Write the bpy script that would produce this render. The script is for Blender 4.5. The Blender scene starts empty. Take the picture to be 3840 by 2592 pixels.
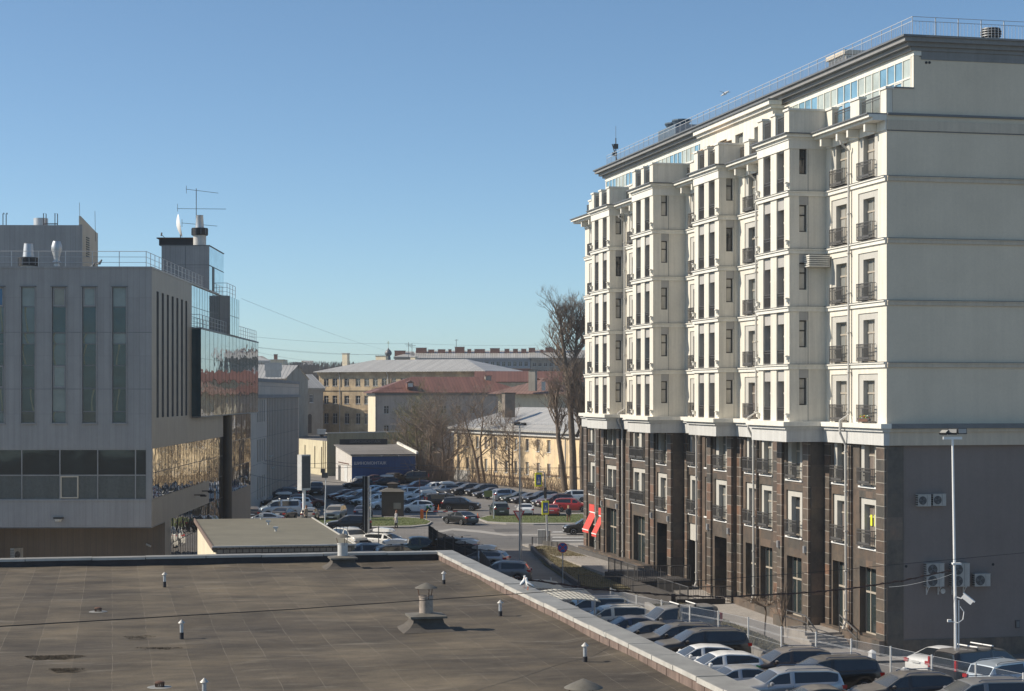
import bpy, bmesh, math, random
from mathutils import Vector, Matrix
rad = math.radians
random.seed(11)
sc = bpy.context.scene
col = sc.collection
F, HC, HY = 7000.0, 14.0, 1480.0        # focal length (px of the 3840 frame), camera height, horizon row

# ---------------------------------------------------------------- camera, sky, sun, exposure
cam_d = bpy.data.cameras.new('camera'); cam = bpy.data.objects.new('camera', cam_d); col.objects.link(cam)
cam.location = (0, 0, HC); cam.rotation_euler = (rad(90), 0, 0)
cam_d.sensor_width = 36; cam_d.lens = F/3840*36; cam_d.shift_y = (HY-1296)/3840
cam_d.clip_start = 0.5; cam_d.clip_end = 6000
sc.camera = cam
SUN_EL = rad(36); SUN_V = Vector((-math.cos(SUN_EL), math.cos(SUN_EL)*0.015, math.sin(SUN_EL)))
w = bpy.data.worlds.new('World'); sc.world = w; w.use_nodes = True
nt = w.node_tree; bg = nt.nodes['Background']
sky = nt.nodes.new('ShaderNodeTexSky'); sky.sky_type = 'NISHITA'; sky.sun_disc = False
sky.sun_elevation = SUN_EL; sky.sun_rotation = math.atan2(SUN_V.x, SUN_V.y)
sky.air_density = 0.62; sky.dust_density = 0.45; sky.ozone_density = 2.5; sky.altitude = 30
tint = nt.nodes.new('ShaderNodeMix'); tint.data_type = 'RGBA'; tint.blend_type = 'MULTIPLY'; tint.inputs[0].default_value = 1; tint.inputs[7].default_value = (.93, 1.035, 1.0, 1)   # cleaner, less violet spring sky
nt.links.new(sky.outputs[0], tint.inputs[6]); nt.links.new(tint.outputs[2], bg.inputs[0]); bg.inputs[1].default_value = 0.119
sd = bpy.data.lights.new('sun', 'SUN'); sun = bpy.data.objects.new('sun', sd); col.objects.link(sun)
sd.energy = 5.0; sd.angle = rad(0.55); sd.color = (1.0, 0.90, 0.76)
sun.rotation_euler = (-SUN_V).to_track_quat('-Z', 'Y').to_euler(); sun.location = (-60, 0, 80)
sc.view_settings.view_transform = 'Standard'; sc.view_settings.look = 'None'
sc.view_settings.exposure = 0.22; sc.view_settings.gamma = 1
try:
    sc.cycles.use_denoising = True; sc.cycles.max_bounces = 6; sc.cycles.transparent_max_bounces = 8
except Exception: pass

# ---------------------------------------------------------------- pixel <-> world
def gz(Y): return 0.9*min(1, max(0, (Y-100)/58.0))
def P(x, y, Y): return Vector(((x-1920)/F*Y, Y, HC-(y-HY)/F*Y))
def G(x, y):
    z = 0.9
    for _ in range(30):
        Y = (HC-z)*F/max(y-HY, 20); z = gz(Y)
    return Vector(((x-1920)/F*Y, Y, z))
def PZ(x, y, z):
    Y = (HC-z)*F/(y-HY); return Vector(((x-1920)/F*Y, Y, z))

# ---------------------------------------------------------------- mesh helpers
class MB:
    def __init__(s): s.v = []; s.f = []; s.m = []
    def add(s, vs, fs, mi=0):
        n = len(s.v); s.v += [tuple(v) for v in vs]
        for f in fs: s.f.append(tuple(i+n for i in f)); s.m.append(mi)
    def quad(s, a, b, c, d, mi=0): s.add([a, b, c, d], [(0, 1, 2, 3)], mi)
    def poly(s, vs, mi=0): s.add(vs, [tuple(range(len(vs)))], mi)
    def box(s, x0, x1, y0, y1, z0, z1, mi=0):
        s.add([(x0,y0,z0),(x1,y0,z0),(x1,y1,z0),(x0,y1,z0),(x0,y0,z1),(x1,y0,z1),(x1,y1,z1),(x0,y1,z1)],
              [(0,3,2,1),(4,5,6,7),(0,1,5,4),(1,2,6,5),(2,3,7,6),(3,0,4,7)], mi)
    def prism(s, poly, z0, z1, mi=0):
        n = len(poly); vs = [(p[0],p[1],z0) for p in poly]+[(p[0],p[1],z1) for p in poly]
        fs = [tuple(range(n-1,-1,-1)), tuple(range(n,2*n))]+[(i,(i+1)%n,(i+1)%n+n,i+n) for i in range(n)]
        s.add(vs, fs, mi)
    def hprism(s, a, b, poly, mi=0):
        # poly of (offset, z) swept from point a to point b (horizontal); offset to the left-hand normal
        a = Vector((a[0],a[1],0)); b = Vector((b[0],b[1],0)); d = (b-a).normalized(); nrm = Vector((-d.y, d.x, 0))
        n = len(poly); vs = [a+nrm*o+Vector((0,0,z)) for o, z in poly]+[b+nrm*o+Vector((0,0,z)) for o, z in poly]
        fs = [tuple(range(n-1,-1,-1)), tuple(range(n,2*n))]+[(i,(i+1)%n,(i+1)%n+n,i+n) for i in range(n)]
        s.add(vs, fs, mi)
    def lathe(s, prof, c=(0,0,0), n=16, mi=0, cap=True):
        vs = []
        for r, z in prof:
            for k in range(n):
                a = 2*math.pi*k/n; vs.append((c[0]+r*math.cos(a), c[1]+r*math.sin(a), c[2]+z))
        fs = []
        for j in range(len(prof)-1):
            for k in range(n): fs.append((j*n+k, j*n+(k+1)%n, (j+1)*n+(k+1)%n, (j+1)*n+k))
        if cap: fs.append(tuple(range(n-1,-1,-1))); fs.append(tuple(range((len(prof)-1)*n, len(prof)*n)))
        s.add(vs, fs, mi)
    def tube(s, pts, r, n=6, mi=0, cap=True):
        pts = [Vector(p) for p in pts]; m = len(pts); rs = r if isinstance(r, (list, tuple)) else [r]*m
        vs = []; up = None
        for i in range(m):
            d = (pts[min(i+1,m-1)]-pts[max(i-1,0)]).normalized()
            if up is None: up = Vector((0,0,1)) if abs(d.z) < .9 else Vector((1,0,0))
            x = d.cross(up).normalized(); y = x.cross(d).normalized(); up = y
            for k in range(n):
                a = 2*math.pi*k/n; vs.append(pts[i]+(x*math.cos(a)+y*math.sin(a))*rs[i])
        fs = [(i*n+k, i*n+(k+1)%n, (i+1)*n+(k+1)%n, (i+1)*n+k) for i in range(m-1) for k in range(n)]
        if cap and n > 2: fs += [tuple(range(n-1,-1,-1)), tuple(range((m-1)*n, m*n))]
        s.add(vs, fs, mi)
    def mesh(s, name, mats, smooth=False, recalc=True):
        me = bpy.data.meshes.new(name); me.from_pydata(s.v, [], s.f)
        for m in (mats if isinstance(mats, (list, tuple)) else [mats]): me.materials.append(m)
        me.polygons.foreach_set('material_index', s.m)
        if recalc:
            bm = bmesh.new(); bm.from_mesh(me); bmesh.ops.recalc_face_normals(bm, faces=bm.faces); bm.to_mesh(me); bm.free()
        uv = me.uv_layers.new(name='uv')
        co = me.vertices
        for p in me.polygons:
            nx, ny, nz = abs(p.normal.x), abs(p.normal.y), abs(p.normal.z)
            for li in p.loop_indices:
                c = co[me.loops[li].vertex_index].co
                uv.data[li].uv = (c.x, c.y) if nz > .75 else ((c.y, c.z) if nx > ny else (c.x, c.z))
        if smooth:
            me.polygons.foreach_set('use_smooth', [True]*len(me.polygons))
            try: me.set_sharp_from_angle(angle=rad(38))
            except Exception: pass
        me.update(); return me
    def build(s, name, mats, parent=None, loc=(0,0,0), rz=0, smooth=False, recalc=True):
        return link(name, s.mesh(name, mats, smooth, recalc), parent, loc, rz)
def link(name, me, parent=None, loc=(0,0,0), rz=0):
    o = bpy.data.objects.new(name, me); col.objects.link(o); o.location = loc
    if isinstance(rz, (tuple, list)): o.rotation_euler = rz
    else: o.rotation_euler = (0, 0, rz)
    if parent: o.parent = parent
    return o
def tag(o, label=None, cat=None, group=None, kind=None):
    if label: o['label'] = label
    if cat: o['category'] = cat
    if group: o['group'] = group
    if kind: o['kind'] = kind
    return o
def thing(name, label, cat, loc=(0,0,0), rz=0, group=None):
    o = bpy.data.objects.new(name, None); col.objects.link(o); o.location = loc; o.rotation_euler = (0,0,rz)
    o.empty_display_size = .2
    return tag(o, label, cat, group)
def copy_tree(o, parent=None):
    c = o.copy(); col.objects.link(c); c.parent = parent
    for ch in list(o.children): copy_tree(ch, c)
    return c
class Fr:   # a wall's frame: a to the viewer's right, b inward, c up
    def __init__(s, o, rz): s.o = Vector(o); s.rz = rz; s.e = Vector((math.cos(rz), math.sin(rz), 0)); s.i = Vector((-math.sin(rz), math.cos(rz), 0))
    def pt(s, a, b, c): return s.o+s.e*a+s.i*b+Vector((0,0,c))
def wall(mb, fr, w, z0, z1, holes=(), depth=.3, mi=0, mir=None, b0=0, a0=0):
    mir = mi if mir is None else mir
    xs = sorted({round(t,4) for t in [a0, w]+[h[0] for h in holes]+[h[1] for h in holes] if a0 <= t <= w})
    zs = sorted({round(t,4) for t in [z0, z1]+[h[2] for h in holes]+[h[3] for h in holes] if z0 <= t <= z1})
    for i in range(len(xs)-1):
        for j in range(len(zs)-1):
            cx, cz = (xs[i]+xs[i+1])/2, (zs[j]+zs[j+1])/2
            if any(h[0] < cx < h[1] and h[2] < cz < h[3] for h in holes): continue
            mb.quad(fr.pt(xs[i],b0,zs[j]), fr.pt(xs[i+1],b0,zs[j]), fr.pt(xs[i+1],b0,zs[j+1]), fr.pt(xs[i],b0,zs[j+1]), mi)
    for h in holes:
        a, b, c, d = h[:4]; dp = h[4] if len(h) > 4 else depth
        q = lambda p, r: mb.quad(fr.pt(p[0],b0,p[1]), fr.pt(r[0],b0,r[1]), fr.pt(r[0],b0+dp,r[1]), fr.pt(p[0],b0+dp,p[1]), mir)
        q((a,c),(b,c)); q((b,c),(b,d)); q((b,d),(a,d)); q((a,d),(a,c))
def fbox(mb, fr, a0, a1, b0, b1, z0, z1, mi=0):
    vs = [fr.pt(a,b,c) for c in (z0,z1) for a, b in ((a0,b0),(a1,b0),(a1,b1),(a0,b1))]
    mb.add(vs, [(0,3,2,1),(4,5,6,7),(0,1,5,4),(1,2,6,5),(2,3,7,6),(3,0,4,7)], mi)

# ---------------------------------------------------------------- materials
def N(nt, t, **kw):
    n = nt.nodes.new(t)
    for k, v in kw.items(): setattr(n, k, v)
    return n
def base_mat(name):
    m = bpy.data.materials.new(name); m.use_nodes = True
    return m, m.node_tree, m.node_tree.nodes['Principled BSDF']
def ramp(nt, fac, stops):
    r = N(nt, 'ShaderNodeValToRGB'); e = r.color_ramp.elements
    e[0].position, e[0].color = stops[0][0], (*stops[0][1], 1); e[1].position, e[1].color = stops[-1][0], (*stops[-1][1], 1)
    for p, c in stops[1:-1]: k = e.new(p); k.color = (*c, 1)
    nt.links.new(fac, r.inputs[0]); return r.outputs[0]
def noise(nt, co, scale, detail=4, rough=.6, sc3=None):
    n = N(nt, 'ShaderNodeTexNoise'); n.inputs['Scale'].default_value = scale; n.inputs['Detail'].default_value = detail; n.inputs['Roughness'].default_value = rough
    if sc3:
        mp = N(nt, 'ShaderNodeMapping'); mp.inputs['Scale'].default_value = sc3; nt.links.new(co, mp.inputs[0]); co = mp.outputs[0]
    nt.links.new(co, n.inputs['Vector']); return n.outputs['Fac']
def mixc(nt, fac, a, b, mode='MIX'):
    m = N(nt, 'ShaderNodeMix', data_type='RGBA', blend_type=mode)
    if isinstance(fac, (int, float)): m.inputs[0].default_value = fac
    else: nt.links.new(fac, m.inputs[0])
    for i, c in ((6, a), (7, b)):
        if isinstance(c, (tuple, list)): m.inputs[i].default_value = (*c[:3], 1)
        else: nt.links.new(c, m.inputs[i])
    return m.outputs[2]
def math_(nt, op, a, b=None, c=None):
    m = N(nt, 'ShaderNodeMath', operation=op)
    for i, v in enumerate((a, b, c)):
        if v is None: continue
        if isinstance(v, (int, float)): m.inputs[i].default_value = v
        else: nt.links.new(v, m.inputs[i])
    return m.outputs[0]
def bump(nt, bs, h, strength=.3, dist=.02):
    b = N(nt, 'ShaderNodeBump'); b.inputs['Strength'].default_value = strength; b.inputs['Distance'].default_value = dist
    nt.links.new(h, b.inputs['Height']); nt.links.new(b.outputs[0], bs.inputs['Normal'])
def mat(name, c, rough=.8, var=.12, scale=.8, metal=0, bmp=0, bscale=25, streak=0, spec=.4, fine=.06):
    m, nt, bs = base_mat(name)
    tc = N(nt, 'ShaderNodeTexCoord'); co = tc.outputs['Object']
    lo = tuple(max(0, x*(1-var)) for x in c); hi = tuple(min(1, x*(1+var)) for x in c)
    out = ramp(nt, noise(nt, co, scale, 6, .65), [(.3, lo), (.7, hi)])
    if fine:
        f = noise(nt, co, scale*14+3, 3, .6); out = mixc(nt, 1.0, out, ramp(nt, f, [(.3, (1-fine,)*3), (.7, (1.0,)*3)]), 'MULTIPLY')
    if streak:
        s_ = noise(nt, co, 1, 4, .7, (3.0, 3.0, .12)); out = mixc(nt, 1.0, out, ramp(nt, s_, [(.35, (1-streak,)*3), (.6, (1,1,1))]), 'MULTIPLY')
    nt.links.new(out, bs.inputs['Base Color'])
    bs.inputs['Roughness'].default_value = rough; bs.inputs['Metallic'].default_value = metal
    bs.inputs['Specular IOR Level'].default_value = spec
    if bmp: bump(nt, bs, noise(nt, co, bscale, 4), bmp, .02)
    return m
def gloss(name, c, rough=.06, wave=0, wscale=.5, metal=0, spec=.8, sc3=(1,1,1), tint=None):
    m, nt, bs = base_mat(name)
    tc = N(nt, 'ShaderNodeTexCoord'); co = tc.outputs['Object']
    v = noise(nt, co, .7, 3)
    nt.links.new(ramp(nt, v, [(.3, tuple(x*.8 for x in c)), (.7, tuple(min(1,x*1.2) for x in c))]), bs.inputs['Base Color'])
    bs.inputs['Roughness'].default_value = rough; bs.inputs['Metallic'].default_value = metal; bs.inputs['Specular IOR Level'].default_value = spec
    if wave: bump(nt, bs, noise(nt, co, wscale, 2, .5, sc3), wave, .05)
    return m
M = {}
M['cream'] = mat('cream_render', (.74,.695,.60), .85, .07, .25, bmp=.15, bscale=18, streak=.15)
M['cream_trim'] = mat('cream_trim', (.76,.735,.66), .8, .05, .5, streak=.12)
M['grey_panel'] = mat('grey_panel', (.42,.405,.38), .85, .07, 1.2, streak=.1)
M['pale_panel'] = mat('pale_panel', (.50,.485,.44), .85, .05, 1.2, streak=.08)
M['grey_render'] = mat('grey_render', (.71,.615,.48), .9, .07, .3, bmp=.2, bscale=16, streak=.035)
M['gable_trim'] = mat('gable_trim', (.60,.52,.41), .8, .06, .5, streak=.12)
M['dark_render'] = mat('dark_grey_render', (.225,.19,.172), .9, .10, .25, bmp=.2, bscale=18, streak=.04)
M['base_fascia'] = mat('base_fascia', (.56,.56,.54), .8, .06, .4, streak=.14)
M['lead'] = mat('grey_flashing', (.17,.175,.18), .5, .12, 1.5, metal=.3)
M['frame'] = mat('taupe_frame', (.40,.355,.29), .6, .05)
M['dark_frame'] = mat('dark_frame', (.055,.05,.045), .5, .1)
M['iron'] = mat('dark_iron', (.085,.083,.082), .55, .15)
M['steel'] = mat('galvanised_steel', (.50,.51,.52), .45, .1, 2, metal=.6)
M['rail_light'] = mat('pale_rail', (.46,.48,.50), .5, .05)
M['pipe'] = mat('cream_pipe', (.50,.485,.45), .5, .06)
M['white'] = mat('white_paint', (.78,.78,.76), .55, .05, 2)
M['offwhite'] = mat('weathered_white', (.58,.57,.54), .7, .12, 2, streak=.15)
M['black'] = mat('black_plastic', (.02,.02,.022), .5, .1)
M['rubber'] = mat('rubber', (.018,.018,.018), .85, .15)
M['rim'] = mat('alloy_rim', (.45,.45,.46), .35, .08, metal=.7)
M['red'] = mat('red_fabric', (.62,.075,.06), .8, .05)
M['rust'] = mat('rusty_iron', (.12,.065,.045), .85, .3, 6)
M['brown_cable'] = mat('brown_cable', (.07,.04,.032), .7, .3, 8)
M['cable'] = mat('black_cable', (.028,.026,.026), .7, .1)
M['wire'] = mat('grey_wire', (.30,.32,.33), .7, .1)
M['orange'] = mat('orange_paint', (.65,.15,.03), .5, .08)
M['yellow'] = mat('yellow_sign', (.75,.80,.05), .5, .03)
M['blue'] = mat('blue_sign', (.03,.13,.42), .5, .03)
M['signred'] = mat('sign_red', (.55,.05,.05), .5, .03)
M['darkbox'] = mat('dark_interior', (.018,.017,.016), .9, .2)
M['bark'] = mat('tree_bark', (.15,.115,.085), .95, .35, 3)
M['twig'] = mat('bare_twig', (.235,.18,.135), .95, .25, 1)
M['birch'] = mat('birch_bark', (.5,.48,.44), .9, .3, 2)
M['green_buds'] = mat('spring_buds', (.16,.15,.06), .9, .3, 1)
M['concrete'] = mat('concrete', (.40,.38,.35), .9, .12, .6, bmp=.2, streak=.1)
M['brick_red'] = mat('red_brick', (.29,.14,.10), .9, .2, 1)
M['zinc'] = mat('roof_zinc', (.52,.50,.46), .45, .15, .4, metal=.25, streak=.15)
M['skin'] = mat('skin', (.52,.33,.24), .6, .05)
M['glass'] = gloss('dark_window_glass', (.035,.04,.045), .05, .15, 1.2)
M['glass_curtain'] = gloss('curtained_glass', (.23,.235,.22), .08, .1, 1.2)
M['glass_blind'] = gloss('blinds_behind_glass', (.34,.33,.30), .08, .1, 1.2)
M['glass_pale'] = gloss('pale_reflection_glass', (.50,.47,.41), .1, .1, 1.2)  # bright reflection painted as a pale base colour
M['glass_brown'] = gloss('brown_blind_glass', (.19,.16,.14), .1, .1, 1.2)
M['car_glass'] = gloss('car_glass', (.018,.022,.026), .05, spec=.9)
M['mirror'] = gloss('mirror_glass', (.42,.45,.46), .02, .30, .35, metal=1, sc3=(1,1,2.2))
M['mirror_dark'] = gloss('dark_mirror_glass', (.28,.28,.28), .02, .25, .35, metal=1, sc3=(1,1,2.2))
M['mirror_sky'] = gloss('sky_mirror_glass', (.62,.72,.75), .03, .03, .3, metal=1)
M['roofglass'] = gloss('blue_roof_glass', (.16,.30,.40), .05, .05, .8, spec=1)
M['glass_teal'] = gloss('teal_glass', (.026,.036,.038), .04, .25, .35, spec=.8)
def panel_mat(name, c, bw, bh, mortar, mcol, var=.06, rough=.6, metal=0, offset=0, c2=None, streak=.12, cols=None, bmp=.3, sq=1):
    m, nt, bs = base_mat(name)
    tc = N(nt, 'ShaderNodeTexCoord'); uv = tc.outputs['UV']; co = tc.outputs['Object']
    b = N(nt, 'ShaderNodeTexBrick'); b.offset = offset; b.squash = sq
    b.inputs['Scale'].default_value = 1; b.inputs['Brick Width'].default_value = bw; b.inputs['Row Height'].default_value = bh
    b.inputs['Mortar Size'].default_value = mortar; b.inputs['Mortar Smooth'].default_value = .1; b.inputs['Bias'].default_value = 0
    b.inputs['Color1'].default_value = (0,0,0,1); b.inputs['Color2'].default_value = (1,1,1,1); b.inputs['Mortar'].default_value = (.5,.5,.5,1)
    nt.links.new(uv, b.inputs['Vector'])
    if cols: basec = ramp(nt, b.outputs['Color'], [(i/(len(cols)-1), q) for i, q in enumerate(cols)])
    else: basec = ramp(nt, b.outputs['Color'], [(0, tuple(x*(1-var) for x in c)), (1, tuple(x*(1+var) for x in (c2 or c)))])
    n1 = noise(nt, co, .5, 6, .65); basec = mixc(nt, 1, basec, ramp(nt, n1, [(.3, (.86,.86,.86)), (.7, (1,1,1))]), 'MULTIPLY')
    n2 = noise(nt, co, 9, 5, .7, (1,1,.45)); basec = mixc(nt, 1, basec, ramp(nt, noise(nt, co, 1.3, 8, .75), [(.3, (.6,.6,.62)), (.5, (1,1,1)), (.7, (1.35,1.2,1.1))]), 'MULTIPLY') if cols else basec; basec = mixc(nt, 1, basec, ramp(nt, n2, [(.3, (.82,.82,.82)), (.65, (1,1,1))]) if cols else ramp(nt, n2, [(.3, (.93,)*3), (.65, (1,1,1))]), 'MULTIPLY')
    if streak:
        s_ = noise(nt, co, 1, 4, .7, (2.6,2.6,.1)); basec = mixc(nt, 1, basec, ramp(nt, s_, [(.35, (1-streak,)*3), (.6, (1,1,1))]), 'MULTIPLY')
    out = mixc(nt, b.outputs['Fac'], basec, mcol)
    nt.links.new(out, bs.inputs['Base Color']); bs.inputs['Roughness'].default_value = rough; bs.inputs['Metallic'].default_value = metal
    if bmp: bump(nt, bs, math_(nt, 'SUBTRACT', 1.0, b.outputs['Fac']), bmp, .02)
    return m
M['clad'] = panel_mat('grey_metal_cladding', (.37,.352,.34), .43, 4.2, .008, (.20,.195,.19), .04, .5, .15)
M['clad_bounce'] = panel_mat('bounce_tinted_cladding', (.31,.275,.235), .43, 4.2, .008, (.20,.195,.19), .04, .5, .15)  # street side copy of the cladding, warm bounce light put into the colour
M['clad_low'] = panel_mat('brown_grey_cladding', (.22,.175,.135), .43, 4.2, .012, (.12,.11,.10), .04, .6, 0)
STONES = [(.12,.098,.08),(.095,.09,.08),(.165,.125,.098),(.11,.088,.072),(.22,.135,.095),(.13,.118,.10),(.15,.12,.096)]
M['stone_pier'] = panel_mat('granite_block_pier', (0,0,0), 1.4, .62, .014, (.40,.37,.32), cols=STONES, rough=.45, offset=.0, streak=0)
M['stone_slab'] = panel_mat('granite_slab', (0,0,0), .9, 1.25, .006, (.065,.055,.05), cols=[(.15,.122,.098),(.10,.092,.08),(.185,.14,.108),(.115,.095,.078),(.15,.125,.10)], rough=.45, offset=.0, streak=0)
M['brick_tile'] = panel_mat('beige_brick_tile', (.30,.25,.19), .30, .20, .022, (.07,.055,.045), .1, .85, offset=.5)
M['zinc_seam'] = panel_mat('seamed_tin_roof', (.54,.52,.475), .62, 40, .045, (.20,.20,.19), .1, .45, .2, offset=0)
M['red_roof'] = panel_mat('red_tin_roof', (.185,.085,.06), .62, 40, .04, (.10,.04,.03), .15, .6, 0, offset=0)
M['brown_roof'] = panel_mat('brown_tin_roof', (.25,.15,.115), .62, 40, .05, (.10,.055,.045), .12, .6, 0, offset=0)
M['blue_wall'] = panel_mat('blue_profiled_sheet', (.02,.085,.27), .22, 40, .02, (.008,.032,.11), .04, .5, 0, offset=0)
M['fin_wall'] = panel_mat('concrete_slab_wall', (.60,.51,.43), 3.2, 3.0, .02, (.2,.18,.165), .05, .9, 0, offset=0)

def plaster(name, c, dirt, amount=.5, scale=.35, bmp=.2):
    m, nt, bs = base_mat(name)
    co = N(nt, 'ShaderNodeTexCoord').outputs['Object']
    n1 = noise(nt, co, scale, 8, .7); b_ = ramp(nt, n1, [(.42, c), (.42+.3*(1-amount)+.08, dirt)])
    b_ = mixc(nt, 1, b_, ramp(nt, noise(nt, co, 1, 5, .7, (2,2,.25)), [(.35, (.82,.8,.78)), (.6, (1,1,1))]), 'MULTIPLY')
    nt.links.new(b_, bs.inputs['Base Color']); bs.inputs['Roughness'].default_value = .9
    bump(nt, bs, noise(nt, co, 6, 5), bmp, .03); return m
M['yellow_plaster'] = plaster('yellow_plaster', (.80,.62,.38), (.60,.49,.34), .45)
M['brown_plaster'] = plaster('old_brown_plaster', (.56,.44,.28), (.34,.26,.17), .7, .3)
M['beige_plaster'] = plaster('beige_plaster', (.60,.53,.36), (.50,.44,.30), .4)
M['pink_plaster'] = plaster('pinkish_beige_plaster', (.50,.43,.37), (.40,.345,.30), .5)
M['cream_plaster'] = plaster('cream_plaster', (.68,.60,.44), (.6,.54,.42), .3)
M['far_blue'] = plaster('blue_grey_plaster', (.34,.37,.41), (.28,.30,.33), .4)
M['far_beige'] = plaster('far_beige_plaster', (.36,.33,.28), (.28,.25,.21), .4)
M['whitewash'] = panel_mat('whitewashed_brick', (.62,.58,.53), .25, .08, .01, (.40,.37,.33), .08, .9, offset=.5)

M['concrete_dark'] = mat('grey_concrete_band', (.27,.26,.255), .9, .1, .6, streak=.15)
M['concrete_shade'] = mat('shade_tinted_concrete', (.26,.22,.19), .9, .1, .8)  # shade of the recesses between the fins, put into the colour
M['beige_shaded'] = plaster('shaded_olive_plaster', (.35,.31,.20), (.30,.28,.20), .4)  # beige plaster darkened to olive, the wall's shade put into the colour
M['gilt'] = mat('gilt', (.6,.45,.12), .3, .1, metal=.8)
M['frame_grey'] = mat('grey_window_frame', (.20,.20,.20), .5, .05)
M['curtain'] = mat('pale_curtain', (.27,.27,.19), .9, .2, 3)
M['fin_dark'] = mat('dark_column_cladding', (.075,.068,.06), .5, .1)
M['kerb'] = mat('concrete_kerb', (.34,.32,.29), .9, .12, 1)
M['blade'] = mat('grass_blades', (.13,.16,.045), .9, .35, .9)
M['blade_dry'] = mat('dry_grass_blades', (.155,.135,.07), .9, .35, .9)
M['lowwall'] = mat('dark_low_wall', (.10,.095,.09), .9, .15, .8)
M['darkwall'] = mat('dark_ramp_wall', (.055,.05,.047), .9, .15, .8)
M['marking'] = mat('worn_road_paint', (.50,.49,.46), .8, .25, 3)
M['steel_l'] = mat('pale_galvanised_steel', (.60,.61,.61), .45, .06, 2, metal=.35)
M['dark_mesh'] = mat('dark_mesh_wire', (.03,.03,.032), .6, .1)
M['poster'] = mat('grey_poster', (.07,.07,.07), .5, .35, 1.2)
M['olive'] = mat('olive_board', (.17,.19,.06), .6, .08)
M['booth'] = mat('brown_booth_cladding', (.085,.065,.048), .7, .12, 1)
M['booth_roof'] = mat('booth_roof_tin', (.14,.13,.11), .6, .15, 1)
M['yellow_dull'] = mat('dull_yellow_paint', (.50,.33,.08), .6, .1)
M['canvas'] = mat('offwhite_tarpaulin', (.50,.485,.43), .75, .08, .8, streak=.1)
M['darkchim'] = mat('sooty_plaster', (.20,.17,.14), .9, .2, 1.5)
M['twig_b'] = mat('pale_birch_twig', (.26,.21,.17), .95, .25, 1)
M['twig_far'] = mat('far_bare_trees', (.24,.20,.16), .95, .3, .1)
M['bluesteel'] = mat('blue_grey_steel', (.10,.14,.18), .5, .15, 1, metal=.3)
M['conifer'] = mat('conifer_foliage', (.045,.065,.02), .9, .4, 4)
M['awn'] = mat('peach_awning', (.55,.40,.28), .8, .05)
M['cornice_grey'] = mat('grey_cornice', (.25,.25,.245), .7, .08, .6, streak=.12)
M['ac_case'] = mat('grey_white_casing', (.43,.42,.39), .6, .08, 2, streak=.15)  # even mid grey tone with faint streaks
M['patch'] = mat('dark_asphalt_repair', (.105,.098,.09), .9, .15, 1.5)
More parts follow.
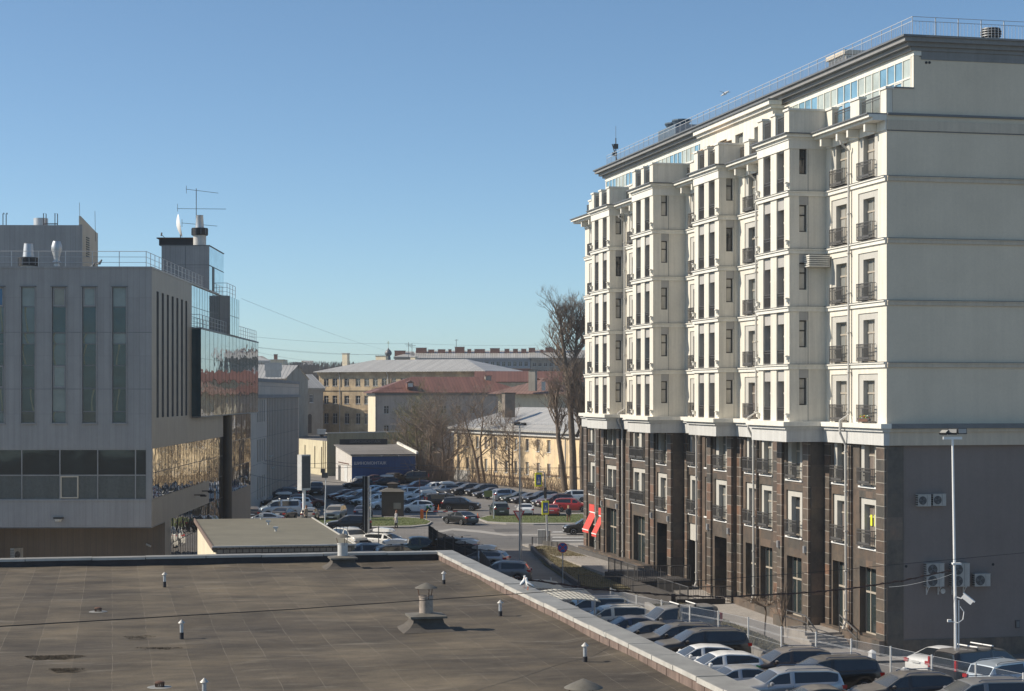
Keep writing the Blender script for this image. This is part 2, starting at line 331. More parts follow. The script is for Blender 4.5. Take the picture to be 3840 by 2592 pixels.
def roof_mat():
    m, nt, bs = base_mat('bitumen_roof')
    tc = N(nt, 'ShaderNodeTexCoord'); co = tc.outputs['Object']
    sx = N(nt, 'ShaderNodeSeparateXYZ'); nt.links.new(co, sx.inputs[0])
    n0 = noise(nt, co, .16, 3, .5); n1 = noise(nt, co, .33, 8, .68, (1, 1.6, 1)); n2 = noise(nt, co, 26, 4, .7); n3 = noise(nt, co, 1, 7, .7, (.55, 1.15, 1))
    c = ramp(nt, n1, [(.30, (.070,.060,.048)), (.44, (.102,.087,.067)), (.56, (.130,.110,.083)), (.66, (.162,.136,.10)), (.78, (.19,.16,.118))])
    c = mixc(nt, 1, c, ramp(nt, n0, [(.36, (.78,.78,.80)), (.6, (1.06,1.04,1.0))]), 'MULTIPLY')
    c = mixc(nt, 1, c, ramp(nt, n3, [(.3, (.66,.66,.68)), (.5, (1,1,1)), (.68, (1.16,1.12,1.05))]), 'MULTIPLY')
    c = mixc(nt, 1, c, ramp(nt, n2, [(.3, (.74,)*3), (.7, (1.14,)*3)]), 'MULTIPLY')
    # rolls of felt, each a slightly different tone, with a pale bleeding seam
    wob = math_(nt, 'MULTIPLY', math_(nt, 'SUBTRACT', noise(nt, co, .7, 4, .5), .5), .10)
    xx = math_(nt, 'ADD', sx.outputs[0], wob)
    cell = math_(nt, 'FLOOR', xx); wn = N(nt, 'ShaderNodeTexWhiteNoise', noise_dimensions='1D'); nt.links.new(cell, wn.inputs['W'])
    c = mixc(nt, 1, c, ramp(nt, wn.outputs['Value'], [(0, (.86,.855,.86)), (1, (1.07,1.06,1.04))]), 'MULTIPLY')
    fr_ = math_(nt, 'FRACT', xx); dd = math_(nt, 'ABSOLUTE', math_(nt, 'SUBTRACT', fr_, .5))
    wdt = math_(nt, 'SUBTRACT', .499, math_(nt, 'MULTIPLY', noise(nt, co, 2.2, 4, .7), .015))
    seam = math_(nt, 'GREATER_THAN', dd, wdt)
    brk = ramp(nt, noise(nt, co, .55, 3), [(.38, (.05,)*3), (.60, (.42,)*3)])
    sf = math_(nt, 'MULTIPLY', seam, brk)
    c = mixc(nt, sf, c, (.27,.235,.19))
    # cross laps here and there
    yw = math_(nt, 'ADD', math_(nt, 'MULTIPLY', sx.outputs[1], .125), math_(nt, 'MULTIPLY', wn.outputs['Value'], 7.3))
    yf = math_(nt, 'FRACT', math_(nt, 'ADD', yw, math_(nt, 'MULTIPLY', wob, .1)))
    lap = math_(nt, 'LESS_THAN', yf, .0035); c = mixc(nt, math_(nt, 'MULTIPLY', math_(nt, 'MULTIPLY', lap, math_(nt, 'GREATER_THAN', wn.outputs['Value'], .6)), .0), c, (.055,.05,.047))
    # dark dried puddle stains
    st = noise(nt, co, .42, 8, .72, (.8, 1.9, 1)); c = mixc(nt, ramp(nt, st, [(.60, (0,)*3), (.66, (.6,)*3)]), c, (.062,.055,.046))
    st2 = noise(nt, co, .6, 9, .75, (.5, 2.2, 1)); c = mixc(nt, ramp(nt, st2, [(.56, (0,)*3), (.70, (.5,)*3)]), c, (.25,.225,.185))
    nt.links.new(c, bs.inputs['Base Color']); bs.inputs['Roughness'].default_value = .9; bs.inputs['Specular IOR Level'].default_value = .25
    h = math_(nt, 'ADD', math_(nt, 'MULTIPLY', n2, .25), math_(nt, 'ADD', n1, math_(nt, 'MULTIPLY', sf, .4)))
    bump(nt, bs, h, .5, .03); return m
M['roof'] = roof_mat()
M['roof_green'] = mat('greenish_roof_felt', (.165,.155,.12), .95, .14, .5, bmp=.3)
def asphalt(name, c, c2):
    m, nt, bs = base_mat(name)
    co = N(nt, 'ShaderNodeTexCoord').outputs['Object']
    o = ramp(nt, noise(nt, co, .09, 7, .65), [(.3, c), (.7, c2)])
    o = mixc(nt, 1, o, ramp(nt, noise(nt, co, 7, 5, .8), [(.3, (.82,)*3), (.7, (1.08,)*3)]), 'MULTIPLY')
    o = mixc(nt, 1, o, ramp(nt, noise(nt, co, .5, 6, .7, (.2, 1.5, 1)), [(.3, (.8,)*3), (.55, (1,1,1))]), 'MULTIPLY')
    v = N(nt, 'ShaderNodeTexVoronoi', feature='DISTANCE_TO_EDGE'); v.inputs['Scale'].default_value = .22
    wv = N(nt, 'ShaderNodeVectorMath', operation='ADD'); nn = N(nt, 'ShaderNodeTexNoise'); nn.inputs['Scale'].default_value = .8
    nt.links.new(co, nn.inputs['Vector']); sc_ = N(nt, 'ShaderNodeVectorMath', operation='SCALE'); sc_.inputs['Scale'].default_value = 1.6
    nt.links.new(nn.outputs['Color'], sc_.inputs[0]); nt.links.new(co, wv.inputs[0]); nt.links.new(sc_.outputs[0], wv.inputs[1]); nt.links.new(wv.outputs[0], v.inputs['Vector'])
    o = mixc(nt, ramp(nt, v.outputs['Distance'], [(0, (.6,)*3), (.012, (0,)*3)]), o, tuple(x*.45 for x in c))
    nt.links.new(o, bs.inputs['Base Color']); bs.inputs['Roughness'].default_value = .88; bs.inputs['Specular IOR Level'].default_value = .3
    bump(nt, bs, noise(nt, co, 30, 3), .2, .02); return m
M['asphalt'] = asphalt('asphalt', (.165,.153,.14), (.235,.218,.198))
M['asphalt_dark'] = asphalt('road_asphalt', (.13,.125,.12), (.185,.175,.163))
M['paving'] = panel_mat('pale_paving', (.36,.33,.295), .5, .5, .012, (.24,.22,.2), .06, .9, offset=.5)
def grass_mat(name, a, b, c):
    m, nt, bs = base_mat(name); co = N(nt, 'ShaderNodeTexCoord').outputs['Object']
    o = ramp(nt, noise(nt, co, .8, 8, .75), [(.3, a), (.5, b), (.7, c)])
    o = mixc(nt, 1, o, ramp(nt, noise(nt, co, 14, 4, .8), [(.3, (.6,)*3), (.7, (1.25,)*3)]), 'MULTIPLY')
    nt.links.new(o, bs.inputs['Base Color']); bs.inputs['Roughness'].default_value = 1
    bump(nt, bs, noise(nt, co, 12, 4), .8, .08); return m
M['grass'] = grass_mat('spring_grass', (.085,.10,.03), (.11,.135,.04), (.19,.165,.075))
M['dry_grass'] = grass_mat('dry_grass', (.12,.095,.05), (.165,.135,.07), (.095,.09,.04))  # dry tones lowered further to paint in the shade on the bank

# ================================================================ THE SETTING: ground
def sheet(name, poly, dz, m, kind='structure', segs=1):
    mb = MB(); mb.poly([(p[0], p[1], gz(p[1])+dz) for p in poly]); return tag(mb.build(name, m), kind=kind)
gm = MB(); ys = [-60, 20, 60, 80, 100, 106, 112, 118, 124, 130, 136, 142, 148, 152, 158, 190, 240, 320, 500, 900, 2500]
for i in range(len(ys)-1):
    gm.quad((-1500,ys[i],gz(ys[i])), (1500,ys[i],gz(ys[i])), (1500,ys[i+1],gz(ys[i+1])), (-1500,ys[i+1],gz(ys[i+1])))
tag(gm.build('ground', M['asphalt']), kind='structure')
def px_sheet(name, pts, dz, m, thick=0, kind='structure', sub=6):
    # outline given as pixels on the ground; follows the slope by being cut into short spans
    W = [G(*p) for p in pts]; mb = MB()
    bm = bmesh.new(); vs = [bm.verts.new((p.x, p.y, 0)) for p in W]; bm.faces.new(vs)
    for yy in range(100, 162, 4):
        bmesh.ops.bisect_plane(bm, geom=bm.verts[:]+bm.edges[:]+bm.faces[:], plane_co=(0,yy,0), plane_no=(0,1,0))
    if thick:
        r = bmesh.ops.extrude_face_region(bm, geom=bm.faces[:]); top = {v for v in r['geom'] if isinstance(v, bmesh.types.BMVert)}
        for v in bm.verts: v.co.z = gz(v.co.y)+(dz+thick if v in top else dz-.05)
    else:
        for v in bm.verts: v.co.z = gz(v.co.y)+dz
    bmesh.ops.recalc_face_normals(bm, faces=bm.faces)
    for f in bm.faces: mb.add([v.co.copy() for v in f.verts], [tuple(range(len(f.verts)))])
    bm.free(); return tag(mb.build(name, m, recalc=thick > 0), kind=kind)
# through road running left to right
px_sheet('road', [(1380,2058),(1500,2040),(1640,2000),(1760,1985),(1900,2012),(2400,2018),(2400,2046),(2080,2056),(1960,2066),(1700,2078),(1500,2085),(1380,2085)], .004, M['asphalt_dark'])
# pavement beside the apartment house
# ================================================================ APARTMENT HOUSE (right)
RZB = math.atan2(.2240, .9746)
O_B = Vector((19.87, 99.0, 0))
U_ = Vector((-.2240, .9746, 0)); G_ = Vector((.9746, .2240, 0))
def BL(p, u, z=0): return O_B - G_*p + U_*u + Vector((0,0,z))
apt = thing('apartment_building', 'large cream apartment house on a dark granite base with bays and balcony railings', 'building', O_B, RZB)
LEN, DEEP, ZC, ZE = 61.0, 15.0, 12.45, 28.9
BAYS = [(8.27,13.3,2.24,.95),(22.97,27.95,1.34,.35),(33.9,38.9,2.4,.95),(49.1,54.35,1.24,.35)]
def fr_at(u1, p): return Fr((-p, u1, 0), rad(-90))      # facade frame, local to apt: a=0 at far end u1
# --- window prototypes (local frame: x right, y inward, z up, origin lower-left)
PROTO = {}
def french_meshes(w_, h_, rw, rh, rproj, cols=2):
    k = (w_, h_, rw, rh, rproj, cols)
    if k in PROTO: return PROTO[k]
    t = .06; f = MB(); tr = h_*.70
    f.box(0,t,0,.07,0,h_); f.box(w_-t,w_,0,.07,0,h_); f.box(t,w_-t,0,.07,0,t*1.4); f.box(t,w_-t,0,.07,h_-t,h_)
    f.box(t,w_-t,-.01,.06,tr-.045,tr+.045)
    for i in range(1, cols): x = w_*i/cols; f.box(x-.035,x+.035,.002,.068,t*1.4,tr-.045); f.box(x-.028,x+.028,.003,.067,tr+.045,h_-t)
    g = MB(); g.quad((t,.04,t),(w_-t,.04,t),(w_-t,.04,h_-t),(t,.04,h_-t))
    r = MB(); x0 = (w_-rw)/2; x1 = x0+rw; y = -rproj
    for z in (.06, rh*.82, rh): r.box(x0,x1,y-.02,y+.02,z-.02,z+.02)
    n = max(3, int(rw/.105))
    for i in range(n+1): x = x0+(x1-x0)*i/n; r.box(x-.011,x+.011,y-.011,y+.011,.08,rh-.02)
    if rproj > .2:
        for x in (x0, x1):
            r.box(x-.014,x+.014,y+.02,0,rh-.02,rh+.012); r.box(x-.014,x+.014,y+.02,0,.05,.08)
            for yy in (.33,.66): r.box(x-.011,x+.011,y*yy-.011,y*yy+.011,.08,rh-.02)
        r.box(x0,x1,y+.03,0,.03,.06)
        r.box(x0+.2,x1-.2,y-.035,y-.021,.12,.24)
    PROTO[k] = (f.mesh('window', M['frame']), g.mesh('glass', M['glass']), r.mesh('balcony_railing', M['iron'])); return PROTO[k]
NWIN = [0]
def glass_obj(me, parent, choices):
    o = link('glass', me, parent)
    o.material_slots[0].link = 'OBJECT'; o.material_slots[0].material = M[random.choice(choices)]; return o
def french(parent, fr, a, z, w_=1.45, h_=2.35, rw=1.95, rh=.95, rproj=.28, b=.3, rb=0, cols=2, glass=('glass','glass_curtain','glass_brown','glass_curtain','glass_blind','glass_brown'), name='window', rail=True):
    f, g, r = french_meshes(w_, h_, rw, rh, rproj, cols)
    o = link(name, f, parent, fr.pt(a, b, z), fr.rz); glass_obj(g, o, glass)
    if rail: link('balcony_railing', r, o, (0, rb-b, 0), 0)
    NWIN[0] += 1; return o
def narrow(parent, fr, a, z, w_=.95, h_=1.5, b=.25, name='narrow_window', glass=('glass_blind','glass_pale','glass_pale','glass_pale','glass')):  # mostly pale panes, painting the bright reflection in the bay sides
    k = ('n', w_, h_)
    if k not in PROTO:
        f = MB(); t = .07
        f.box(0,t,0,.07,0,h_); f.box(w_-t,w_,0,.07,0,h_); f.box(t,w_-t,0,.07,0,t); f.box(t,w_-t,0,.07,h_-t,h_); f.box(t,w_-t,-.01,.06,h_*.62-.04,h_*.62+.04)
        g = MB(); g.quad((t,.04,t),(w_-t,.04,t),(w_-t,.04,h_-t),(t,.04,h_-t))
        PROTO[k] = (f.mesh('narrow_window', M['dark_frame']), g.mesh('glass', M['glass']))
    f, g = PROTO[k]; o = link(name, f, parent, fr.pt(a, b, z), fr.rz); glass_obj(g, o, glass); return o
def shopwin(parent, fr, a, z, w_, h_, b=.35, name='shop_window', door=False, glass=('glass_teal',)):
    k = ('s', w_, h_, door)
    if k not in PROTO:
        f = MB(); t = .07; m_ = h_*.62
        f.box(0,t,0,.09,0,h_); f.box(w_-t,w_,0,.09,0,h_); f.box(t,w_-t,0,.09,0,t); f.box(t,w_-t,0,.09,h_-t,h_); f.box(t,w_-t,-.01,.08,m_-.05,m_+.05)
        x = w_*.3; f.box(x-.035,x+.035,.002,.088,t,m_-.05); f.box(x-.035,x+.035,.003,.087,m_+.05,h_-t)
        if door:
            f.box(x+.035,x+.16,-.005,.08,t,m_-.4); f.box(w_-t-.12,w_-t,-.005,.08,t,m_-.4); f.box(x+.16,w_-t-.12,-.005,.08,t,.75); f.box(x+.035,w_-t,-.008,.08,m_-.4,m_-.25)
            f.box((x+w_)/2,(x+w_)/2+.08,-.006,.08,.75,m_-.4)
        g = MB(); g.quad((t,.05,t),(w_-t,.05,t),(w_-t,.05,h_-t),(t,.05,h_-t))
        PROTO[k] = (f.mesh('shop_window', M['frame']), g.mesh('glass', M['glass_teal']))
    f, g = PROTO[k]; o = link(name, f, parent, fr.pt(a, b, z), fr.rz); glass_obj(g, o, glass); return o

walls = MB()      # 0 cream 1 grey panel 2 pale panel 3 trim 4 gable grey 5 dark render 6 base fascia 7 stone pier 8 stone slab 9 lead 10 white sill
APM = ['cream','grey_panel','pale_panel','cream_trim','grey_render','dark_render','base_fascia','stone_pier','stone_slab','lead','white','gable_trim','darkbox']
def panel_window(mb, fr, wd, ac, zb, zt, pw, ow, oz0, oz1, mat_panel, base_mi, pdepth=.06, odepth=.3):
    pass
def facade(fr, wd, z0, z1, items, mi, body_b=0, a0=0):
    # items: (centre a, panel width, panel z0, z1, opening width, oz0, oz1, panel material)
    wall(walls, fr, wd, z0, z1, [(c-pw/2, c+pw/2, pz0, pz1, .06) for c, pw, pz0, pz1, ow, oz0, oz1, pm in items], .06, mi, a0=a0)
    for c, pw, pz0, pz1, ow, oz0, oz1, pm in items:
        f2 = Fr(fr.pt(c-pw/2, .06, 0), fr.rz)
        wall(walls, f2, pw, pz0, pz1, [((pw-ow)/2, (pw+ow)/2, oz0, oz1)], .30, pm)
SEGS = []   # (u0,u1,p,kind)
prev = 0
for (u0,u1,p,pl) in BAYS: SEGS.append((prev,u0,0)); prev = u1
SEGS.append((prev, LEN, 0))
UCOL = {0:[2.42,6.2], 1:[20.5,15.9], 2:[31.6], 3:[46.6,41.3], 4:[58.4]}
# upper floors
for si, (u0,u1,p) in enumerate(SEGS):
    fr = fr_at(u1, p); items = []
    for uc in UCOL[si]:
        for k in range(5):
            z = ZC+3.3*k+.0
            items.append((u1-uc, 2.62, z+.0, z+2.68, 1.5, z+.02, z+2.32 if k < 4 else z+2.5, 2))
    facade(fr, u1-u0, ZC, ZE, items, 0)
    for uc in UCOL[si]:
        if uc in (15.9, 41.3): continue
        for k in range(5):
            z = ZC+3.3*k
            french(apt, fr, u1-uc-.75, z+.03, 1.5, 2.28, b=.30, rb=.02)
for (u0,u1,p,pl) in BAYS:
    wd = u1-u0; fr = fr_at(u1, p); pier, ow = .82, 1.22; mid = wd-2*pier-2*ow
    cs = [pier+ow/2, wd-pier-ow/2]; items = []
    for k in range(5):
        z = ZC+3.3*k; top = z+3.0 if k < 4 else z+2.62
        for c in cs: items.append((c, ow, z+.02, top, ow-.02, z+.03, z+2.32, 1))
    # deep strip reveals
    wall(walls, fr, wd, ZC, ZE, [(c-ow/2, c+ow/2, i[2], i[3], .10) for i in items for c in [i[0]]], .10, 0)
    for c, pw, pz0, pz1, o_, oz0, oz1, pm in items:
        f2 = Fr(fr.pt(c-pw/2, .10, 0), fr.rz); wall(walls, f2, pw, pz0, pz1, [(.01, pw-.01, oz0, oz1)], .32, pm)
        french(apt, fr, c-ow/2+.01, oz0, ow-.02, 2.28, ow-.04, .78, .04, b=.40, rb=.12, glass=('glass_brown','glass_brown','glass_curtain','glass_blind','glass_curtain','glass_brown','glass'))
    # near side wall with its narrow windows, far side wall
    fs = Fr((-p, u0, 0), 0); sw = p
    wn = .46; wa = .60 if p > 2 else .50
    hs = []
    for k in range(5):
        z = ZC+3.3*k; hs.append((wa, wa+wn, z+.95, z+2.5, .18))
        narrow(apt, fs, wa+.0, z+.95, wn, 1.55, b=.16)
    wall(walls, fs, sw, ZC, ZE, hs, .18, 0)
    for k in range(4):                                 # grey spandrel above each narrow window, hand-width proud
        z = ZC+3.3*k; fbox(walls, fs, wa, wa+wn+.06, -.012, .05, z+2.5, z+3.0, 1)
    fbox(walls, fs, wa+wn+.06, wa+wn+.09, -.006, .05, ZC+.02, ZE-.9, 9)
    wall(walls, Fr((-0, u1, 0), rad(180)), p, ZC, ZE, [], .1, 0)
    # cantilevered soffit
    walls.box(-p, -pl, u0, u1, 11.31, 11.36, 6)
    if pl > 0:
        wall(walls, Fr((-pl, u0, 0), 0), pl, 0, 11.3, [], .1, 8); wall(walls, Fr((0, u1, 0), rad(180)), pl, 0, 11.3, [], .1, 8)
# bands round the plan: recess line runs through, bays add their own front piece
def band(z0, z1, off, mi, u_a=0.0, u_b=LEN):
    walls.box(-off, .02, u_a-(.0), u_b, z0, z1, mi)
    for (u0,u1,p,pl) in BAYS:
        walls.box(-(p+off), -off, u0-off, u1+off, z0, z1, mi)
for k in range(1, 5):
    z = ZC+3.3*k; band(z-.30, z-.10, .10, 3); band(z-.10, z-.02, .17, 3); band(z-.019, z+.0, .20, 9)  # topmost dark strip paints the shadow line over each course
band(11.30, 12.02, .30, 6, -.30); band(12.02, 12.20, .42, 6, -.42); band(12.20, 12.45, .58, 3, -.58)
# frieze under the eaves, eaves plates
band(ZE-.85, ZE-.36, .06, 3)
def eave_plate(z0, z1, off, boff, mi):
    walls.box(-off, .02, -.0, LEN+.9, z0, z1, mi)
    for (u0,u1,p,pl) in BAYS: walls.box(-(p+boff), -off, u0-boff, u1+boff, z0, z1, mi)
eave_plate(ZE-.36, ZE-.20, .80, .12, 3); eave_plate(ZE-.20, ZE-.04, 1.02, .28, 3); eave_plate(ZE-.04, ZE+.03, 1.12, .40, 9)
for si, (u0,u1,p) in enumerate(SEGS):                   # brackets under the wide eaves
    n = 2 if u1-u0 < 8 else 3
    for c in UCOL[si]:
        for d in (-1.15, 1.15):
            if u0+.2 < c+d < u1-.2: walls.box(-.72, -.07, c+d-.11, c+d+.11, ZE-.80, ZE-.37, 3)
# gable (faces the camera)
gf = Fr((0, 0, 0), 0)
wall(walls, gf, DEEP, ZC, ZE+.03, [], .1, 4)
wall(walls, gf, DEEP, 0.95, 11.3, [], .1, 5, a0=.95)
fbox(walls, gf, .0, .95, -.05, .0, 0, 11.3, 8); fbox(walls, gf, .95, DEEP, -.06, .0, 0, .95, 8)
for z0, z1, o_ in ((11.30,12.02,.30),(12.02,12.20,.42),(12.20,12.45,.58)): fbox(walls, gf, .021, DEEP, -o_, 0, z0, z1, 11 if o_ < .5 else 9)
for k in range(1, 5):
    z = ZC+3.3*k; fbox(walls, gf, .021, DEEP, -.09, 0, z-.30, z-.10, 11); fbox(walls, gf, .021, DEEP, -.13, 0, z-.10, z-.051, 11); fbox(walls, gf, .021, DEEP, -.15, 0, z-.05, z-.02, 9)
fbox(walls, gf, .021, DEEP, -.08, 0, ZE-.85, ZE-.32, 11); fbox(walls, gf, .0, DEEP, -.05, 0, ZE-.9, ZE-.86, 9); fbox(walls, gf, .021, DEEP, -.14, 0, ZE-.06, ZE+.05, 9)
walls.box(.0, DEEP, LEN-.01, LEN, 0, ZE, 0)             # back end
walls.box(.5, DEEP, .5, LEN-.5, ZE-.1, ZE, 9)           # terrace floor
# --- granite base
LOW = {}
def low_seg(u0, u1, p, cols):
    """cols: (u centre, panel width, opening width, rows?, ground kind)"""
    fr = fr_at(u1, p); wd = u1-u0; hs = []; jobs = []
    for (uc, pw, ow, rows, gk, gz0, gz1, gw) in cols:
        c = u1-uc
        if rows:
            hs += [(c-pw/2, c+pw/2, 5.68, 8.38, .10), (c-pw/2, c+pw/2, 9.02, 11.3, .10)]
            for z0, z1, ot in ((5.68,8.38,8.02),(9.02,11.3,11.28)):
                f2 = Fr(fr.pt(c-pw/2, .10, 0), fr.rz)
                n = 2 if pw > 2.9 else 1
                ops = [((pw-ow)/2, (pw+ow)/2)] if n == 1 else [(.25, .25+ow), (pw-.25-ow, pw-.25)]
                wall(walls, f2, pw, z0, z1, [(a, b, z0+.04, ot) for a, b in ops], .28, 2)
                for a, b in ops:
                    if ow > .6: jobs.append((c-pw/2+a, z0+.05, ow, 2.25))
                fbox(walls, fr, c-pw/2-.06, c+pw/2+.06, -.07, .09, z0-.10, z0-.001, 10)
        if gk: hs.append((c-gw/2, c+gw/2, gz0, gz1, .42 if gk != 'dark' else .9))
    wall(walls, fr, wd, 0, 11.3, hs, .3, 8)
    for (a, z, ow, h) in jobs: french(apt, fr, a, z, ow, 2.3, ow+.42 if ow < 1.3 else 1.9, .92, .26, b=.36, rb=.02)
    for (uc, pw, ow, rows, gk, gz0, gz1, gw) in cols:
        c = u1-uc
        if gk == 'shop': shopwin(apt, fr, c-gw/2, gz0, gw, gz1-gz0, glass=('glass_teal','glass_teal','glass_curtain'))
        if gk == 'door': shopwin(apt, fr, c-gw/2, gz0, gw, gz1-gz0, door=True, name='entrance_door')
        if gk == 'dark':
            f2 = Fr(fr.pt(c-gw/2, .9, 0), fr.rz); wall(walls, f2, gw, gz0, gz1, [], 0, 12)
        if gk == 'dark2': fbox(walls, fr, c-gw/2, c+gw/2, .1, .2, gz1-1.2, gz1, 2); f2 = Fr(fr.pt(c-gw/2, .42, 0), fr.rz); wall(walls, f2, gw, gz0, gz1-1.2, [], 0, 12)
    return fr
low_seg(0, 8.27, 0, [(2.42,2.25,1.4,1,'shop',.95,4.6,2.2),(6.2,2.25,1.4,1,'door',.8,4.6,2.2)])
low_seg(8.27, 13.3, .95, [(10.8,2.5,1.35,1,'shop',1.0,4.5,2.3)])
low_seg(13.3, 22.97, 0, [(17.9,2.1,1.35,1,'shop',1.0,4.5,2.1),(20.6,2.1,1.35,1,'shop',1.0,4.5,2.0)])
low_seg(22.97, 27.95, .35, [(25.4,2.5,1.35,1,'dark',.35,4.55,2.5)])
low_seg(27.95, 33.9, 0, [(32.1,2.1,1.35,1,'dark2',.4,5.0,2.2),(29.3,.75,.4,1,'dark',1,4.6,.6)])
low_seg(33.9, 38.9, .95, [(36.4,2.4,1.3,1,'dark',.9,4.75,2.4)])
low_seg(38.9, 49.1, 0, [(45.2,3.7,1.3,1,'shop',.9,4.7,3.0)])
low_seg(49.1, 54.35, .35, [(51.7,3.2,1.25,1,'shop',.9,4.9,3.0)])
low_seg(54.35, LEN, 0, [(58.4,2.4,1.35,1,'shop',.9,4.4,2.6),(55.4,.8,.42,1,'shop',.9,4.4,1.1)])
def pier(u0, u1, p, d=.14, z1=11.29): walls.box(-(p+d), -p+.0, u0, u1, 0, z1, 7)
for u0, u1, p in ((-.0,1.05,0),(7.5,8.2,0),(4.45,4.9,0),(8.3,9.1,.95),(12.45,13.25,.95),(22.1,22.9,0),(19.15,19.4,0),(15.6,16.3,0),(23.0,23.85,.35),(27.1,27.9,.35),(28.2,28.8,0),(30.3,30.8,0),(33.2,33.85,0),(33.93,34.8,.95),(38.0,38.86,.95),(42.4,43.2,0),(47.2,48.3,0),(49.13,49.8,.35),(53.5,54.3,.35),(56.2,56.9,0),(60.1,61,0)): pier(u0, u1, p)
walls.box(-.25, -.15, 14.0, 22, 0, .9, 8)
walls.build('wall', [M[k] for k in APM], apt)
# --- terrace parapet: piers, solid bay returns and railings
par = MB(); prl = MB()
def ppier(p, u0, u1, z1=30.35, th=.35):
    q = MB(); q.box(-p, -p+th, u0, u1, ZE, z1-.12, 0); q.box(-p-.07, -p+th+.07, u0-.07, u1+.07, z1-.12, z1, 1); q.build('parapet_pier', [M['cream'], M['cream_trim']], apt)
def prail(p, u0, u1):
    x = -p+.15; prl = MB()
    prl.box(x-.03,x+.03,u0,u1,30.0,30.06); prl.box(x-.02,x+.02,u0,u1,29.86,29.89); prl.box(x-.02,x+.02,u0,u1,29.0,29.04)
    n = int((u1-u0)/.13)
    for i in range(n+1): u = u0+(u1-u0)*i/n; prl.box(x-.012,x+.012,u-.012,u+.012,29.0,30.0)
    prl.build('terrace_railing', M['iron'], apt)
ppier(.02, .0, .75); prail(.02, .82, 3.5); ppier(.02, 3.55, 4.75); prail(.02, 4.82, 7.3); ppier(.02, 7.35, 8.15)
for i, (u0,u1,p,pl) in enumerate(BAYS):
    wd = u1-u0
    ppier(p+.02, u0, u0+.75); ppier(p+.02, u1-.75, u1); c = (u0+u1)/2; ppier(p+.02, c-.35, c+.35)
    prail(p+.02, u0+.82, c-.42); prail(p+.02, c+.42, u1-.82)
    for uu in (u0, u1-.3): par = MB(); par.box(-p+.34, .6, uu+.001, uu+.299, ZE, 30.23, 0); par.box(-p+.40, .6, uu-.06, uu+.36, 30.23, 30.35, 1); par.build('parapet_return', [M['cream'], M['cream_trim']], apt)
for (a, b) in ((13.3,22.97),(27.95,33.9),(38.9,49.1),(54.35,60.9)):
    n = max(2, int((b-a)/3.0)); st = (b-a)/n
    for i in range(n):
        ppier(.02, a+i*st+st/2-.45, a+i*st+st/2+.45)
        prail(.02, a+i*st+.05, a+i*st+st/2-.52); prail(.02, a+i*st+st/2+.52, a+(i+1)*st-.05)
par = MB(); par.box(.35, 1.55, .0, .3, ZE+.051, 30.28, 2); par.box(.35, 1.55, -.05, .35, 30.28, 30.35, 3)
par.build('parapet', [M['cream'], M['cream_trim'], M['grey_render'], M['lead']], apt)
# --- penthouse
PX = 1.57; ph = MB()       # 0 grey render 1 cream 2 lead 3 gable trim 4 cream trim
wall(ph, gf, DEEP, ZE+.03, 32.0, [], .1, 0, a0=PX, b0=.015)
# glazed fronts as real curtain walls
def glazed(u0, u1, p, z0=ZE+.02, z1=32.05):
    cw = MB(); PN = []; n = int((u1-u0)/.95); st = (u1-u0)/n; zm = 30.95
    for i in range(n+1): u = u0+st*i; cw.box(-p-.05, -p+.05, u-.035, u+.035, z0, z1)
    for z in (z0+.05, zm, z1-.05):
        for i in range(n): cw.box(-p-.04, -p+.04, u0+st*i+.035, u0+st*(i+1)-.035, z-.045, z+.045)
    for i in range(n):
        tgt = MB(); PN.append((tgt, i % 6 in (0, 4, 5)))
        tgt.quad((-p,u0+st*i+.03,z0+.05),(-p,u0+st*(i+1)-.03,z0+.05),(-p,u0+st*(i+1)-.03,z1-.05),(-p,u0+st*i+.03,z1-.05))
        if i % 6 in (1, 3):     # opening sash frame
            for (a, b, c, d) in ((.06,.11,z0+.1,zm-.08),(st-.11,st-.06,z0+.1,zm-.08)): cw.box(-p-.065,-p-.051,u0+st*i+a,u0+st*i+b,c,d)
            cw.box(-p-.064,-p-.051,u0+st*i+.11,u0+st*i+st-.11,zm-.13,zm-.08)
    c_ = cw.build('curtain_wall', M['cream_trim'], apt); [q.build('opaque_panel' if k_ else 'glass', M['opaque'] if k_ else M['roofglass'], c_) for q, k_ in PN]
M['opaque'] = gloss('pale_green_panel', (.40,.44,.40), .25, spec=.5)
glazed(.35, 18.3, -PX); glazed(32.6, 59.8, -PX)
ph.box(PX-.02, PX+.3, 0.02, .34, ZE+.02, 32.3, 1)
def topband(z0, z1, off, mi, g_off=None):
    g = off if g_off is None else g_off
    ph.box(PX-off, PX+.4, -g, 60.2+off, z0, z1, mi)
    if g > .016: ph.box(PX+.4, DEEP, -g, -.0, z0, z1, 3)
topband(32.05, 32.3, .04, 4, .04); topband(32.3, 32.5, .22, 3, .12); topband(32.5, 32.72, .48, 3, .28); topband(32.72, 32.95, .75, 3, .50); topband(32.95, 33.05, .88, 2, .62)
ph.box(PX+.4, DEEP, 0.02, 60, 32.85, 32.95, 2)
ph.box(PX, DEEP, 60, 60.2, ZE, 32.8, 1)
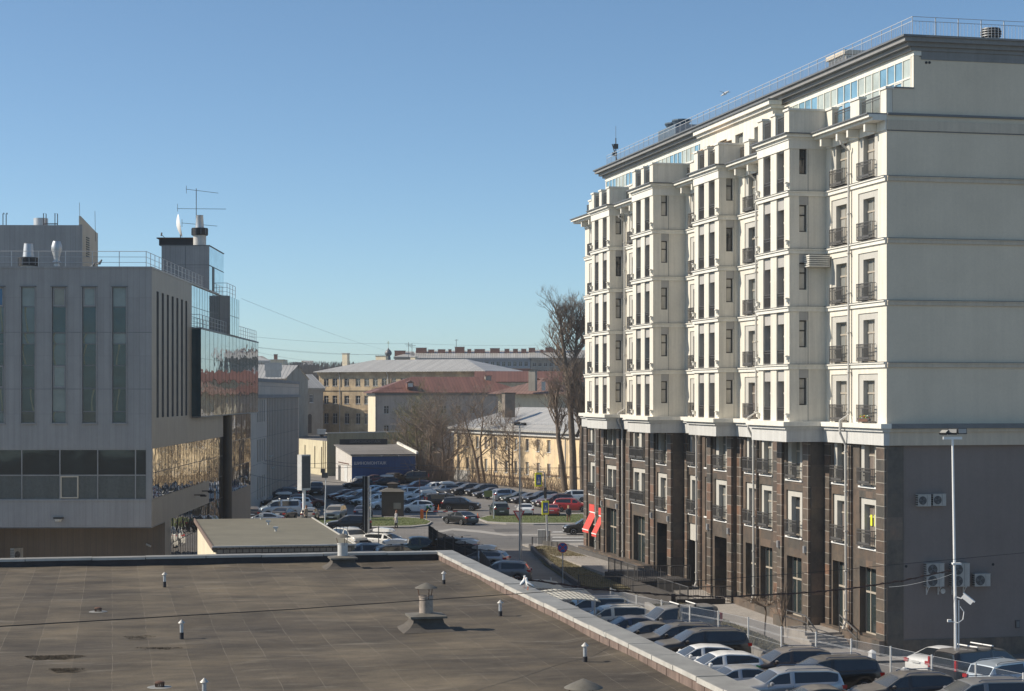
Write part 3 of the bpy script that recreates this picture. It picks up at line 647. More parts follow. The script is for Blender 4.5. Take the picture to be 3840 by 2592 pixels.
# solid middle section set forward
px2 = .62
hs = [(32.5-u-1.5, 32.5-u, ZE+.1, ZE+2.3, .25) for u in (20.2, 23.8, 27.0, 30.4)]
wall(ph, Fr((px2, 32.5, 0), rad(-90)), 14.1, ZE+.02, 31.95, hs, .25, 1)
for h_ in hs: f2 = Fr((px2+.25, 32.5, 0), rad(-90)); ph.quad(f2.pt(h_[0],0,h_[2]), f2.pt(h_[1],0,h_[2]), f2.pt(h_[1],0,h_[3]), f2.pt(h_[0],0,h_[3]), 5)
ph.box(px2+.001, PX+.2, 18.4, 18.5, ZE+.02, 31.95, 1)
ph.box(px2-.2, PX-.25, 18.2, 32.7, 31.95, 32.14, 4); ph.box(px2-.4, PX-.5, 18.0, 32.9, 32.15, 32.42, 4); ph.box(px2-.5, PX-.76, 17.9, 33.0, 32.43, 32.5, 2)
ph.box(PX+.4, DEEP, -.03, -.0, 31.85, 32.05, 3)
ph.build('penthouse_wall', [M['grey_render'], M['cream'], M['lead'], M['cornice_grey'], M['cream_trim'], M['glass_curtain']], apt)
# --- roof-edge railing
rr = MB(); x = PX-.05; zb = 33.06
for z in (zb+1.08, zb+.85, zb+.12): rr.box(x-.013, x+.013, .1, 59.6, z-.013, z+.013); rr.box(x+.02, DEEP, .1-.013, .1+.013, z-.013, z+.013)
for i in range(46): u = .1+59.5*i/45; rr.box(x-.016, x+.016, u-.016, u+.016, zb, zb+1.08)
for i in range(1, 11): rr.box(x+1.33*i-.022, x+1.33*i+.022, .078, .122, zb, zb+1.08)
for i in range(1, 46*6): u = .1+59.5*i/(45*6); rr.box(x-.007, x+.007, u-.007, u+.007, zb+.12, zb+.85) if i*1.0/6 <= 45 else None
for i in range(1, 66): rr.box(x+.2*i-.007, x+.2*i+.007, .093, .107, zb+.12, zb+.85)
rr.build('roof_railing', M['rail_light'], apt)
# --- down pipes
for uu, pp, z0, z1 in ((4.66,.16,1.0,28.0),(19.27,.16,.9,28.0),(48.6,.16,.7,28.0),(30.55,.3,.7,11.2),(56.5,.2,.9,11.2)):
    d = MB(); big = z1 > 20
    if big: pts = [(-pp-.5,uu,28.1),(-pp-.45,uu,27.9),(-pp,uu,27.5),(-pp,uu,12.9),(-.68,uu+.0,12.55),(-.68,uu,11.9),(-.35,uu,11.2),(-.32,uu,z0+.5),(-.5,uu,z0)]
    else: pts = [(-.35,uu,z1),(-.32,uu,10.9),(-.32,uu,z0+.4),(-.48,uu,z0)]
    d.tube(pts, .075, 8)
    for i in range(int((z1-z0)/2.2)): z = z0+1+2.2*i; xx = -.32 if z < 11.3 else -pp; d.box(xx-.10,xx+.10,uu-.10,uu+.10,z,z+.06)
    d.build('downpipe', M['pipe'], apt, smooth=False)
# --- louvred box between bay and wall
lb = MB(); lb.box(-1.30,-.12,7.55,8.2,21.3,21.95,1)
for i in range(6): z = 21.28+i*.118; lb.box(-1.36,-.10,7.46,8.2,z,z+.065,0)
lb.build('louvred_box', [M['cream_trim'], M['lead']], apt)
# small wall lamps on the bays and piers
lm = MB(); lm.box(-.16,0,-.1,.1,0,.22); lm.box(-.22,-.04,-.14,.14,.22,.26); lme = lm.mesh('wall_lamp', M['cream_trim'])
for (u0,u1,p,pl) in BAYS:
    for k in range(5):
        for uu in (u0+.16, u1-.16): link('wall_lamp', lme, apt, (-p, uu, ZC+3.3*k+.22))
l2 = MB(); l2.box(-.14,0,-.1,.1,0,.4); l2e = l2.mesh('wall_light', M['steel'])
for uu, p in ((8.7,1.09),(12.85,1.09),(23.4,.49),(27.5,.49),(34.4,1.09),(38.4,1.09),(49.5,.49),(53.9,.49)): link('wall_light', l2e, apt, (-p, uu, 4.9 if uu < 30 else 5.0))
# yellow stickers with the phone number, stuck inside the first windows
def text_mesh(s, size, ext=.004, align='CENTER'):
    cu = bpy.data.curves.new('t', 'FONT'); cu.body = s; cu.size = size; cu.extrude = ext; cu.align_x = align; cu.align_y = 'CENTER'; cu.space_line = .85
    o = bpy.data.objects.new('t', cu); col.objects.link(o); bpy.context.view_layer.update()
    me = bpy.data.meshes.new_from_object(o.evaluated_get(bpy.context.evaluated_depsgraph_get())); bpy.data.objects.remove(o); return me
def text(name, s, size, m, parent, loc, rot, **k):
    me = text_mesh(s, size, **k); me.name = name; me.materials.clear(); me.materials.append(m); return link(name, me, parent, loc, rot)
for uu, two in ((6.2,0),(2.42,1)):
    fx = .36
    st = MB(); st.box(-.004,.004,-.21,.21,0,.62); w_ = st.build('window_sticker', M['yellow'], apt, (.33, uu-.33, 6.85))
    text('lettering', '777\n12\n20', .20, M['black'], w_, (-.008, 0, .31), (rad(90), 0, rad(-90)), ext=.002)
    if two: st = MB(); st.box(-.004,.004,-.12,.12,0,.60); st.build('window_sticker', M['yellow'], apt, (.33, uu+.30, 6.85))
# flower box
fb = MB(); fb.box(-.30,-.12,-.62,.62,0,.16,0); random.seed(3)
for i in range(90):
    c = Vector((-.21+random.uniform(-.09,.09), random.uniform(-.62,.62), .2+random.random()*.14)); s_ = .045; k = random.choice((1,2,3,4))
    fb.add([c+Vector((s_,0,0)),c+Vector((0,s_,0)),c+Vector((-s_,0,0)),c+Vector((0,-s_,0)),c+Vector((0,0,s_)),c+Vector((0,0,-s_))], [(0,1,4),(1,2,4),(2,3,4),(3,0,4),(1,0,5),(2,1,5),(3,2,5),(0,3,5)], k)
M['petal_r'] = mat('red_petals', (.6,.04,.04)); M['petal_y'] = mat('yellow_petals', (.75,.65,.08)); M['leafg'] = mat('leaf_green', (.12,.25,.05))
tag(fb.build('flower_box', [M['rust'], M['petal_r'], M['petal_y'], M['white'], M['leafg']], None, BL(0, 2.42, ZC+.08), RZB), 'red yellow and white flowers in a balcony box near the grey gable', 'flower box')
# ================================================================ OFFICE BLOCK (left), metal clad
N_OFF0 = set(col.objects)
O_L = Vector((-26.06, 135, 0)); RZL = rad(1.3)
off = thing('office_building', 'grey metal clad office block with tall window strips and a mirrored glass box', 'building', O_L, RZL)
def zL(y, Y=135): return HC-(y-HY)/F*Y
W_L = 18.0
lf = Fr((-W_L, 0, 0), 0)            # front; a = x+18
sf_ = Fr((0, 0, 0), rad(90))        # street side: a = depth, inward = -x
lw = MB()                           # 0 clad 1 clad tinted warm for bounce light 2 low clad 3 trim/dark 4 lead
STR = [(-13.85,-12.87),(-11.62,-10.62),(-9.38,-8.40),(-7.17,-6.17),(-4.99,-4.0),(-2.83,-1.84)]
zs_j = [21.77, 20.35, 18.45, 17.66, 16.11, 14.47, 12.77, 11.95]
hs = [(a+W_L, b+W_L, 11.95, 21.77) for a, b in STR]
wall(lw, lf, W_L, 10.08, 23.2, hs, .22, 0, 4)
# proud surround and sill of each strip
for a, b in STR:
    lw.box(a-.10, b+.10, -.10, -.001, 21.78, 21.84, 4); lw.box(a-.10, b+.10, -.12, -.001, 11.86, 11.94, 0)
    lw.box(a-.06, a-.001, -.05, -.001, 11.945, 21.775, 0); lw.box(b+.001, b+.06, -.05, -.001, 11.945, 21.775, 0)
SL = [(2.1+2.32*i, 2.1+2.32*i+1.0) for i in range(7)]
wall(lw, sf_, 19.5, 12.1, 23.2, [(a, b, 12.3, 21.6) for a, b in SL], .35, 1, 4)
wall(lw, sf_, 19.5, 10.08, 12.1, [], .3, 1)
wall(lw, sf_, 39.2, 10.08, 12.1, [], .3, 1, a0=19.5)
for z in (18.5, 14.4): lw.box(-W_L, .012, -.012, .0, z-.02, z+.02, 4)
wall(lw, lf, W_L, 4.45, 6.38, [], .1, 0); wall(lw, sf_, 29.8, 4.45, 6.38, [], .1, 1)
lw.box(-W_L, -.001, .001, 43, 23.1, 23.19, 3)                       # roof
lw.box(-W_L, .04, -.05, .0, 23.12, 23.26, 0); lw.box(-.0, .04, .0, 36, 23.12, 23.26, 0)
lw.box(-W_L, -.3, -.06, .0, 6.30, 6.42, 0)
lw.box(-W_L, -.02, .02, 6, 4.35, 4.44, 3)                           # soffit
lw.box(-.36, .02, -.02, .34, 6.38, 10.08, 0)                        # corner post
wall(lw, Fr((-W_L, 5.9, 0), 0), W_L, -3.5, 4.4, [], .1, 2)
wall(lw, Fr((0, 5.9, 0), rad(90)), 2.9, -3.5, 4.45, [], .1, 1)
lw.box(-W_L, -.5, 39.2, 43, -3.5, 23, 1)                               # far wing body
lw.box(-W_L, -15.3, 2.2, 5.89, -3.5, 4.34, 2)
lw.build('wall', [M['clad'], M['clad_bounce'], M['clad_low'], M['lead'], M['lead']], off)
# window strips
M['pane_curtain'] = gloss('greenish_curtained_pane', (.12,.155,.16), .07, .12, .9, spec=.7)
M['pane_dark'] = gloss('bluish_reflection_pane', (.018,.048,.062), .05, .15, .9, spec=.8)  # bluish reflection put into the base colour of the dark pane
M['pane_blind'] = gloss('pane_with_pale_blind', (.23,.26,.25), .12, .08, .9, spec=.6)
M['pane_blue'] = gloss('blue_pane', (.02,.13,.28), .08, .05, .9, spec=.6)
M['pane_beige'] = gloss('beige_pane', (.22,.20,.165), .1, .08, .9)
random.seed(5)
for si, (a, b) in enumerate(STR):
    f = MB(); wd = b-a
    f.box(a, a+.05, .10, .16, 11.95, 21.77); f.box(b-.05, b, .10, .16, 11.95, 21.77)
    for z in zs_j: f.box(a+.05, b-.05, .09, .16, z-.035, z+.035)
    fo = f.build('strip_window', M['frame_grey'] if 'frame_grey' in M else M['lead'], off)
    for j in range(7):
        z1, z0 = zs_j[j]-.035, zs_j[j+1]+.035; g = MB()
        if (j == 0 and si in (1, 3, 4)) or (j == 4 and si in (1,3)):
            s_ = MB(); e = .09
            for q in ((a+.05,a+.05+e,z0,z1),(b-.05-e,b-.05,z0,z1),(a+.05+e,b-.05-e,z0,z0+e),(a+.05+e,b-.05-e,z1-e,z1)): s_.box(q[0],q[1],.085,.15,q[2],q[3])
            s_.build('sash', M['clad'], fo)
        g.quad((a+.05,.13,z0),(b-.05,.13,z0),(b-.05,.13,z1),(a+.05,.13,z1))
        k = {0:'pane_blind'}.get(j) or random.choice(['pane_curtain','pane_dark','glass','pane_curtain','pane_blind','pane_dark'])
        if j == 0 and si == 1: k = 'pane_blue'
        if j == 0 and si == 3: k = 'pane_beige'
        g.build('pane', M[k], fo)
        if k == 'pane_curtain' or (j in (3,5) and k == 'pane_dark'):       # a gathered curtain edge seen behind the glass
            c = MB(); xx = random.choice((a+.12, b-.3, a+.3)); n = 8
            for q in range(n):
                t0, t1 = q/n, (q+1)/n; s0 = .10*math.sin(t0*3+si); s1 = .10*math.sin(t1*3+si); w0 = .16-.08*math.sin(t0*3.1); w1 = .16-.08*math.sin(t1*3.1)
                c.quad((xx+s0,.1285,z0+(z1-z0)*t0),(xx+s0+w0,.1285,z0+(z1-z0)*t0),(xx+s1+w1,.1285,z0+(z1-z0)*t1),(xx+s1,.1285,z0+(z1-z0)*t1))
            c.build('curtain', M['curtain'] if 'curtain' in M else M['glass_blind'], fo)
# narrow slots of the side: dark recessed glazing
for a, b in SL:
    f = MB(); f.quad((-.34,a,12.3),(-.34,b,12.3),(-.34,b,21.6),(-.34,a,21.6)); o = f.build('slot_window', M['glass'], off)
# glazed band, front
f = MB(); xs_ = [(x-1920)/F*135+26.06 for x in (84,226,367,508,549)]
xs_ = [-W_L, xs_[0]-5.4, xs_[0]-2.7]+xs_
for x in xs_: f.box(x-.04, x+.04, .03, .12, 6.38, 10.08)
for z in (6.42, 8.17, 10.03): f.box(-W_L, -.36, .035, .115, z-.04, z+.04)
bo = f.build('glazing_frame', M['clad'], off)
M['frosted'] = plaster('frosted_film_glass', (.115,.12,.112), (.085,.09,.085), .5, 8, .5); M['frosted'].node_tree.nodes['Principled BSDF'].inputs['Roughness'].default_value = .25
for i in range(len(xs_)):
    x0 = xs_[i]+.04; x1 = (xs_[i+1]-.04) if i+1 < len(xs_) else -.36
    if x1 <= x0: continue
    g = MB(); g.quad((x0,.08,8.21),(x1,.08,8.21),(x1,.08,9.99),(x0,.08,9.99)); g.build('glass', M['glass_teal'], bo)
    g = MB(); g.quad((x0,.08,6.46),(x1,.08,6.46),(x1,.08,8.13),(x0,.08,8.13)); g.build('frosted_pane', M['frosted'], bo)
s_ = MB(); x0, x1 = (228-1920)/F*135+26.06, (295-1920)/F*135+26.06
for q in ((x0,x0+.09,6.5,8.12),(x1-.09,x1,6.5,8.12),(x0+.09,x1-.09,6.5,6.59),(x0+.09,x1-.09,8.03,8.12)): s_.box(q[0],q[1],.0,.078,q[2],q[3])
s_.build('sash', M['gable_trim'], bo)
# glazed bands, street side
def side_glass(name, a0, a1, z0, z1, x, step, m, fm, rows=(), wob=0.0):
    g = MB(); f = MB(); n = max(1, round((a1-a0)/step)); st = (a1-a0)/n; random.seed(int(a0*7)+1)
    zr = [z0]+list(rows)+[z1]
    for i in range(n):
        for j in range(len(zr)-1):
            d = [random.uniform(-wob, wob) for _ in range(2)]
            g.quad((x+d[0],a0+st*i,zr[j]),(x+d[1],a0+st*(i+1),zr[j]),(x+d[1],a0+st*(i+1),zr[j+1]),(x+d[0],a0+st*i,zr[j+1]))
    for i in range(n+1): f.box(x-.03, x+.012, a0+st*i-.02, a0+st*i+.02, z0, z1)
    for z in rows: f.box(x-.03, x+.014, a0, a1, z-.02, z+.02)
    o = f.build(name, fm, off, recalc=False); g.build('glass', m, o); return o
side_glass('street_glazing', .34, 39.2, 6.42, 10.06, -.05, 1.5, M['mirror'], M['dark_frame'], (8.3,), .002)
side_glass('street_glazing', 8.8, 39.2, -3.4, 4.43, -.05, 1.25, M['mirror_dark'], M['dark_frame'], (2.5,), .006)
side_glass('street_glazing', 29.8, 39.2, 4.45, 6.40, -.05, 1.25, M['mirror_dark'], M['dark_frame'], (), .006)
# round column and the glazed wall past it
c = MB(); c.lathe([(.46,-3.5),(.46,12.1)], (0.1, 41.4, 0), 24); 
for z in (3,6,9): c.lathe([(.47,z),(.47,z+.03)], (0.1,41.4,0), 24)
c.build('column', M['fin_dark'] if 'fin_dark' in M else M['lead'], off, smooth=True)
side_glass('street_glazing', 43.5, 60.5, 4.6, 12.0, 0.05, 1.4, M['mirror_dark'], M['frame'], (7.0, 9.5), .01)
q = MB(); q.box(-8, .06, 43.5, 60.5, -3.5, 4.59, 0); q.box(-8, -.1, 43.5, 60.5, 4.6, 12.05, 0); q.build('annexe_wall', M['clad_low'], off)
# projecting mirrored glass box
gb = MB(); gb.box(-.4, .78, 19.5, 61.5, 12.10, 12.2, 1); gb.box(-.4, .80, 19.48, 61.5, 19.42, 19.55, 1); gb.box(-.4, .70, 61.3, 61.5, 12.2, 19.42, 1)
gb.build('glass_box_frame', [M['lead'], M['lead']], off)
g = MB(); g.quad((-.0,19.5,12.2),(.75,19.5,12.2),(.75,19.5,19.42),(-.0,19.5,19.42)); g.build('glass_box_end', M['pane_dark'], off)
side_glass('mirrored_glazing', 19.5, 61.3, 12.2, 19.42, .75, 2.6, M['mirror'], M['glass_teal'], (14.6, 17.0), .002)
# upper glazed storey
side_glass('upper_glazing', 19.5, 36.9, 19.6, 23.05, -.04, 1.6, M['mirror_sky'], M['lead'], (21.3,))
u = MB(); u.box(-4, -.06, 19.5, 43, 19.5, 23.1, 0); u.box(-2.0, .88, 36.9, 37.0, 19.56, 23.1, 0); u.box(-2.0, .84, 37, 43.8, 19.56, 23.0, 0); u.build('upper_wall', [M['clad']], off)
side_glass('upper_glazing', 37.05, 43.8, 19.56, 23.05, .90, 1.5, M['mirror_sky'], M['lead'], (21.3,))
# roof boxes
rb = MB(); x0 = (0-1920)/F*160+26.06-.5; x1 = (305-1920)/F*160+26.06+.45
rb.box(x0-6, x1, 25, 33, 23, 28.5, 0); rb.box(x1-.02, x1+.25, 24.9, 25.05, 23, 28.55, 0)
rb.add([(x1+.1,25.05,23.2),(x1+.1,32.4,23.2),(x1+.1,32.4,28.4),(x1+.1,25.05,29.3),(x1-.05,25.05,23.2),(x1-.05,32.4,23.2),(x1-.05,32.4,28.4),(x1-.05,25.05,29.3)], [(0,1,2,3),(4,7,6,5),(0,4,5,1),(2,6,7,3),(1,5,6,2),(0,3,7,4)], 1)
for i in range(9): rb.box(x1+.1, x1+.14, 27.3, 28.6, 26.0+i*.2, 26.1+i*.2, 2)
rb.build('roof_block', [M['clad'], M['gable_trim'], M['black']], off)
tw = MB(); tx0, tx1 = (614-1920)/F*165+26.06+.5, (792-1920)/F*165+26.06+.5
tw.box(tx0, tx1-.01, 30.01, 39.7, 23.1, 27.15, 0); tw.box(tx0-.05, tx1+.06, 29.95, 39.75, 27.15, 27.22, 1)
tw.box(tx0, tx1, 29.98, 30.0, 25.45, 25.48, 1); tw.box((tx0+tx1)/2, (tx0+tx1)/2+.03, 29.98, 30.0, 23.1, 27.1, 1)
tw.build('stair_tower', [M['clad'], M['lead']], off)
g = MB(); g.quad((tx1+.01,30.05,23.2),(tx1+.01,39.7,23.2),(tx1+.01,39.7,27.1),(tx1+.01,30.05,27.1)); g.build('tower_glazing', M['mirror_sky'], off)
g = MB(); g.box(tx1, tx1+.04, 32, 33.2, 23.2, 25.4); g.box(tx1,tx1+.04,30.1,39.6,25.4,25.46); g.build('tower_door', M['dark_frame'], off)
# railings of the roof edges
def railing(name, pts, h, m, parent, rails=(1.0,.66,.33,.05), step=1.9, r=.022, pr=.028):
    mb = MB()
    for i in range(len(pts)-1):
        a, b = Vector(pts[i]), Vector(pts[i+1]); L = (b-a).length; n = max(1, round(L/step))
        for k in rails: mb.tube([a+Vector((0,0,h*k)), b+Vector((0,0,h*k))], r if k == 1.0 else r*.75, 5)
        for j in range(n+1 if i == len(pts)-2 else n): p = a+(b-a)*j/n; mb.tube([p, p+Vector((0,0,h))], pr, 5)
    return mb.build(name, m, parent)
railing('roof_railing', [(-W_L,.6,23.2),(-.5,.6,23.2),(-.5,34.5,23.2),(-1.6,34.5,23.2)], 1.2, M['steel'], off)
railing('roof_railing', [(-1.2,37.3,23.1),(.6,37.3,23.1),(.6,43.4,23.1)], 1.2, M['steel'], off)
railing('box_railing', [(-.2,19.8,19.55),(.6,19.8,19.55),(.6,60.8,19.55)], 1.1, M['steel'], off)
# fixtures
lb_ = MB(); lb_.box(-.35,.35,-.22,0,.0,.12,0); lb_.lathe([(.20,-.18),(.28,-.02)], (0,-.12,0), 12, 1); lb_.build('wall_lamp', [M['dark_frame'], M['offwhite']], off, ((222-1920)/F*135+26.06, -.0, zL(1945)))
for (yy, zz) in ((21.0, 5.6), (25.5, 5.7)):
    q = MB(); q.box(-.0,.9,-.12,.12,-.03,.05); q.box(.5,1.0,-.2,.2,-.12,-.02); q.build('floodlight', M['black'], off, (.0, yy, zz))
for (yy, zz, xx) in ((8.2,3.7,0),(54,5.6,.06)):
    q = MB(); q.tube([(0,0,0),(.25,-.1,.05)], .03, 6); q.tube([(.2,.25,.1),(.45,-.55,-.15)], .12, 8); q.build('security_camera', M['offwhite'], off, (xx, yy, zz))
q = MB(); q.tube([(0,0,0),(0,-.3,.1)], .03); q.tube([(-.15,-.2,.12),(.2,-.4,-.02)], .08, 8); q.build('security_camera', M['offwhite'], off, (-1.2, 5.88, 2.6))
# air conditioner standing at the foot of the wall
def ac_unit(w_, h_, d_, fans, parent=None, loc=(0,0,0), rz=0, side_grille=True, label=None, group=None, legs=True):
    root = thing('air_conditioner', label, 'air conditioner', loc, rz, group)
    b = MB(); b.box(-w_/2, w_/2, -d_, 0, 0, h_); b.box(-w_/2-.01, w_/2+.01, -d_-.01, .0, h_, h_+.02)
    if side_grille:
        for i in range(4):
            for j in range(int(h_/.12)): b.box(-w_/2-.012, -w_/2-.002, -d_+.03+i*d_/4.3, -d_+.03+i*d_/4.3+.05, .06+j*.12, .13+j*.12, 1)
    b.box(w_*.2, w_*.21, -d_-.008, -d_, .02, h_-.02, 1)
    b.build('casing', [M['ac_case'], M['iron']], root)
    for i in range(fans):
        r = min(w_*.30, h_/fans*.44); c = Vector((-w_*.16, -d_-.002, h_/fans*(i+.5))); fn = MB()
        n = 24; vs = [c+Vector((r*math.cos(t*2*math.pi/n), 0, r*math.sin(t*2*math.pi/n))) for t in range(n)]; fn.poly(vs, 0)
        for rr_ in (.98, .72, .46): fn.tube([c+Vector((r*rr_*math.cos(t*2*math.pi/n), -.015, r*rr_*math.sin(t*2*math.pi/n))) for t in range(n+1)], .008, 4, 1)
        for t in range(3):
            a = t*2.09+.4+i; fn.add([c+Vector((0,-.006,0)), c+Vector((r*.9*math.cos(a),-.006,r*.9*math.sin(a))), c+Vector((r*.9*math.cos(a+.8),-.006,r*.9*math.sin(a+.8)))], [(0,1,2)], 2)
        fn.lathe([(r*.14,0),(r*.14,.02)], c-Vector((0,.02,0)), 8, 1)
        fn.build('fan', [M['iron'], M['lead'], M['lead']], root)
    if legs:
        for x in (-w_*.35, w_*.3):
            k = MB(); k.box(x-.03, x+.03, -d_-.02, 0, -.05, -.001); k.box(x-.03, x+.03, -.05, 0, -.45, -.05); k.tube([(x,-d_+.05,-.05),(x,-.03,-.42)], .025, 4); k.build('bracket', M['offwhite'], root)
    return root
p_ = P(62, 2100, 138.5); ac_unit(.9, .95, .4, 1, loc=(p_.x, 138.0, zL(2104,138)), rz=rad(60), label='white air conditioner under the office overhang beside the left picture edge', legs=False)
N_OFF1 = set(col.objects)
ac_g = 'air conditioners on the dark gable wall'
def gab(px, py):      # point on the gable plane
    t = (px-1920)/F; q = (t*O_B.y-O_B.x)/(G_.x-t*G_.y); Y = O_B.y+G_.y*q
    return Vector((O_B.x+G_.x*q, Y, HC-(py-HY)/F*Y))
ac_unit(.74, .62, .32, 1, loc=gab(3458,1898), rz=RZB, label='small air conditioner on the dark gable, nearer the granite corner', group=ac_g, legs=False)
ac_unit(.74, .62, .32, 1, loc=gab(3514,1896), rz=RZB, label='small air conditioner on the dark gable, nearer the floodlight mast', group=ac_g, legs=False)
ac_unit(1.02, 1.22, .36, 2, loc=gab(3497,2198), rz=RZB, label='tall two fan air conditioner left of the floodlight mast', group=ac_g)
ac_unit(1.02, 1.22, .36, 2, loc=gab(3592,2198), rz=RZB, label='tall two fan air conditioner right behind the floodlight mast', group=ac_g)
ac_unit(.9, .66, .34, 1, loc=gab(3674,2197), rz=RZB, label='low single fan air conditioner on the gable beside two tall ones', group=ac_g, legs=False)
q = MB(); q.lathe([(.14,-.04),(.14,.0)], (0,0,0), 16); q.build('junction_cover', M['offwhite'], None, gab(3536,2217)-Vector((0,.03,0)), (rad(90),0,RZB)); tag(bpy.data.objects['junction_cover'], 'round pale cover on the gable between the tall air conditioners', 'cover')
for i, (x, y, l) in enumerate(((3398,2124,'beside the granite corner pier'),(3724,2117,'right of the air conditioners'))):
    q = MB(); q.lathe([(.075,-.05),(.075,.0)], (0,0,0), 12); tag(q.build('vent_hole', M['black'], None, gab(x,y)-Vector((0,.02,0)), (rad(90),0,RZB)), 'small round black vent in the dark gable '+l, 'vent', 'round vents in the gable')
for i, (x, l) in enumerate(((3474,'left'),(3486,'right'))):
    q = MB(); q.lathe([(.07,-.05),(.07,.0)], (0,0,0), 12); tag(q.build('vent_hole', M['black'], None, gab(x,235)-Vector((0,.02,0)), (rad(90),0,RZB)), l+' one of two round vents high under the roof cornice', 'vent', 'vents under the cornice')
q = MB(); q.box(-.12,.12,-.06,0,0,.42,0); q.box(-.09,.09,-.075,-.06,.05,.36,1); tag(q.build('meter_box', [M['iron'], M['lead']], None, gab(3815,2355), RZB), 'dark meter box low on the gable near the right picture edge', 'box')

N_OFF2 = set(col.objects)
# ---- things standing on the office roof
def LL(x, y, z): return O_L+Matrix.Rotation(RZL,3,'Z')@Vector((x, y, z))
def vent_stack(loc, r, kind, label):
    t = thing('roof_ventilator', label, 'ventilator', loc)
    if kind == 'cone':
        b = MB(); b.lathe([(r*.8,0),(r*.8,.9)], n=20); b.build('duct', M['offwhite'], t, smooth=True)
        b = MB(); b.lathe([(r,.9),(r,.95),(r,1.5),(r,1.55)], n=20, mi=0)
        for k in range(10): a = k*.628; b.box(r*math.cos(a)-.03, r*math.cos(a)+.03, r*math.sin(a)-.03, r*math.sin(a)+.03, .95, 1.5, 1)
        b.build('fan_drum', [M['black'], M['lead']], t, smooth=True)
        b = MB(); b.lathe([(r*.55,1.55),(r*.42,2.65),(r*.46,2.70)], n=20); b.build('cone', M['steel'], t, smooth=True)
    else:
        b = MB(); b.lathe([(r*.55,0),(r*.55,1.0),(r*.85,1.05),(r*.85,1.12),(r*.55,1.2),(r*.55,1.5),(r,2.1),(r,2.35),(r*.7,2.75),(r*.5,2.75)], n=20); b.build('stack', M['steel'], t, smooth=True)
    return t
vent_stack(tuple(LL(*(lambda p: ((p.x-O_L.x), 12, 23.2))(P(123,1000,147)))), .82, 'cone', 'pale cone ventilator above a dark drum on the office roof, nearest the left edge')
vent_stack(tuple(LL(*(lambda p: ((p.x-O_L.x), 12, 23.3))(P(228,1000,147)))), .42, 'bulb', 'shiny bulbous metal ventilator behind the office roof railing')
q = MB(); q.box(-2.1,2.1,-1,1,0,.35); tag(q.build('roof_hatch', M['iron'], None, P(215,1000,147.6)-Vector((0,0,.6))), 'low dark hatch under the bulbous roof ventilator', 'hatch')
vent_stack(tuple(P(749,921,167)), .72, 'cone', 'cone ventilator on a dark drum on top of the stair tower')
# dish and aerial
t = thing('satellite_dish', 'white satellite dish seen edge on, on the stair tower roof', 'satellite dish', P(662,921,168))
d = MB(); prof = [(.02,0),(.4,.05),(.75,.16),(1.05,.32),(1.06,.34),(.75,.19),(.4,.08),(.02,.03)]; d.lathe(prof, n=28, cap=False); o = d.build('dish', M['white'], t, (0,0,1.75), (0, rad(80), rad(10)), smooth=True)
d = MB(); d.tube([(0,0,0),(.35,0,.0),(.35,0,1.75),(.1,0,1.8)], .05); d.tube([(.3,0,.2),(-.9,-.1,.55),(-1.35,-.15,1.0)], .03); d.tube([(-1.35,-.15,.85),(-1.3,-.15,1.15)], .07); d.build('mount', M['iron'], t)
q = MB(); q.box(-1.5,1.7,-.8,.8,-.05,.55); q.box(-1.7,1.9,-.9,.9,.55,.65,1); tag(q.build('roof_box', [M['black'], M['rust']], None, P(665,921,168)), 'low black box with a rusty lid under the satellite dish', 'box')
t = thing('tv_aerial', 'tall television aerial with three booms behind the cone ventilator', 'aerial', P(736,880,170))
d = MB(); d.tube([(0,0,-1.5),(0,0,4.2)], .035); d.build('mast', M['iron'], t)
for z, x0, x1, tilt in ((4.0,-.9,2.0,.45),(2.35,-1.7,2.7,.05),(.95,-1.3,1.9,.35)):
    d = MB(); d.tube([(x0,0,z+tilt*.3),(x1,0,z-tilt*.5)], .022)
    n = 8
    for i in range(n+1): p = Vector((x0+(x1-x0)*i/n, 0, z+tilt*.3-tilt*.8*i/n)); d.tube([p+Vector((0,-.4+.03*i,-.02)), p+Vector((0,.4-.03*i,.02))], .012, 3)
    d.tube([(x0,0,z-.25),(x0,0,z+.45)], .02); d.build('boom', M['iron'], t)
for x, y0, yb in ((300,760,920),(358,792,905)):
    q = MB(); q.tube([P(x-2,y0,161), P(x,yb,161)], .018, 4); tag(q.build('lightning_rod', M['iron']), 'thin lightning rod above the office roof block, '+('taller one' if x == 300 else 'shorter one at its right corner'), 'rod', 'lightning rods')
q = MB()
for x in (15, 27): q.tube([P(x-4,846,161), P(x-4,802,161), P(x-1,798,161), P(x+1,804,161)], .04, 5)
tag(q.build('goose_neck_pipe', M['iron']), 'pair of thin hooked vent pipes at the far left of the roof block', 'pipe')
q = MB(); s0 = P(138,829,161)
for x in (163, 206): q.tube([P(x,846,161),P(x,800,161),P(x+10,802,161),P(x+10,846,161)], .04, 5)
q.tube([P(163,840,161),P(216,840,161)], .05, 5); tag(q.build('roof_ladder', M['iron']), 'metal ladder hoops rising over the office roof block', 'ladder')
q = MB(); q.lathe([(.62,-.1),(.62,.62)], n=18); tag(q.build('roof_vent', M['steel'], None, P(153,846,162.5), 0, True), 'short wide round vent on the office roof block', 'vent')

N_OFF3 = set(col.objects)
# the block really stands 108 m away: bring it and what stands on it to that distance and size
S_OFF = .80; bpy.context.view_layer.update()
for o in list((N_OFF1-N_OFF0) | (N_OFF3-N_OFF2)):
    if o.parent is None:
        o.location = Vector((0,0,HC))+S_OFF*(Vector(o.location)-Vector((0,0,HC))); o.scale = (o.scale[0]*S_OFF,)*3
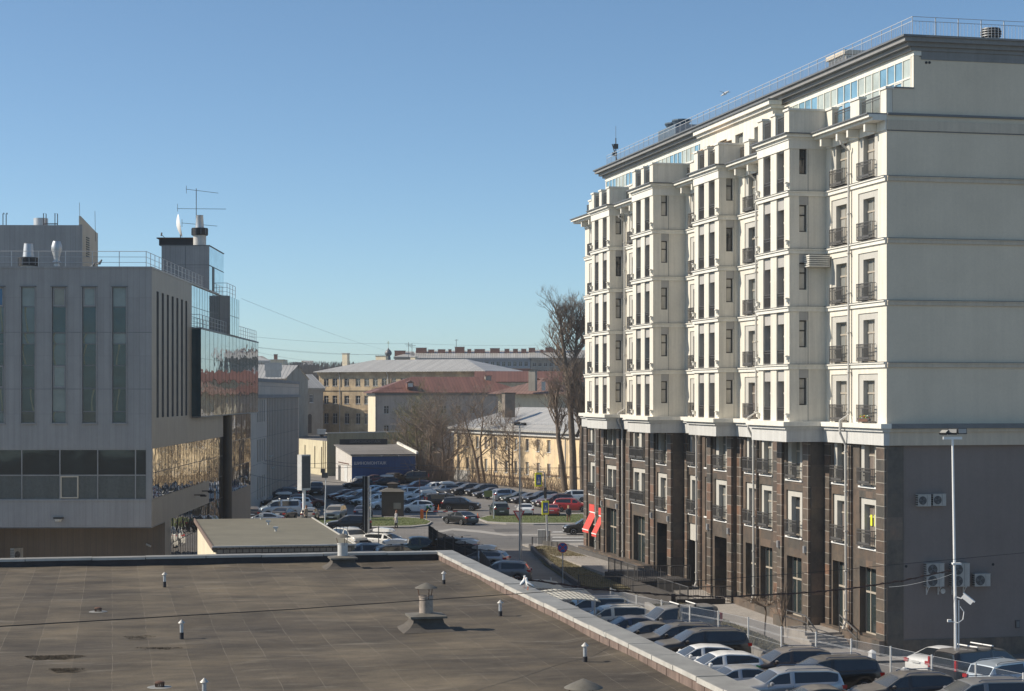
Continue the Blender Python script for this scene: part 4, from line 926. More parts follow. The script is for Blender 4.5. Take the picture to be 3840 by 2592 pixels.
# ================================================================ FOREGROUND ROOF
C_R = Vector((-2.56, 78.8, 0)); TH = math.atan(.2141)
UR = Vector((-math.sin(TH), math.cos(TH), 0)); GR = Vector((math.cos(TH), math.sin(TH), 0))
near = thing('flat_roof_building', 'near building with a flat brown bitumen felt roof and low tin capped parapet', 'building', C_R, TH)
# local: +x right (GR), +y away (UR); roof spans x -70..0, y -75..0
rf = MB(); nx, ny = 140, 150
def rz_(x, y):
    z = 7.0+.012*math.sin(x*1.9+y*.4)+.02*math.sin(y*.55+x*.2)+.015*math.sin(x*.7-y*.9)
    e = min(-x-.65, -y-.65); return z+.10*max(0, 1-e/.8)
vs = [(-70+70*i/nx, -72+72*j/ny, rz_(-70+70*i/nx, -72+72*j/ny)) for j in range(ny+1) for i in range(nx+1)]
rf.add(vs, [(j*(nx+1)+i, j*(nx+1)+i+1, (j+1)*(nx+1)+i+1, (j+1)*(nx+1)+i) for j in range(ny) for i in range(nx)])
rf.build('roof_surface', M['roof'], near, smooth=True)
M['flashing'] = mat('reddish_felt_upstand', (.20,.145,.12), .85, .22, 1.5, streak=.25, bmp=.4, bscale=6)
M['tin'] = mat('weathered_tin_capping', (.31,.30,.27), .5, .18, 1.1, metal=.15, streak=.1)
M['tin_edge'] = mat('pale_tin_edge', (.47,.45,.41), .55, .15, 2)
M['tar'] = mat('black_tar_upstand', (.035,.033,.035), .7, .3, 2, bmp=.4, bscale=5)
wb = MB(); wb.box(-70, -.02, -72, -.02, 0, 6.9, 0); wb.build('wall', M['brick_tile'], near)
pw = MB(); random.seed(21)
y = 0.0; k = 0
while y > -72:
    L = 2.0+random.uniform(-.25,.3); dz = random.uniform(-.012,.012); y2 = y-L
    pw.box(-.68, .04, y2+.0, y-.012, 7.40+dz, 7.43+dz, 0)
    pw.box(-.70, -.681, y2+.02, y-.03, 7.30+dz+random.uniform(-.012,.012), 7.425+dz, 1)
    y = y2
x = -.68
while x > -70:
    L = 2.4+random.uniform(-.3,.3); dz = random.uniform(-.01,.01)
    pw.box(x-L+.0, x-.012, -.62, .04, 7.40+dz, 7.43+dz, 0); pw.box(x-L+.01, x-.02, -.64, -.621, 7.335+dz, 7.425+dz, 1); x -= L
pw.build('parapet_capping', [M['tin'], M['tin_edge']], near)
pu = MB(); pu.box(-.66, -.02, -72, -.02, 6.9, 7.395, 0); pu.box(-70, -.661, -.60, -.02, 6.9, 7.39, 1)
y = -.62
while y > -70: pu.box(-.672, -.6605, y-.014, y+.014, 7.02, 7.33, 0); y -= .8+random.random()*.3
pu.build('parapet_upstand', [M['flashing'], M['tar']], near)
def RPT(px, py, z=7.02): return PZ(px, py, z)
def small_pipe(px, py, h, label, r=.052):
    t = thing('vent_pipe', label, 'vent pipe', RPT(px, py), 0, 'small vent pipes on the felt roof')
    b = MB(); b.lathe([(r*1.22,-.05),(r*1.2,.15),(r*1.03,.155)], n=14); b.build('collar', M['tar'], t, smooth=True)
    b = MB(); b.lathe([(r,.10),(r,h*.82)], n=14); b.build('pipe', M['steel'], t, smooth=True)
    b = MB(); b.lathe([(r*2.0,h*.82),(r*1.9,h*.835),(.012,h)], n=18)
    for a in (0, 2.1, 4.2): b.box(r*.8*math.cos(a)-.008, r*.8*math.cos(a)+.008, r*.8*math.sin(a)-.008, r*.8*math.sin(a)+.008, h*.76, h*.84)
    b.build('cowl', M['zinc'], t, smooth=True); return t
small_pipe(617,2197,.50,'little cowled vent pipe nearest the far parapet, left half of the felt roof')
small_pipe(681,2392,.52,'little cowled vent pipe on the felt roof between the two leaf drains')
small_pipe(766,2628,.52,'cowled vent pipe cut off by the bottom picture edge')
small_pipe(1664,2190,.47,'little cowled vent pipe in the far right corner of the felt roof')
small_pipe(1876,2310,.50,'little cowled vent pipe right of the rusty chimney on the felt roof')
small_pipe(2194,2484,.52,'little cowled vent pipe nearest the bottom right corner of the felt roof')
def big_vent(px, py, label, s=1.0, rusty=False, zb=7.0):
    t = thing('roof_chimney', label, 'roof vent', PZ(px, py, zb), TH, 'large chimneys on the felt roof')
    b = MB(); n = 4
    prof = [(.80,-.03),(.58,.10),(.47,.22),(.43,.36)]
    vs = []; 
    for r, z in prof:
        for sx, sy in ((-1,-1),(1,-1),(1,1),(-1,1)): vs.append((r*sx*s, r*sy*s, z*s))
    fs = [(j*4+k, j*4+(k+1)%4, (j+1)*4+(k+1)%4, (j+1)*4+k) for j in range(3) for k in range(4)]+[(12,13,14,15)]
    b.add(vs, fs); b.build('pedestal', M['roof_plain'] if 'roof_plain' in M else M['tar'], t)
    b = MB(); r = .55*s; z0, z1 = .36*s, .42*s
    b.add([(-r,-r,z0),(r,-r,z0),(r,r,z0),(-r,r,z0),(-r,-r,z1),(r,-r,z1),(r,r,z1),(-r,r,z1),(0,0,z1+.09*s)], [(0,3,2,1),(0,1,5,4),(1,2,6,5),(2,3,7,6),(3,0,4,7),(4,5,8),(5,6,8),(6,7,8),(7,4,8)])
    b.build('slab_cap', M['slabm'], t)
    b = MB(); b.lathe([(.205*s,.44*s),(.205*s,.93*s),(.22*s,.94*s),(.22*s,.98*s),(.185*s,.98*s),(.185*s,.7*s)], n=24, cap=False); b.build('flue', M['rusty_pipe'] if rusty else M['offwhite'], t, smooth=True)
    b = MB(); b.lathe([(.345*s,1.22*s),(.33*s,1.235*s),(.17*s,1.315*s),(.015*s,1.38*s)], n=28); b.build('conical_hat', M['slabm'], t, smooth=True)
    for a in (.6, 2.7, 4.9):
        b = MB(); b.tube([(.20*s*math.cos(a),.20*s*math.sin(a),.9*s),(.27*s*math.cos(a),.27*s*math.sin(a),1.25*s)], .012*s, 4); b.build('strut', M['rust'], t)
    return t
M['slabm'] = mat('weathered_grey_tin', (.15,.138,.115), .7, .2, 3, metal=.1, streak=.15)
M['roof_plain'] = mat('felt_pedestal', (.095,.083,.07), .9, .25, 2, bmp=.5, bscale=8)
M['rusty_pipe'] = mat('rust_stained_pipe', (.36,.30,.25), .7, .35, 3.5, streak=.35)
big_vent(1598, 2358, 'rust stained chimney with a conical hat in the middle of the felt roof', 1.0, True)
big_vent(1285, 2128, 'pale chimney with a conical hat standing against the far parapet', 1.0)
big_vent(2188, 2840, 'chimney whose conical hat just rises above the bottom picture edge', 1.1)
def drain(px, py, label):
    t = thing('roof_drain', label, 'drain', RPT(px, py, 7.0), 0, 'roof drains')
    b = MB(); b.lathe([(.30,.0),(.26,.012)], n=20); b.build('collar', M['tin'], t)
    b = MB(); n = 14
    for k in range(n): a = 2*math.pi*k/n; b.box(.1*math.cos(a)-.011, .1*math.cos(a)+.011, .1*math.sin(a)-.011, .1*math.sin(a)+.011, .01, .10)
    b.lathe([(.12,.10),(.11,.13),(.05,.15)], n=14); b.build('basket', M['rust'], t); return t
drain(368,2294,'rusty roof drain basket on the left part of the felt roof')
drain(599,2577,'rusty roof drain basket near the bottom picture edge')
# leaf litter in dried puddles
def litter(px, py, rx, ry, n, label, seed):
    random.seed(seed); mb = MB(); c = PZ(px, py, 7.03)
    for i in range(n):
        a = random.random()*6.283; r = random.random()**.6; x = c.x+rx*r*math.cos(a)*(1+.25*math.sin(3*a)); y = c.y+ry*r*math.sin(a)*(1+.3*math.sin(2*a+1)); h = random.uniform(0,.012); l = random.uniform(.015,.05); b = random.random()*6.28
        dx, dy = l*math.cos(b), l*math.sin(b); mb.add([(x,y,7.02+h),(x+dx,y+dy,7.03+h),(x+dx*.5-dy*.3,y+dy*.5+dx*.3,7.035+h)], [(0,1,2)], 0)
    return tag(mb.build('leaf_litter', [M['litter']], recalc=False), label, 'leaf litter', kind='stuff')
M['litter'] = mat('dry_leaf_litter', (.085,.068,.048), .95, .4, 9)
litter(200,2466,.70,.55,3400,'long patch of dark dry leaf litter near the bottom left of the felt roof',1)
litter(247,2512,.40,.32,1500,'smaller patch of dark leaf litter just below the long patch',2)
litter(520,2390,.42,.40,500,'scattered litter left of the middle vent pipe',3)
litter(590,2432,.6,.30,700,'thin line of litter beyond the near drain',4)
# gulls on the parapet
def gull(loc, rz, label, sleep=False):
    t = thing('seagull', label, 'bird', loc, rz, 'gulls on the parapet')
    b = MB(); pts = [(-.20,0,.09),(-.14,0,.11),(-.06,0,.135),(.01,0,.18),(.04,0,.24),(.05,0,.30),(.055,0,.345),(.08,0,.35)]; b.tube(pts, [.01,.045,.068,.066,.045,.032,.038,.02], 10); b.build('body', M['white'], t, smooth=True)
    b = MB()
    for s_ in (-1,1): b.tube([(.0,s_*.05,.18),(-.08,s_*.055,.13),(-.22,s_*.015,.07)], [.025,.03,.006], 6)
    b.build('wing', M['lead'], t, smooth=True)
    b = MB(); b.tube([(.085,0,.35),(.135,0,.335)], [.012,.003], 6); b.build('beak', M['orange'], t)
    b = MB()
    for s_ in (-1,1): b.tube([(.0,s_*.03,.1),(.0,s_*.03,0),(.04,s_*.03,0)], .006, 4)
    b.build('leg', M['orange'], t); return t
g1 = PZ(1964,2203,7.43); gull(g1, rad(55), 'white gull on the parapet, the farther of the pair').scale = (1.1,)*3
g2 = PZ(1980,2211,7.43); gull(g2, rad(160), 'white gull on the parapet with grey wings, the nearer of the pair').scale = (1.1,)*3
fl = MB(); p_ = P(2720,350,80); fl.tube([p_+Vector((-.2,0,-.12)), p_, p_+Vector((.15,0,.1))], [.01,.07,.02], 6)
fl.add([p_+Vector((0,-.05,0)), p_+Vector((-.30,-.1,.10)), p_+Vector((-.05,.1,.02))], [(0,1,2)], 1); fl.add([p_+Vector((0,-.05,.03)), p_+Vector((.28,.1,.08)), p_+Vector((.05,.1,.02))], [(0,1,2)], 1)
tag(fl.build('seagull', [M['white'], M['lead']]), 'gull flying in the blue sky above the apartment roof edge', 'bird')
for (x, y, rz_a, l) in ((347,999,2.8,'crouching dark pigeon on the office roof edge, left of the perched one'),(373,988,1.2,'upright dark pigeon perched on the office roof railing')):
    t = P(x, y, 108.5); b = MB(); b.tube([t+Vector((-.15,0,-.05)), t, t+Vector((.08,0,.12)), t+Vector((.13,0,.2)), t+Vector((.17,0,.2))], [.02,.09,.06,.05,.01], 8)
    tag(b.build('pigeon', M['lead'], smooth=True), l, 'bird', 'pigeons on the office roof')
# ================================================================ BUILDINGS OF THE MIDDLE DISTANCE
GA = 'old buildings around the car park'
def house(name, label, A, B, depth, z0, ze, wallm, roofm=None, ridge=0, overh=.5, group=None, rows=(), wcols=(), ww=1.1, winm=None, framem=None, hip=True, sides=True, hipb=None, cat='building', fascia=None, winlabel='window', inset=.22, wl=None):
    """front wall from A (viewer's left) to B (right) in plan; rows = [(z0,z1)], wcols = distances along the front"""
    A = Vector((A[0], A[1], 0)); B = Vector((B[0], B[1], 0)); L = (B-A).length; rz = math.atan2(B.y-A.y, B.x-A.x)
    t = thing(name, label, cat, A, rz, group); fr = Fr((0,0,0), 0); w_ = MB()
    hs = [(c-ww/2, c+ww/2, r0, r1) for r0, r1 in rows for c in wcols]
    wall(w_, fr, L, z0, ze, hs, inset, 0)
    w_.quad((0,depth,z0),(0,0,z0),(0,0,ze),(0,depth,ze), 0 if wl is None else 1); w_.quad((L,0,z0),(L,depth,z0),(L,depth,ze),(L,0,ze)); w_.quad((L,depth,z0),(0,depth,z0),(0,depth,ze),(L,depth,ze))
    w_.build('wall', [wallm]+([wl] if wl else []), t)
    if rows:
        f = MB(); e = .06; hh = rows[0][1]-rows[0][0]
        key = ('hw', name, ww, round(hh,2), framem.name if framem else '')
        for r0, r1 in rows:
            hh = r1-r0; f = MB(); g = MB()
            for q in ((0,e,0,hh),(ww-e,ww,0,hh),(e,ww-e,0,e),(e,ww-e,hh-e,hh),(ww/2-.035,ww/2+.035,e,hh-e)): f.box(q[0],q[1],0,.05,q[2],q[3])
            f.box(e,ww/2-.035,.004,.046,hh*.66,hh*.66+.05); f.box(ww/2+.035,ww-e,.004,.046,hh*.66,hh*.66+.05); f.box(-.08,ww+.08,-inset-.06,-.0,-.07,-.0)
            g.quad((e,.03,e),(ww-e,.03,e),(ww-e,.03,hh-e),(e,.03,hh-e))
            fm = f.mesh('window', framem or M['white']); gm_ = g.mesh('glass', winm or M['glass'])
            for c in wcols:
                o = link('window', fm, t, (c-ww/2, inset-.02, r0)); go = link('glass', gm_, o)
    r = MB()
    if ridge > 0:
        a = overh; h = depth/2; hb = h if hip else 0
        V = [(-a,-a,ze),(L+a,-a,ze),(L+a,depth+a,ze),(-a,depth+a,ze),(hb,h,ze+ridge),(L-hb,h,ze+ridge)]
        if not hip: V[4] = (-a,h,ze+ridge); V[5] = (L+a,h,ze+ridge)
        r.add(V, [(0,1,5,4),(1,2,5),(2,3,4,5),(3,0,4)]); r.add([(v[0],v[1],v[2]-.12) for v in V[:4]], [(0,3,2,1)])
        for i in range(4): j = (i+1)%4; r.quad(V[i], (V[i][0],V[i][1],ze-.12), (V[j][0],V[j][1],ze-.12), V[j])
        ro = r.build('roof', roofm, t)
        f = MB(); k = .30
        f.box(-k,L+k,-k,-.001,ze-.55,ze-.13); f.box(-k,-.001,0,depth,ze-.55,ze-.13); f.build('cornice', fascia or wallm, t)
    else:
        r.box(-overh,L+overh,-overh,depth+overh,ze,ze+.15); r.build('roof', roofm, t)
    t['L'] = 0; del t['L']
    return t, fr, L
def loc(t, p): return t.matrix_basis.inverted() @ Vector(p)
def chimney(t, p, w_, d_, h, m, capm=None, name='chimney'):
    b = MB(); b.box(-w_/2,w_/2,-d_/2,d_/2,-1.2,h,0); b.box(-w_/2-.12,w_/2+.12,-d_/2-.12,d_/2+.12,h,h+.12,1); b.build(name, [m, capm or M['lead']], t, loc(t, p))
XY = lambda x, Y: ((x-1920)/F*Y, Y)
# concrete slab building with fins, street side facing right
t = thing('concrete_building', 'grey concrete building with vertical fins beyond the office block', 'building', (-28.9, 203, 0), rad(1.64))
w_ = MB(); fsd = Fr((0,0,0), rad(90)); Ls = 67
zt = 16.2
wins = [(a, a+.9, z, z+2.6) for a in (11.2, 13.6, 16.0, 18.4) for z in (1.9, 6.2, 10.8)]
wall(w_, fsd, Ls, 0, 14.0, wins, .25, 0); wall(w_, Fr((-26,0,0),0), 26, 0, 14.0, [], .2, 0)
w_.box(-26, .25, -.25, Ls+.2, 13.6, 14.0, 1); w_.box(-26, .0, 0, Ls, 14.0, 15.5, 0); w_.box(-26,.12,-.12,Ls+.1,15.5,15.9,1)
for i in range(22): a = 22+i*2.0; w_.box(.013,.15,a,a+.62,1.6,13.59,0)
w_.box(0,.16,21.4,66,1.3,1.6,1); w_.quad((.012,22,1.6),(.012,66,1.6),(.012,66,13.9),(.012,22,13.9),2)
w_.build('wall', [M['fin_wall'], M['concrete_dark'] if 'concrete_dark' in M else M['gable_trim'], M['concrete_shade'] if 'concrete_shade' in M else M['lead']], t)
g = MB()
for a, b, c, d in wins: g.quad((-.23,a,c),(-.23,b,c),(-.23,b,d),(-.23,a,d))
g.build('glass', M['glass'], t)
for x, yb in ((812+90, 1455),(1060,1418)): pass
for xx, yy in ((-3, 27),(-2.5, 55)): q = MB(); q.box(-1,1,-.9,.9,16.4,18.3,0); q.box(-1.1,1.1,-1,1,17.3,18.4,0); q.build('roof_vent', M['zinc'], t, (xx,yy,0))
# gabled tin-roofed house behind it
A = XY(880,318); B = XY(1152,330)
t = thing('gabled_house', 'house with a steep seamed tin roof and blind gable behind the concrete building', 'building', (0,0,0), 0, GA)
w_ = MB(); xr0, xr1 = XY(1075,322)[0], XY(1155,338)[0]; zr = HC+108/F*322; zg = HC+30/F*325
w_.add([(xr0,322,0),(xr1,338,0),(xr1,338,HC-(1425-HY)/F*338),(XY(1114,330)[0],330,HC+110/F*330),(xr0,322,HC-(1418-HY)/F*322)], [(0,1,2,3,4)]); w_.build('wall', M['far_beige'], t)
r = MB(); zr = HC+110/F*330; xl = XY(900,330)[0]
r.add([(XY(1114,330)[0]+.2,330,zr),(xl,330,zr+.2),(xl,321,HC-(1424-HY)/F*321),(xr0-.1,321,HC-(1420-HY)/F*321)], [(0,1,2,3)]); r.add([(XY(1114,330)[0]+.2,330,zr),(xl,330,zr),(xl,339,zr-3),(xr1+.2,339,HC-(1425-HY)/F*338)], [(0,1,2,3)]); r.build('roof', M['zinc_seam'], t)
# small link house with arch window
t, fr, L = house('link_house', 'narrow beige house with an arched doorway wedged between two larger houses', XY(1150,388), XY(1212,390), 12, 0, HC-(1455-HY)/F*389, M['far_beige'], M['zinc_seam'], 2.9, .4, GA, rows=[(HC-(1510-HY)/F*389, HC-(1480-HY)/F*389)], wcols=(1.1,), ww=.8, hip=False)
ar = MB(); cx = (1163-1150)/F*389; za = HC-(1560-HY)/F*389
n = 10; ar.poly([(cx-.42,-.02,za-3.6),(cx+.42,-.02,za-3.6)]+[(cx+.42*math.cos(k*math.pi/n),-.02,za+.42*math.sin(k*math.pi/n)) for k in range(n+1)]); ar.build('arched_window', M['glass'], t)
# old brown house
Yb = 400; zz = lambda y, Y: HC-(y-HY)/F*Y
t, fr, L = house('old_brown_house', 'old three storey brown plaster house with a grey seamed tin roof', XY(1196,400), XY(1812,382), 17, 0, zz(1394,397), M['brown_plaster'], M['zinc_seam'], 2.6, .9, GA,
    rows=[(zz(1590,396),zz(1550,396)),(zz(1515,396),zz(1484,396)),(zz(1448,396),zz(1419,396))], wcols=[(x-1196)/F*400 for x in (1228,1266,1318,1367,1405,1442,1480,1520,1560,1605,1650)], ww=1.2, framem=M['offwhite'], fascia=M['brown_plaster'])
b = MB(); b.box(-.05,L,-.16,-.001,zz(1465,396),zz(1453,396)); b.box(-.05,L,-.1,-.001,zz(1540,396),zz(1535,396)); b.build('string_course', M['brown_plaster'], t)
for x in (1289,1497): d = MB(); p0 = (x-1196)/F*400; d.tube([(p0,-.7,zz(1397,396)),(p0,-.15,zz(1412,396)),(p0,-.15,3)], .09, 6); d.build('downpipe', M['steel'], t)
chimney(t, P(1297,1352,410), 1.3,1.0,1.5, M['cream_plaster'], M['zinc']); chimney(t, P(1432,1352,412), 2.6,1.0,.95, M['cream_plaster'], M['lead']); chimney(t, P(1552,1360,410), 1.2,1.0,1.2, M['cream_plaster'], M['zinc'])
q = MB(); q.add([(-.5,-.4,0),(.5,-.4,0),(.5,.5,0),(-.5,.5,0),(0,-.2,.7)], [(0,1,4),(1,2,4),(2,3,4),(3,0,4)]); q.build('dormer', M['lead'], t, loc(t, P(1385,1372,405)))
# pinkish house with red tin roof
pa = XY(1411,348); pb = XY(1965,353)
ze = zz(1472,350)
t, fr, L = house('red_roofed_house', 'pinkish beige house with a dark red tin roof and small dormer', pa, pb, 15, 0, ze, M['pink_plaster'], M['red_roof'], 3.0, .9, GA,
    rows=[(zz(1552,349),zz(1522,349)),(zz(1625,349),zz(1595,349))], wcols=[(x-1411)/F*350 for x in (1449,1558,1610,1665,1720,1775)], ww=.95, framem=M['offwhite'], wl=M['cream_plaster'], fascia=M['lead'])  # paler left wall: its sunlit side is put into the plaster colour
dr = MB(); dr.box(-.6,.6,-.9,1.6,-.3,.85,0); dr.add([(-.75,-1,.85),(.75,-1,.85),(.75,1.7,.85),(-.75,1.7,.85),(0,-1,1.25),(0,1.7,1.25)], [(0,1,4),(1,2,5,4),(2,3,5),(3,0,4,5)], 0); dr.box(-.45,.45,-.93,-.901,.05,.7,1)
for i in range(5): dr.box(-.45,.45,-.95,-.931,.1+i*.12,.14+i*.12,2)
dr.build('dormer', [M['red_roof'], M['white'], M['lead']], t, loc(t, P(1537,1452,350)))
railing('roof_railing', [loc(t, P(1395,1467,347.3)), loc(t, P(1835,1465,359))], .55, M['rust'], t, rails=(1.0,), step=1.6, r=.03, pr=.03)
chimney(t, P(1830,1452,358), 1.15,1.0,2.1, M['far_beige'], M['brown_roof']); 
d = MB(); d.tube([(-.2,-.6,ze-.1),(-.1,-.15,ze-.8),(-.1,-.15,1)], .09, 6); d.build('downpipe', M['lead'], t)
# cream house with brown seamed roof, right of it
t, fr, L = house('cream_house', 'cream house with a rusty brown seamed roof behind the yellow house', XY(1868,320), XY(2104,316), 13, 0, zz(1476,316), M['cream_plaster'], M['brown_roof'], 2.7, 1.4, GA)
chimney(t, P(1998,1440,316), 1.2,1.0,2.3, M['far_beige'], M['dark_frame']); q = MB(); q.lathe([(.35,-.8),(.35,.7)], n=12); q.build('roof_vent', M['zinc'], t, loc(t, P(2038,1447,316)))
t, fr, L = house('long_cream_house', 'low house with a dark red roof between the cream and pinkish houses', XY(1790,375), XY(2175,375), 12, 0, zz(1432,375), M['cream_plaster'], M['red_roof'], 2.2, .7, GA, hip=False)
# flat roofed beige building with parapet
t = thing('beige_flat_roofed_building', 'low beige building with a flat grey roof and a shaded parapet wall', 'building', (0,0,0), 0, GA)
a0 = Vector((*XY(1120,318),0)); a1 = Vector((*XY(1212,303),0)); a2 = Vector((*XY(1226,300),0)); a3 = Vector((*XY(1640,318),0)); zl = zz(1651,307)
w_ = MB(); fy = Fr(a0, math.atan2((a2-a0).y,(a2-a0).x)); Ly = (a2-a0).length
hs = [((x-1120)/(1226-1120)*Ly-.35, (x-1120)/(1226-1120)*Ly+.35, zz(1758,305), zz(1675,305)) for x in (1145,1182,1207)]
wall(w_, fy, Ly, 0, zl, hs, .3, 0)
zp = zz(1626,300); fy2 = Fr(a2, math.atan2((a3-a2).y,(a3-a2).x)); L2 = (a3-a2).length; wall(w_, fy2, L2, 0, zp, [], .3, 1)
fbox(w_, fy2, -.05, L2, -.08, .3, zp, zp+.15, 2); w_.build('wall', [M['beige_plaster'], M['beige_shaded'] if 'beige_shaded' in M else M['beige_plaster'], M['zinc']], t)
g = MB()
for h in hs: g.quad(fy.pt(h[0],.28,h[2]), fy.pt(h[1],.28,h[2]), fy.pt(h[1],.28,h[3]), fy.pt(h[0],.28,h[3]))
g.build('glass', M['glass_curtain'], t)
r = MB(); r.poly([tuple(a0)[:2]+(zl,), tuple(a2)[:2]+(zl,), (a3.x,a3.y,zl), (a3.x,341,zl), (XY(1100,341)[0],341,zl)]); r.build('roof', M['asphalt'], t)
d = MB()
for x in (1213,1220): p = a0+(a2-a0)*((x-1120)/106.); d.tube([(p.x,p.y-.2,zl),(p.x,p.y-.2,1)], .12, 6)
d.build('downpipe', M['beige_plaster'], t)
q = MB(); q.box(-.7,.7,-.5,.5,.5,1.35,0); q.lathe([(.35,0),(.35,.5)], n=10, mi=1); q.build('roof_vent', [M['zinc'], M['black']], t, P(1206,1640,312))
# tyre workshop
ga = Vector((*XY(1319,275),0)); RG = rad(15); t = thing('tyre_workshop', 'low workshop with a blue profiled front and whitewashed brick side', 'building', ga, RG)
LG = 9.6; DG = 14.0; zf, zb_ = zz(1709,275), zz(1690,285)+.1; z0 = .85
w_ = MB(); w_.quad((0,0,z0),(LG,0,z0),(LG,0,zf),(0,0,zf),0); w_.box(0,LG,-.04,-.001,zf-.12,zf+.0,3)
w_.add([(0,0,z0),(0,DG,z0),(0,DG,zb_+.5),(0,0,zf)], [(0,1,2,3)], 1); w_.add([(LG,0,z0),(LG,DG,z0),(LG,DG,zb_+.5),(LG,0,zf)], [(0,1,2,3)], 1); w_.quad((0,DG,z0),(LG,DG,z0),(LG,DG,zb_+.5),(0,DG,zb_+.5),1)
w_.build('wall', [M['blue_wall'], M['whitewash'], M['whitewash'], M['cream_trim']], t)
r = MB(); r.add([(-.3,-.5,zf+.05),(LG+.3,-.5,zf+.05),(LG+.3,DG,zb_+.6),(-.3,DG,zb_+.6),(-.3,-.5,zf+.2),(LG+.3,-.5,zf+.2),(LG+.3,DG,zb_+.75),(-.3,DG,zb_+.75)], [(0,3,2,1),(4,5,6,7),(0,1,5,4),(1,2,6,5),(2,3,7,6),(3,0,4,7)]); r.build('roof', M['asphalt'], t)
r = MB(); r.add([(LG+.0,-.5,zf+.2),(LG+.3,-.5,zf+.2),(LG+.3,DG,zb_+.75),(LG,DG,zb_+.75),(LG+.0,-.5,zf+.55),(LG+.3,-.5,zf+.55),(LG+.3,DG,zb_+1.1),(LG,DG,zb_+1.1)], [(0,3,2,1),(4,5,6,7),(0,1,5,4),(1,2,6,5),(2,3,7,6),(3,0,4,7)]); r.build('parapet', M['cream_trim'], t)
d = MB(); d.box(-.06,-.001,3.5,6.0,1.0,3.4,0); d.box(-.06,-.0,9.5,11.5,.9,3.2,1); d.box(-.05,-.0,2.2,11.5,3.6,3.75,2); d.build('side_door', [M['offwhite'], M['dark_frame'], M['rust']], t)
text('shop_lettering', 'ШИНОМОНТАЖ', .62, M['white'], t, (2.75,-.03,zf-1.15), (rad(90),0,0), ext=.02)
tb = MB(); tb.box(.5,LG-1.6,DG-.5,DG-.35,zb_+.5,zb_+1.55); so = tb.build('roof_sign', M['black'], t)
text('sign_lettering', 'ШИНОМОНТАЖ', .62, M['lead'], so, (4.5,DG-.56,zb_+1.15), (rad(90),0,0), ext=.02)
for x in (1.5,4.4,7.0): q = MB(); q.tube([(x,0,zf-.05),(x,-.5,zf-.02)], .03); q.box(x-.12,x+.12,-.7,-.45,zf-.12,zf+.02); q.build('floodlight', M['offwhite'], t)
# yellow house
ya = Vector((-8.95,288,0)); yb = Vector((11.6,242,0))
dirv = (yb-ya); Ly = dirv.length
def upx(x):
    tt = (x-1920)/F; d = dirv.normalized(); return (tt*ya.y-ya.x)/(d.x-tt*d.y)
def yz(x, y): u = upx(x); return HC-(y-HY)/F*(ya+dirv.normalized()*u).y
t = thing('yellow_house', 'two storey yellow plaster house with a pale seamed tin roof and chimney', 'building', ya, math.atan2(dirv.y,dirv.x), GA)
w_ = MB(); fyl = Fr((0,0,0),0); zev = 9.0
cols = [upx(x) for x in (1719,1753,1790,1822,1859,1898,1934,1977,2018,2058,2100,2142,2180)]
r2 = (6.05,7.75); r1 = (2.7,4.5)
hs = [(c-.55,c+.55,r2[0],r2[1]) for c in cols]+[(c-.55,c+.55,r1[0],r1[1]) for c in cols]
wall(w_, fyl, Ly, .85, zev, hs, .22, 0); w_.quad((0,16,.85),(0,0,.85),(0,0,zev),(0,16,zev)); w_.quad((Ly,0,.85),(Ly,16,.85),(Ly,16,zev),(Ly,0,zev)); w_.box(-.0,6.5,-.01,-.0,.9,2.5,1)
w_.build('wall', [M['yellow_plaster'], M['offwhite']], t)
fm_ = MB(); e=.06; ww=1.1; hh=1.7
for q in ((0,e,0,hh),(ww-e,ww,0,hh),(e,ww-e,0,e),(e,ww-e,hh-e,hh),(ww/2-.03,ww/2+.03,e,hh-e)): fm_.box(q[0],q[1],0,.05,q[2],q[3])
fm_.box(-.05,ww+.05,-.28,0,-.06,0); fmm = fm_.mesh('window', M['white']); g = MB(); g.quad((e,.03,e),(ww-e,.03,e),(ww-e,.03,hh-e),(e,.03,hh-e)); gmm = g.mesh('glass', M['glass_brown'])
random.seed(2)
for c in cols:
    for r_ in (r1, r2): o = link('window', fmm, t, (c-.55,.19,r_[0])); glass_obj(gmm, o, ('glass','glass_brown','glass_curtain'))
r = MB(); D2 = 15; a=.8; zr_ = zev+3.1
V = [(-a,-a,zev),(Ly+a,-a,zev),(Ly+a,D2+a,zev),(-a,D2+a,zev),(D2*.52,D2*.5,zr_),(Ly-D2*.4,D2*.5,zr_)]
r.add(V, [(0,1,5,4),(1,2,5),(2,3,4,5),(3,0,4)]); r.add([(v[0],v[1],v[2]-.25) for v in V[:4]], [(0,3,2,1)])
for i in range(4): j=(i+1)%4; r.quad(V[i],(V[i][0],V[i][1],zev-.25),(V[j][0],V[j][1],zev-.25),V[j])
r.build('roof', M['zinc_seam'], t)
f = MB(); f.box(-.35,Ly+.35,-.35,-.001,zev-.8,zev-.251); f.build('cornice', M['offwhite'], t)
snow = railing('snow_guard', [(2,1.2,zev+.55),(Ly-2,1.2,zev+.55)], .5, M['steel'], t, rails=(1.0,.6,.3), step=1.2, r=.03, pr=.025)
chimney(t, P(1907,1535,272), 1.1,1.6,2.3, M['darkchim'], M['dark_frame'])
for u in (2.0, 21.5, 40): d = MB(); d.tube([(u,-.9,zev-.3),(u,-.2,zev-1),(u,-.2,1.1)], .09, 6); d.build('downpipe', M['steel'], t)
gp = MB(); gp.tube([(10,-.25,2.2),(30,-.25,2.2),(30,-.25,3.0),(44,-.25,3.0)], .06, 6); gp.build('gas_pipe', M['rust'], t)
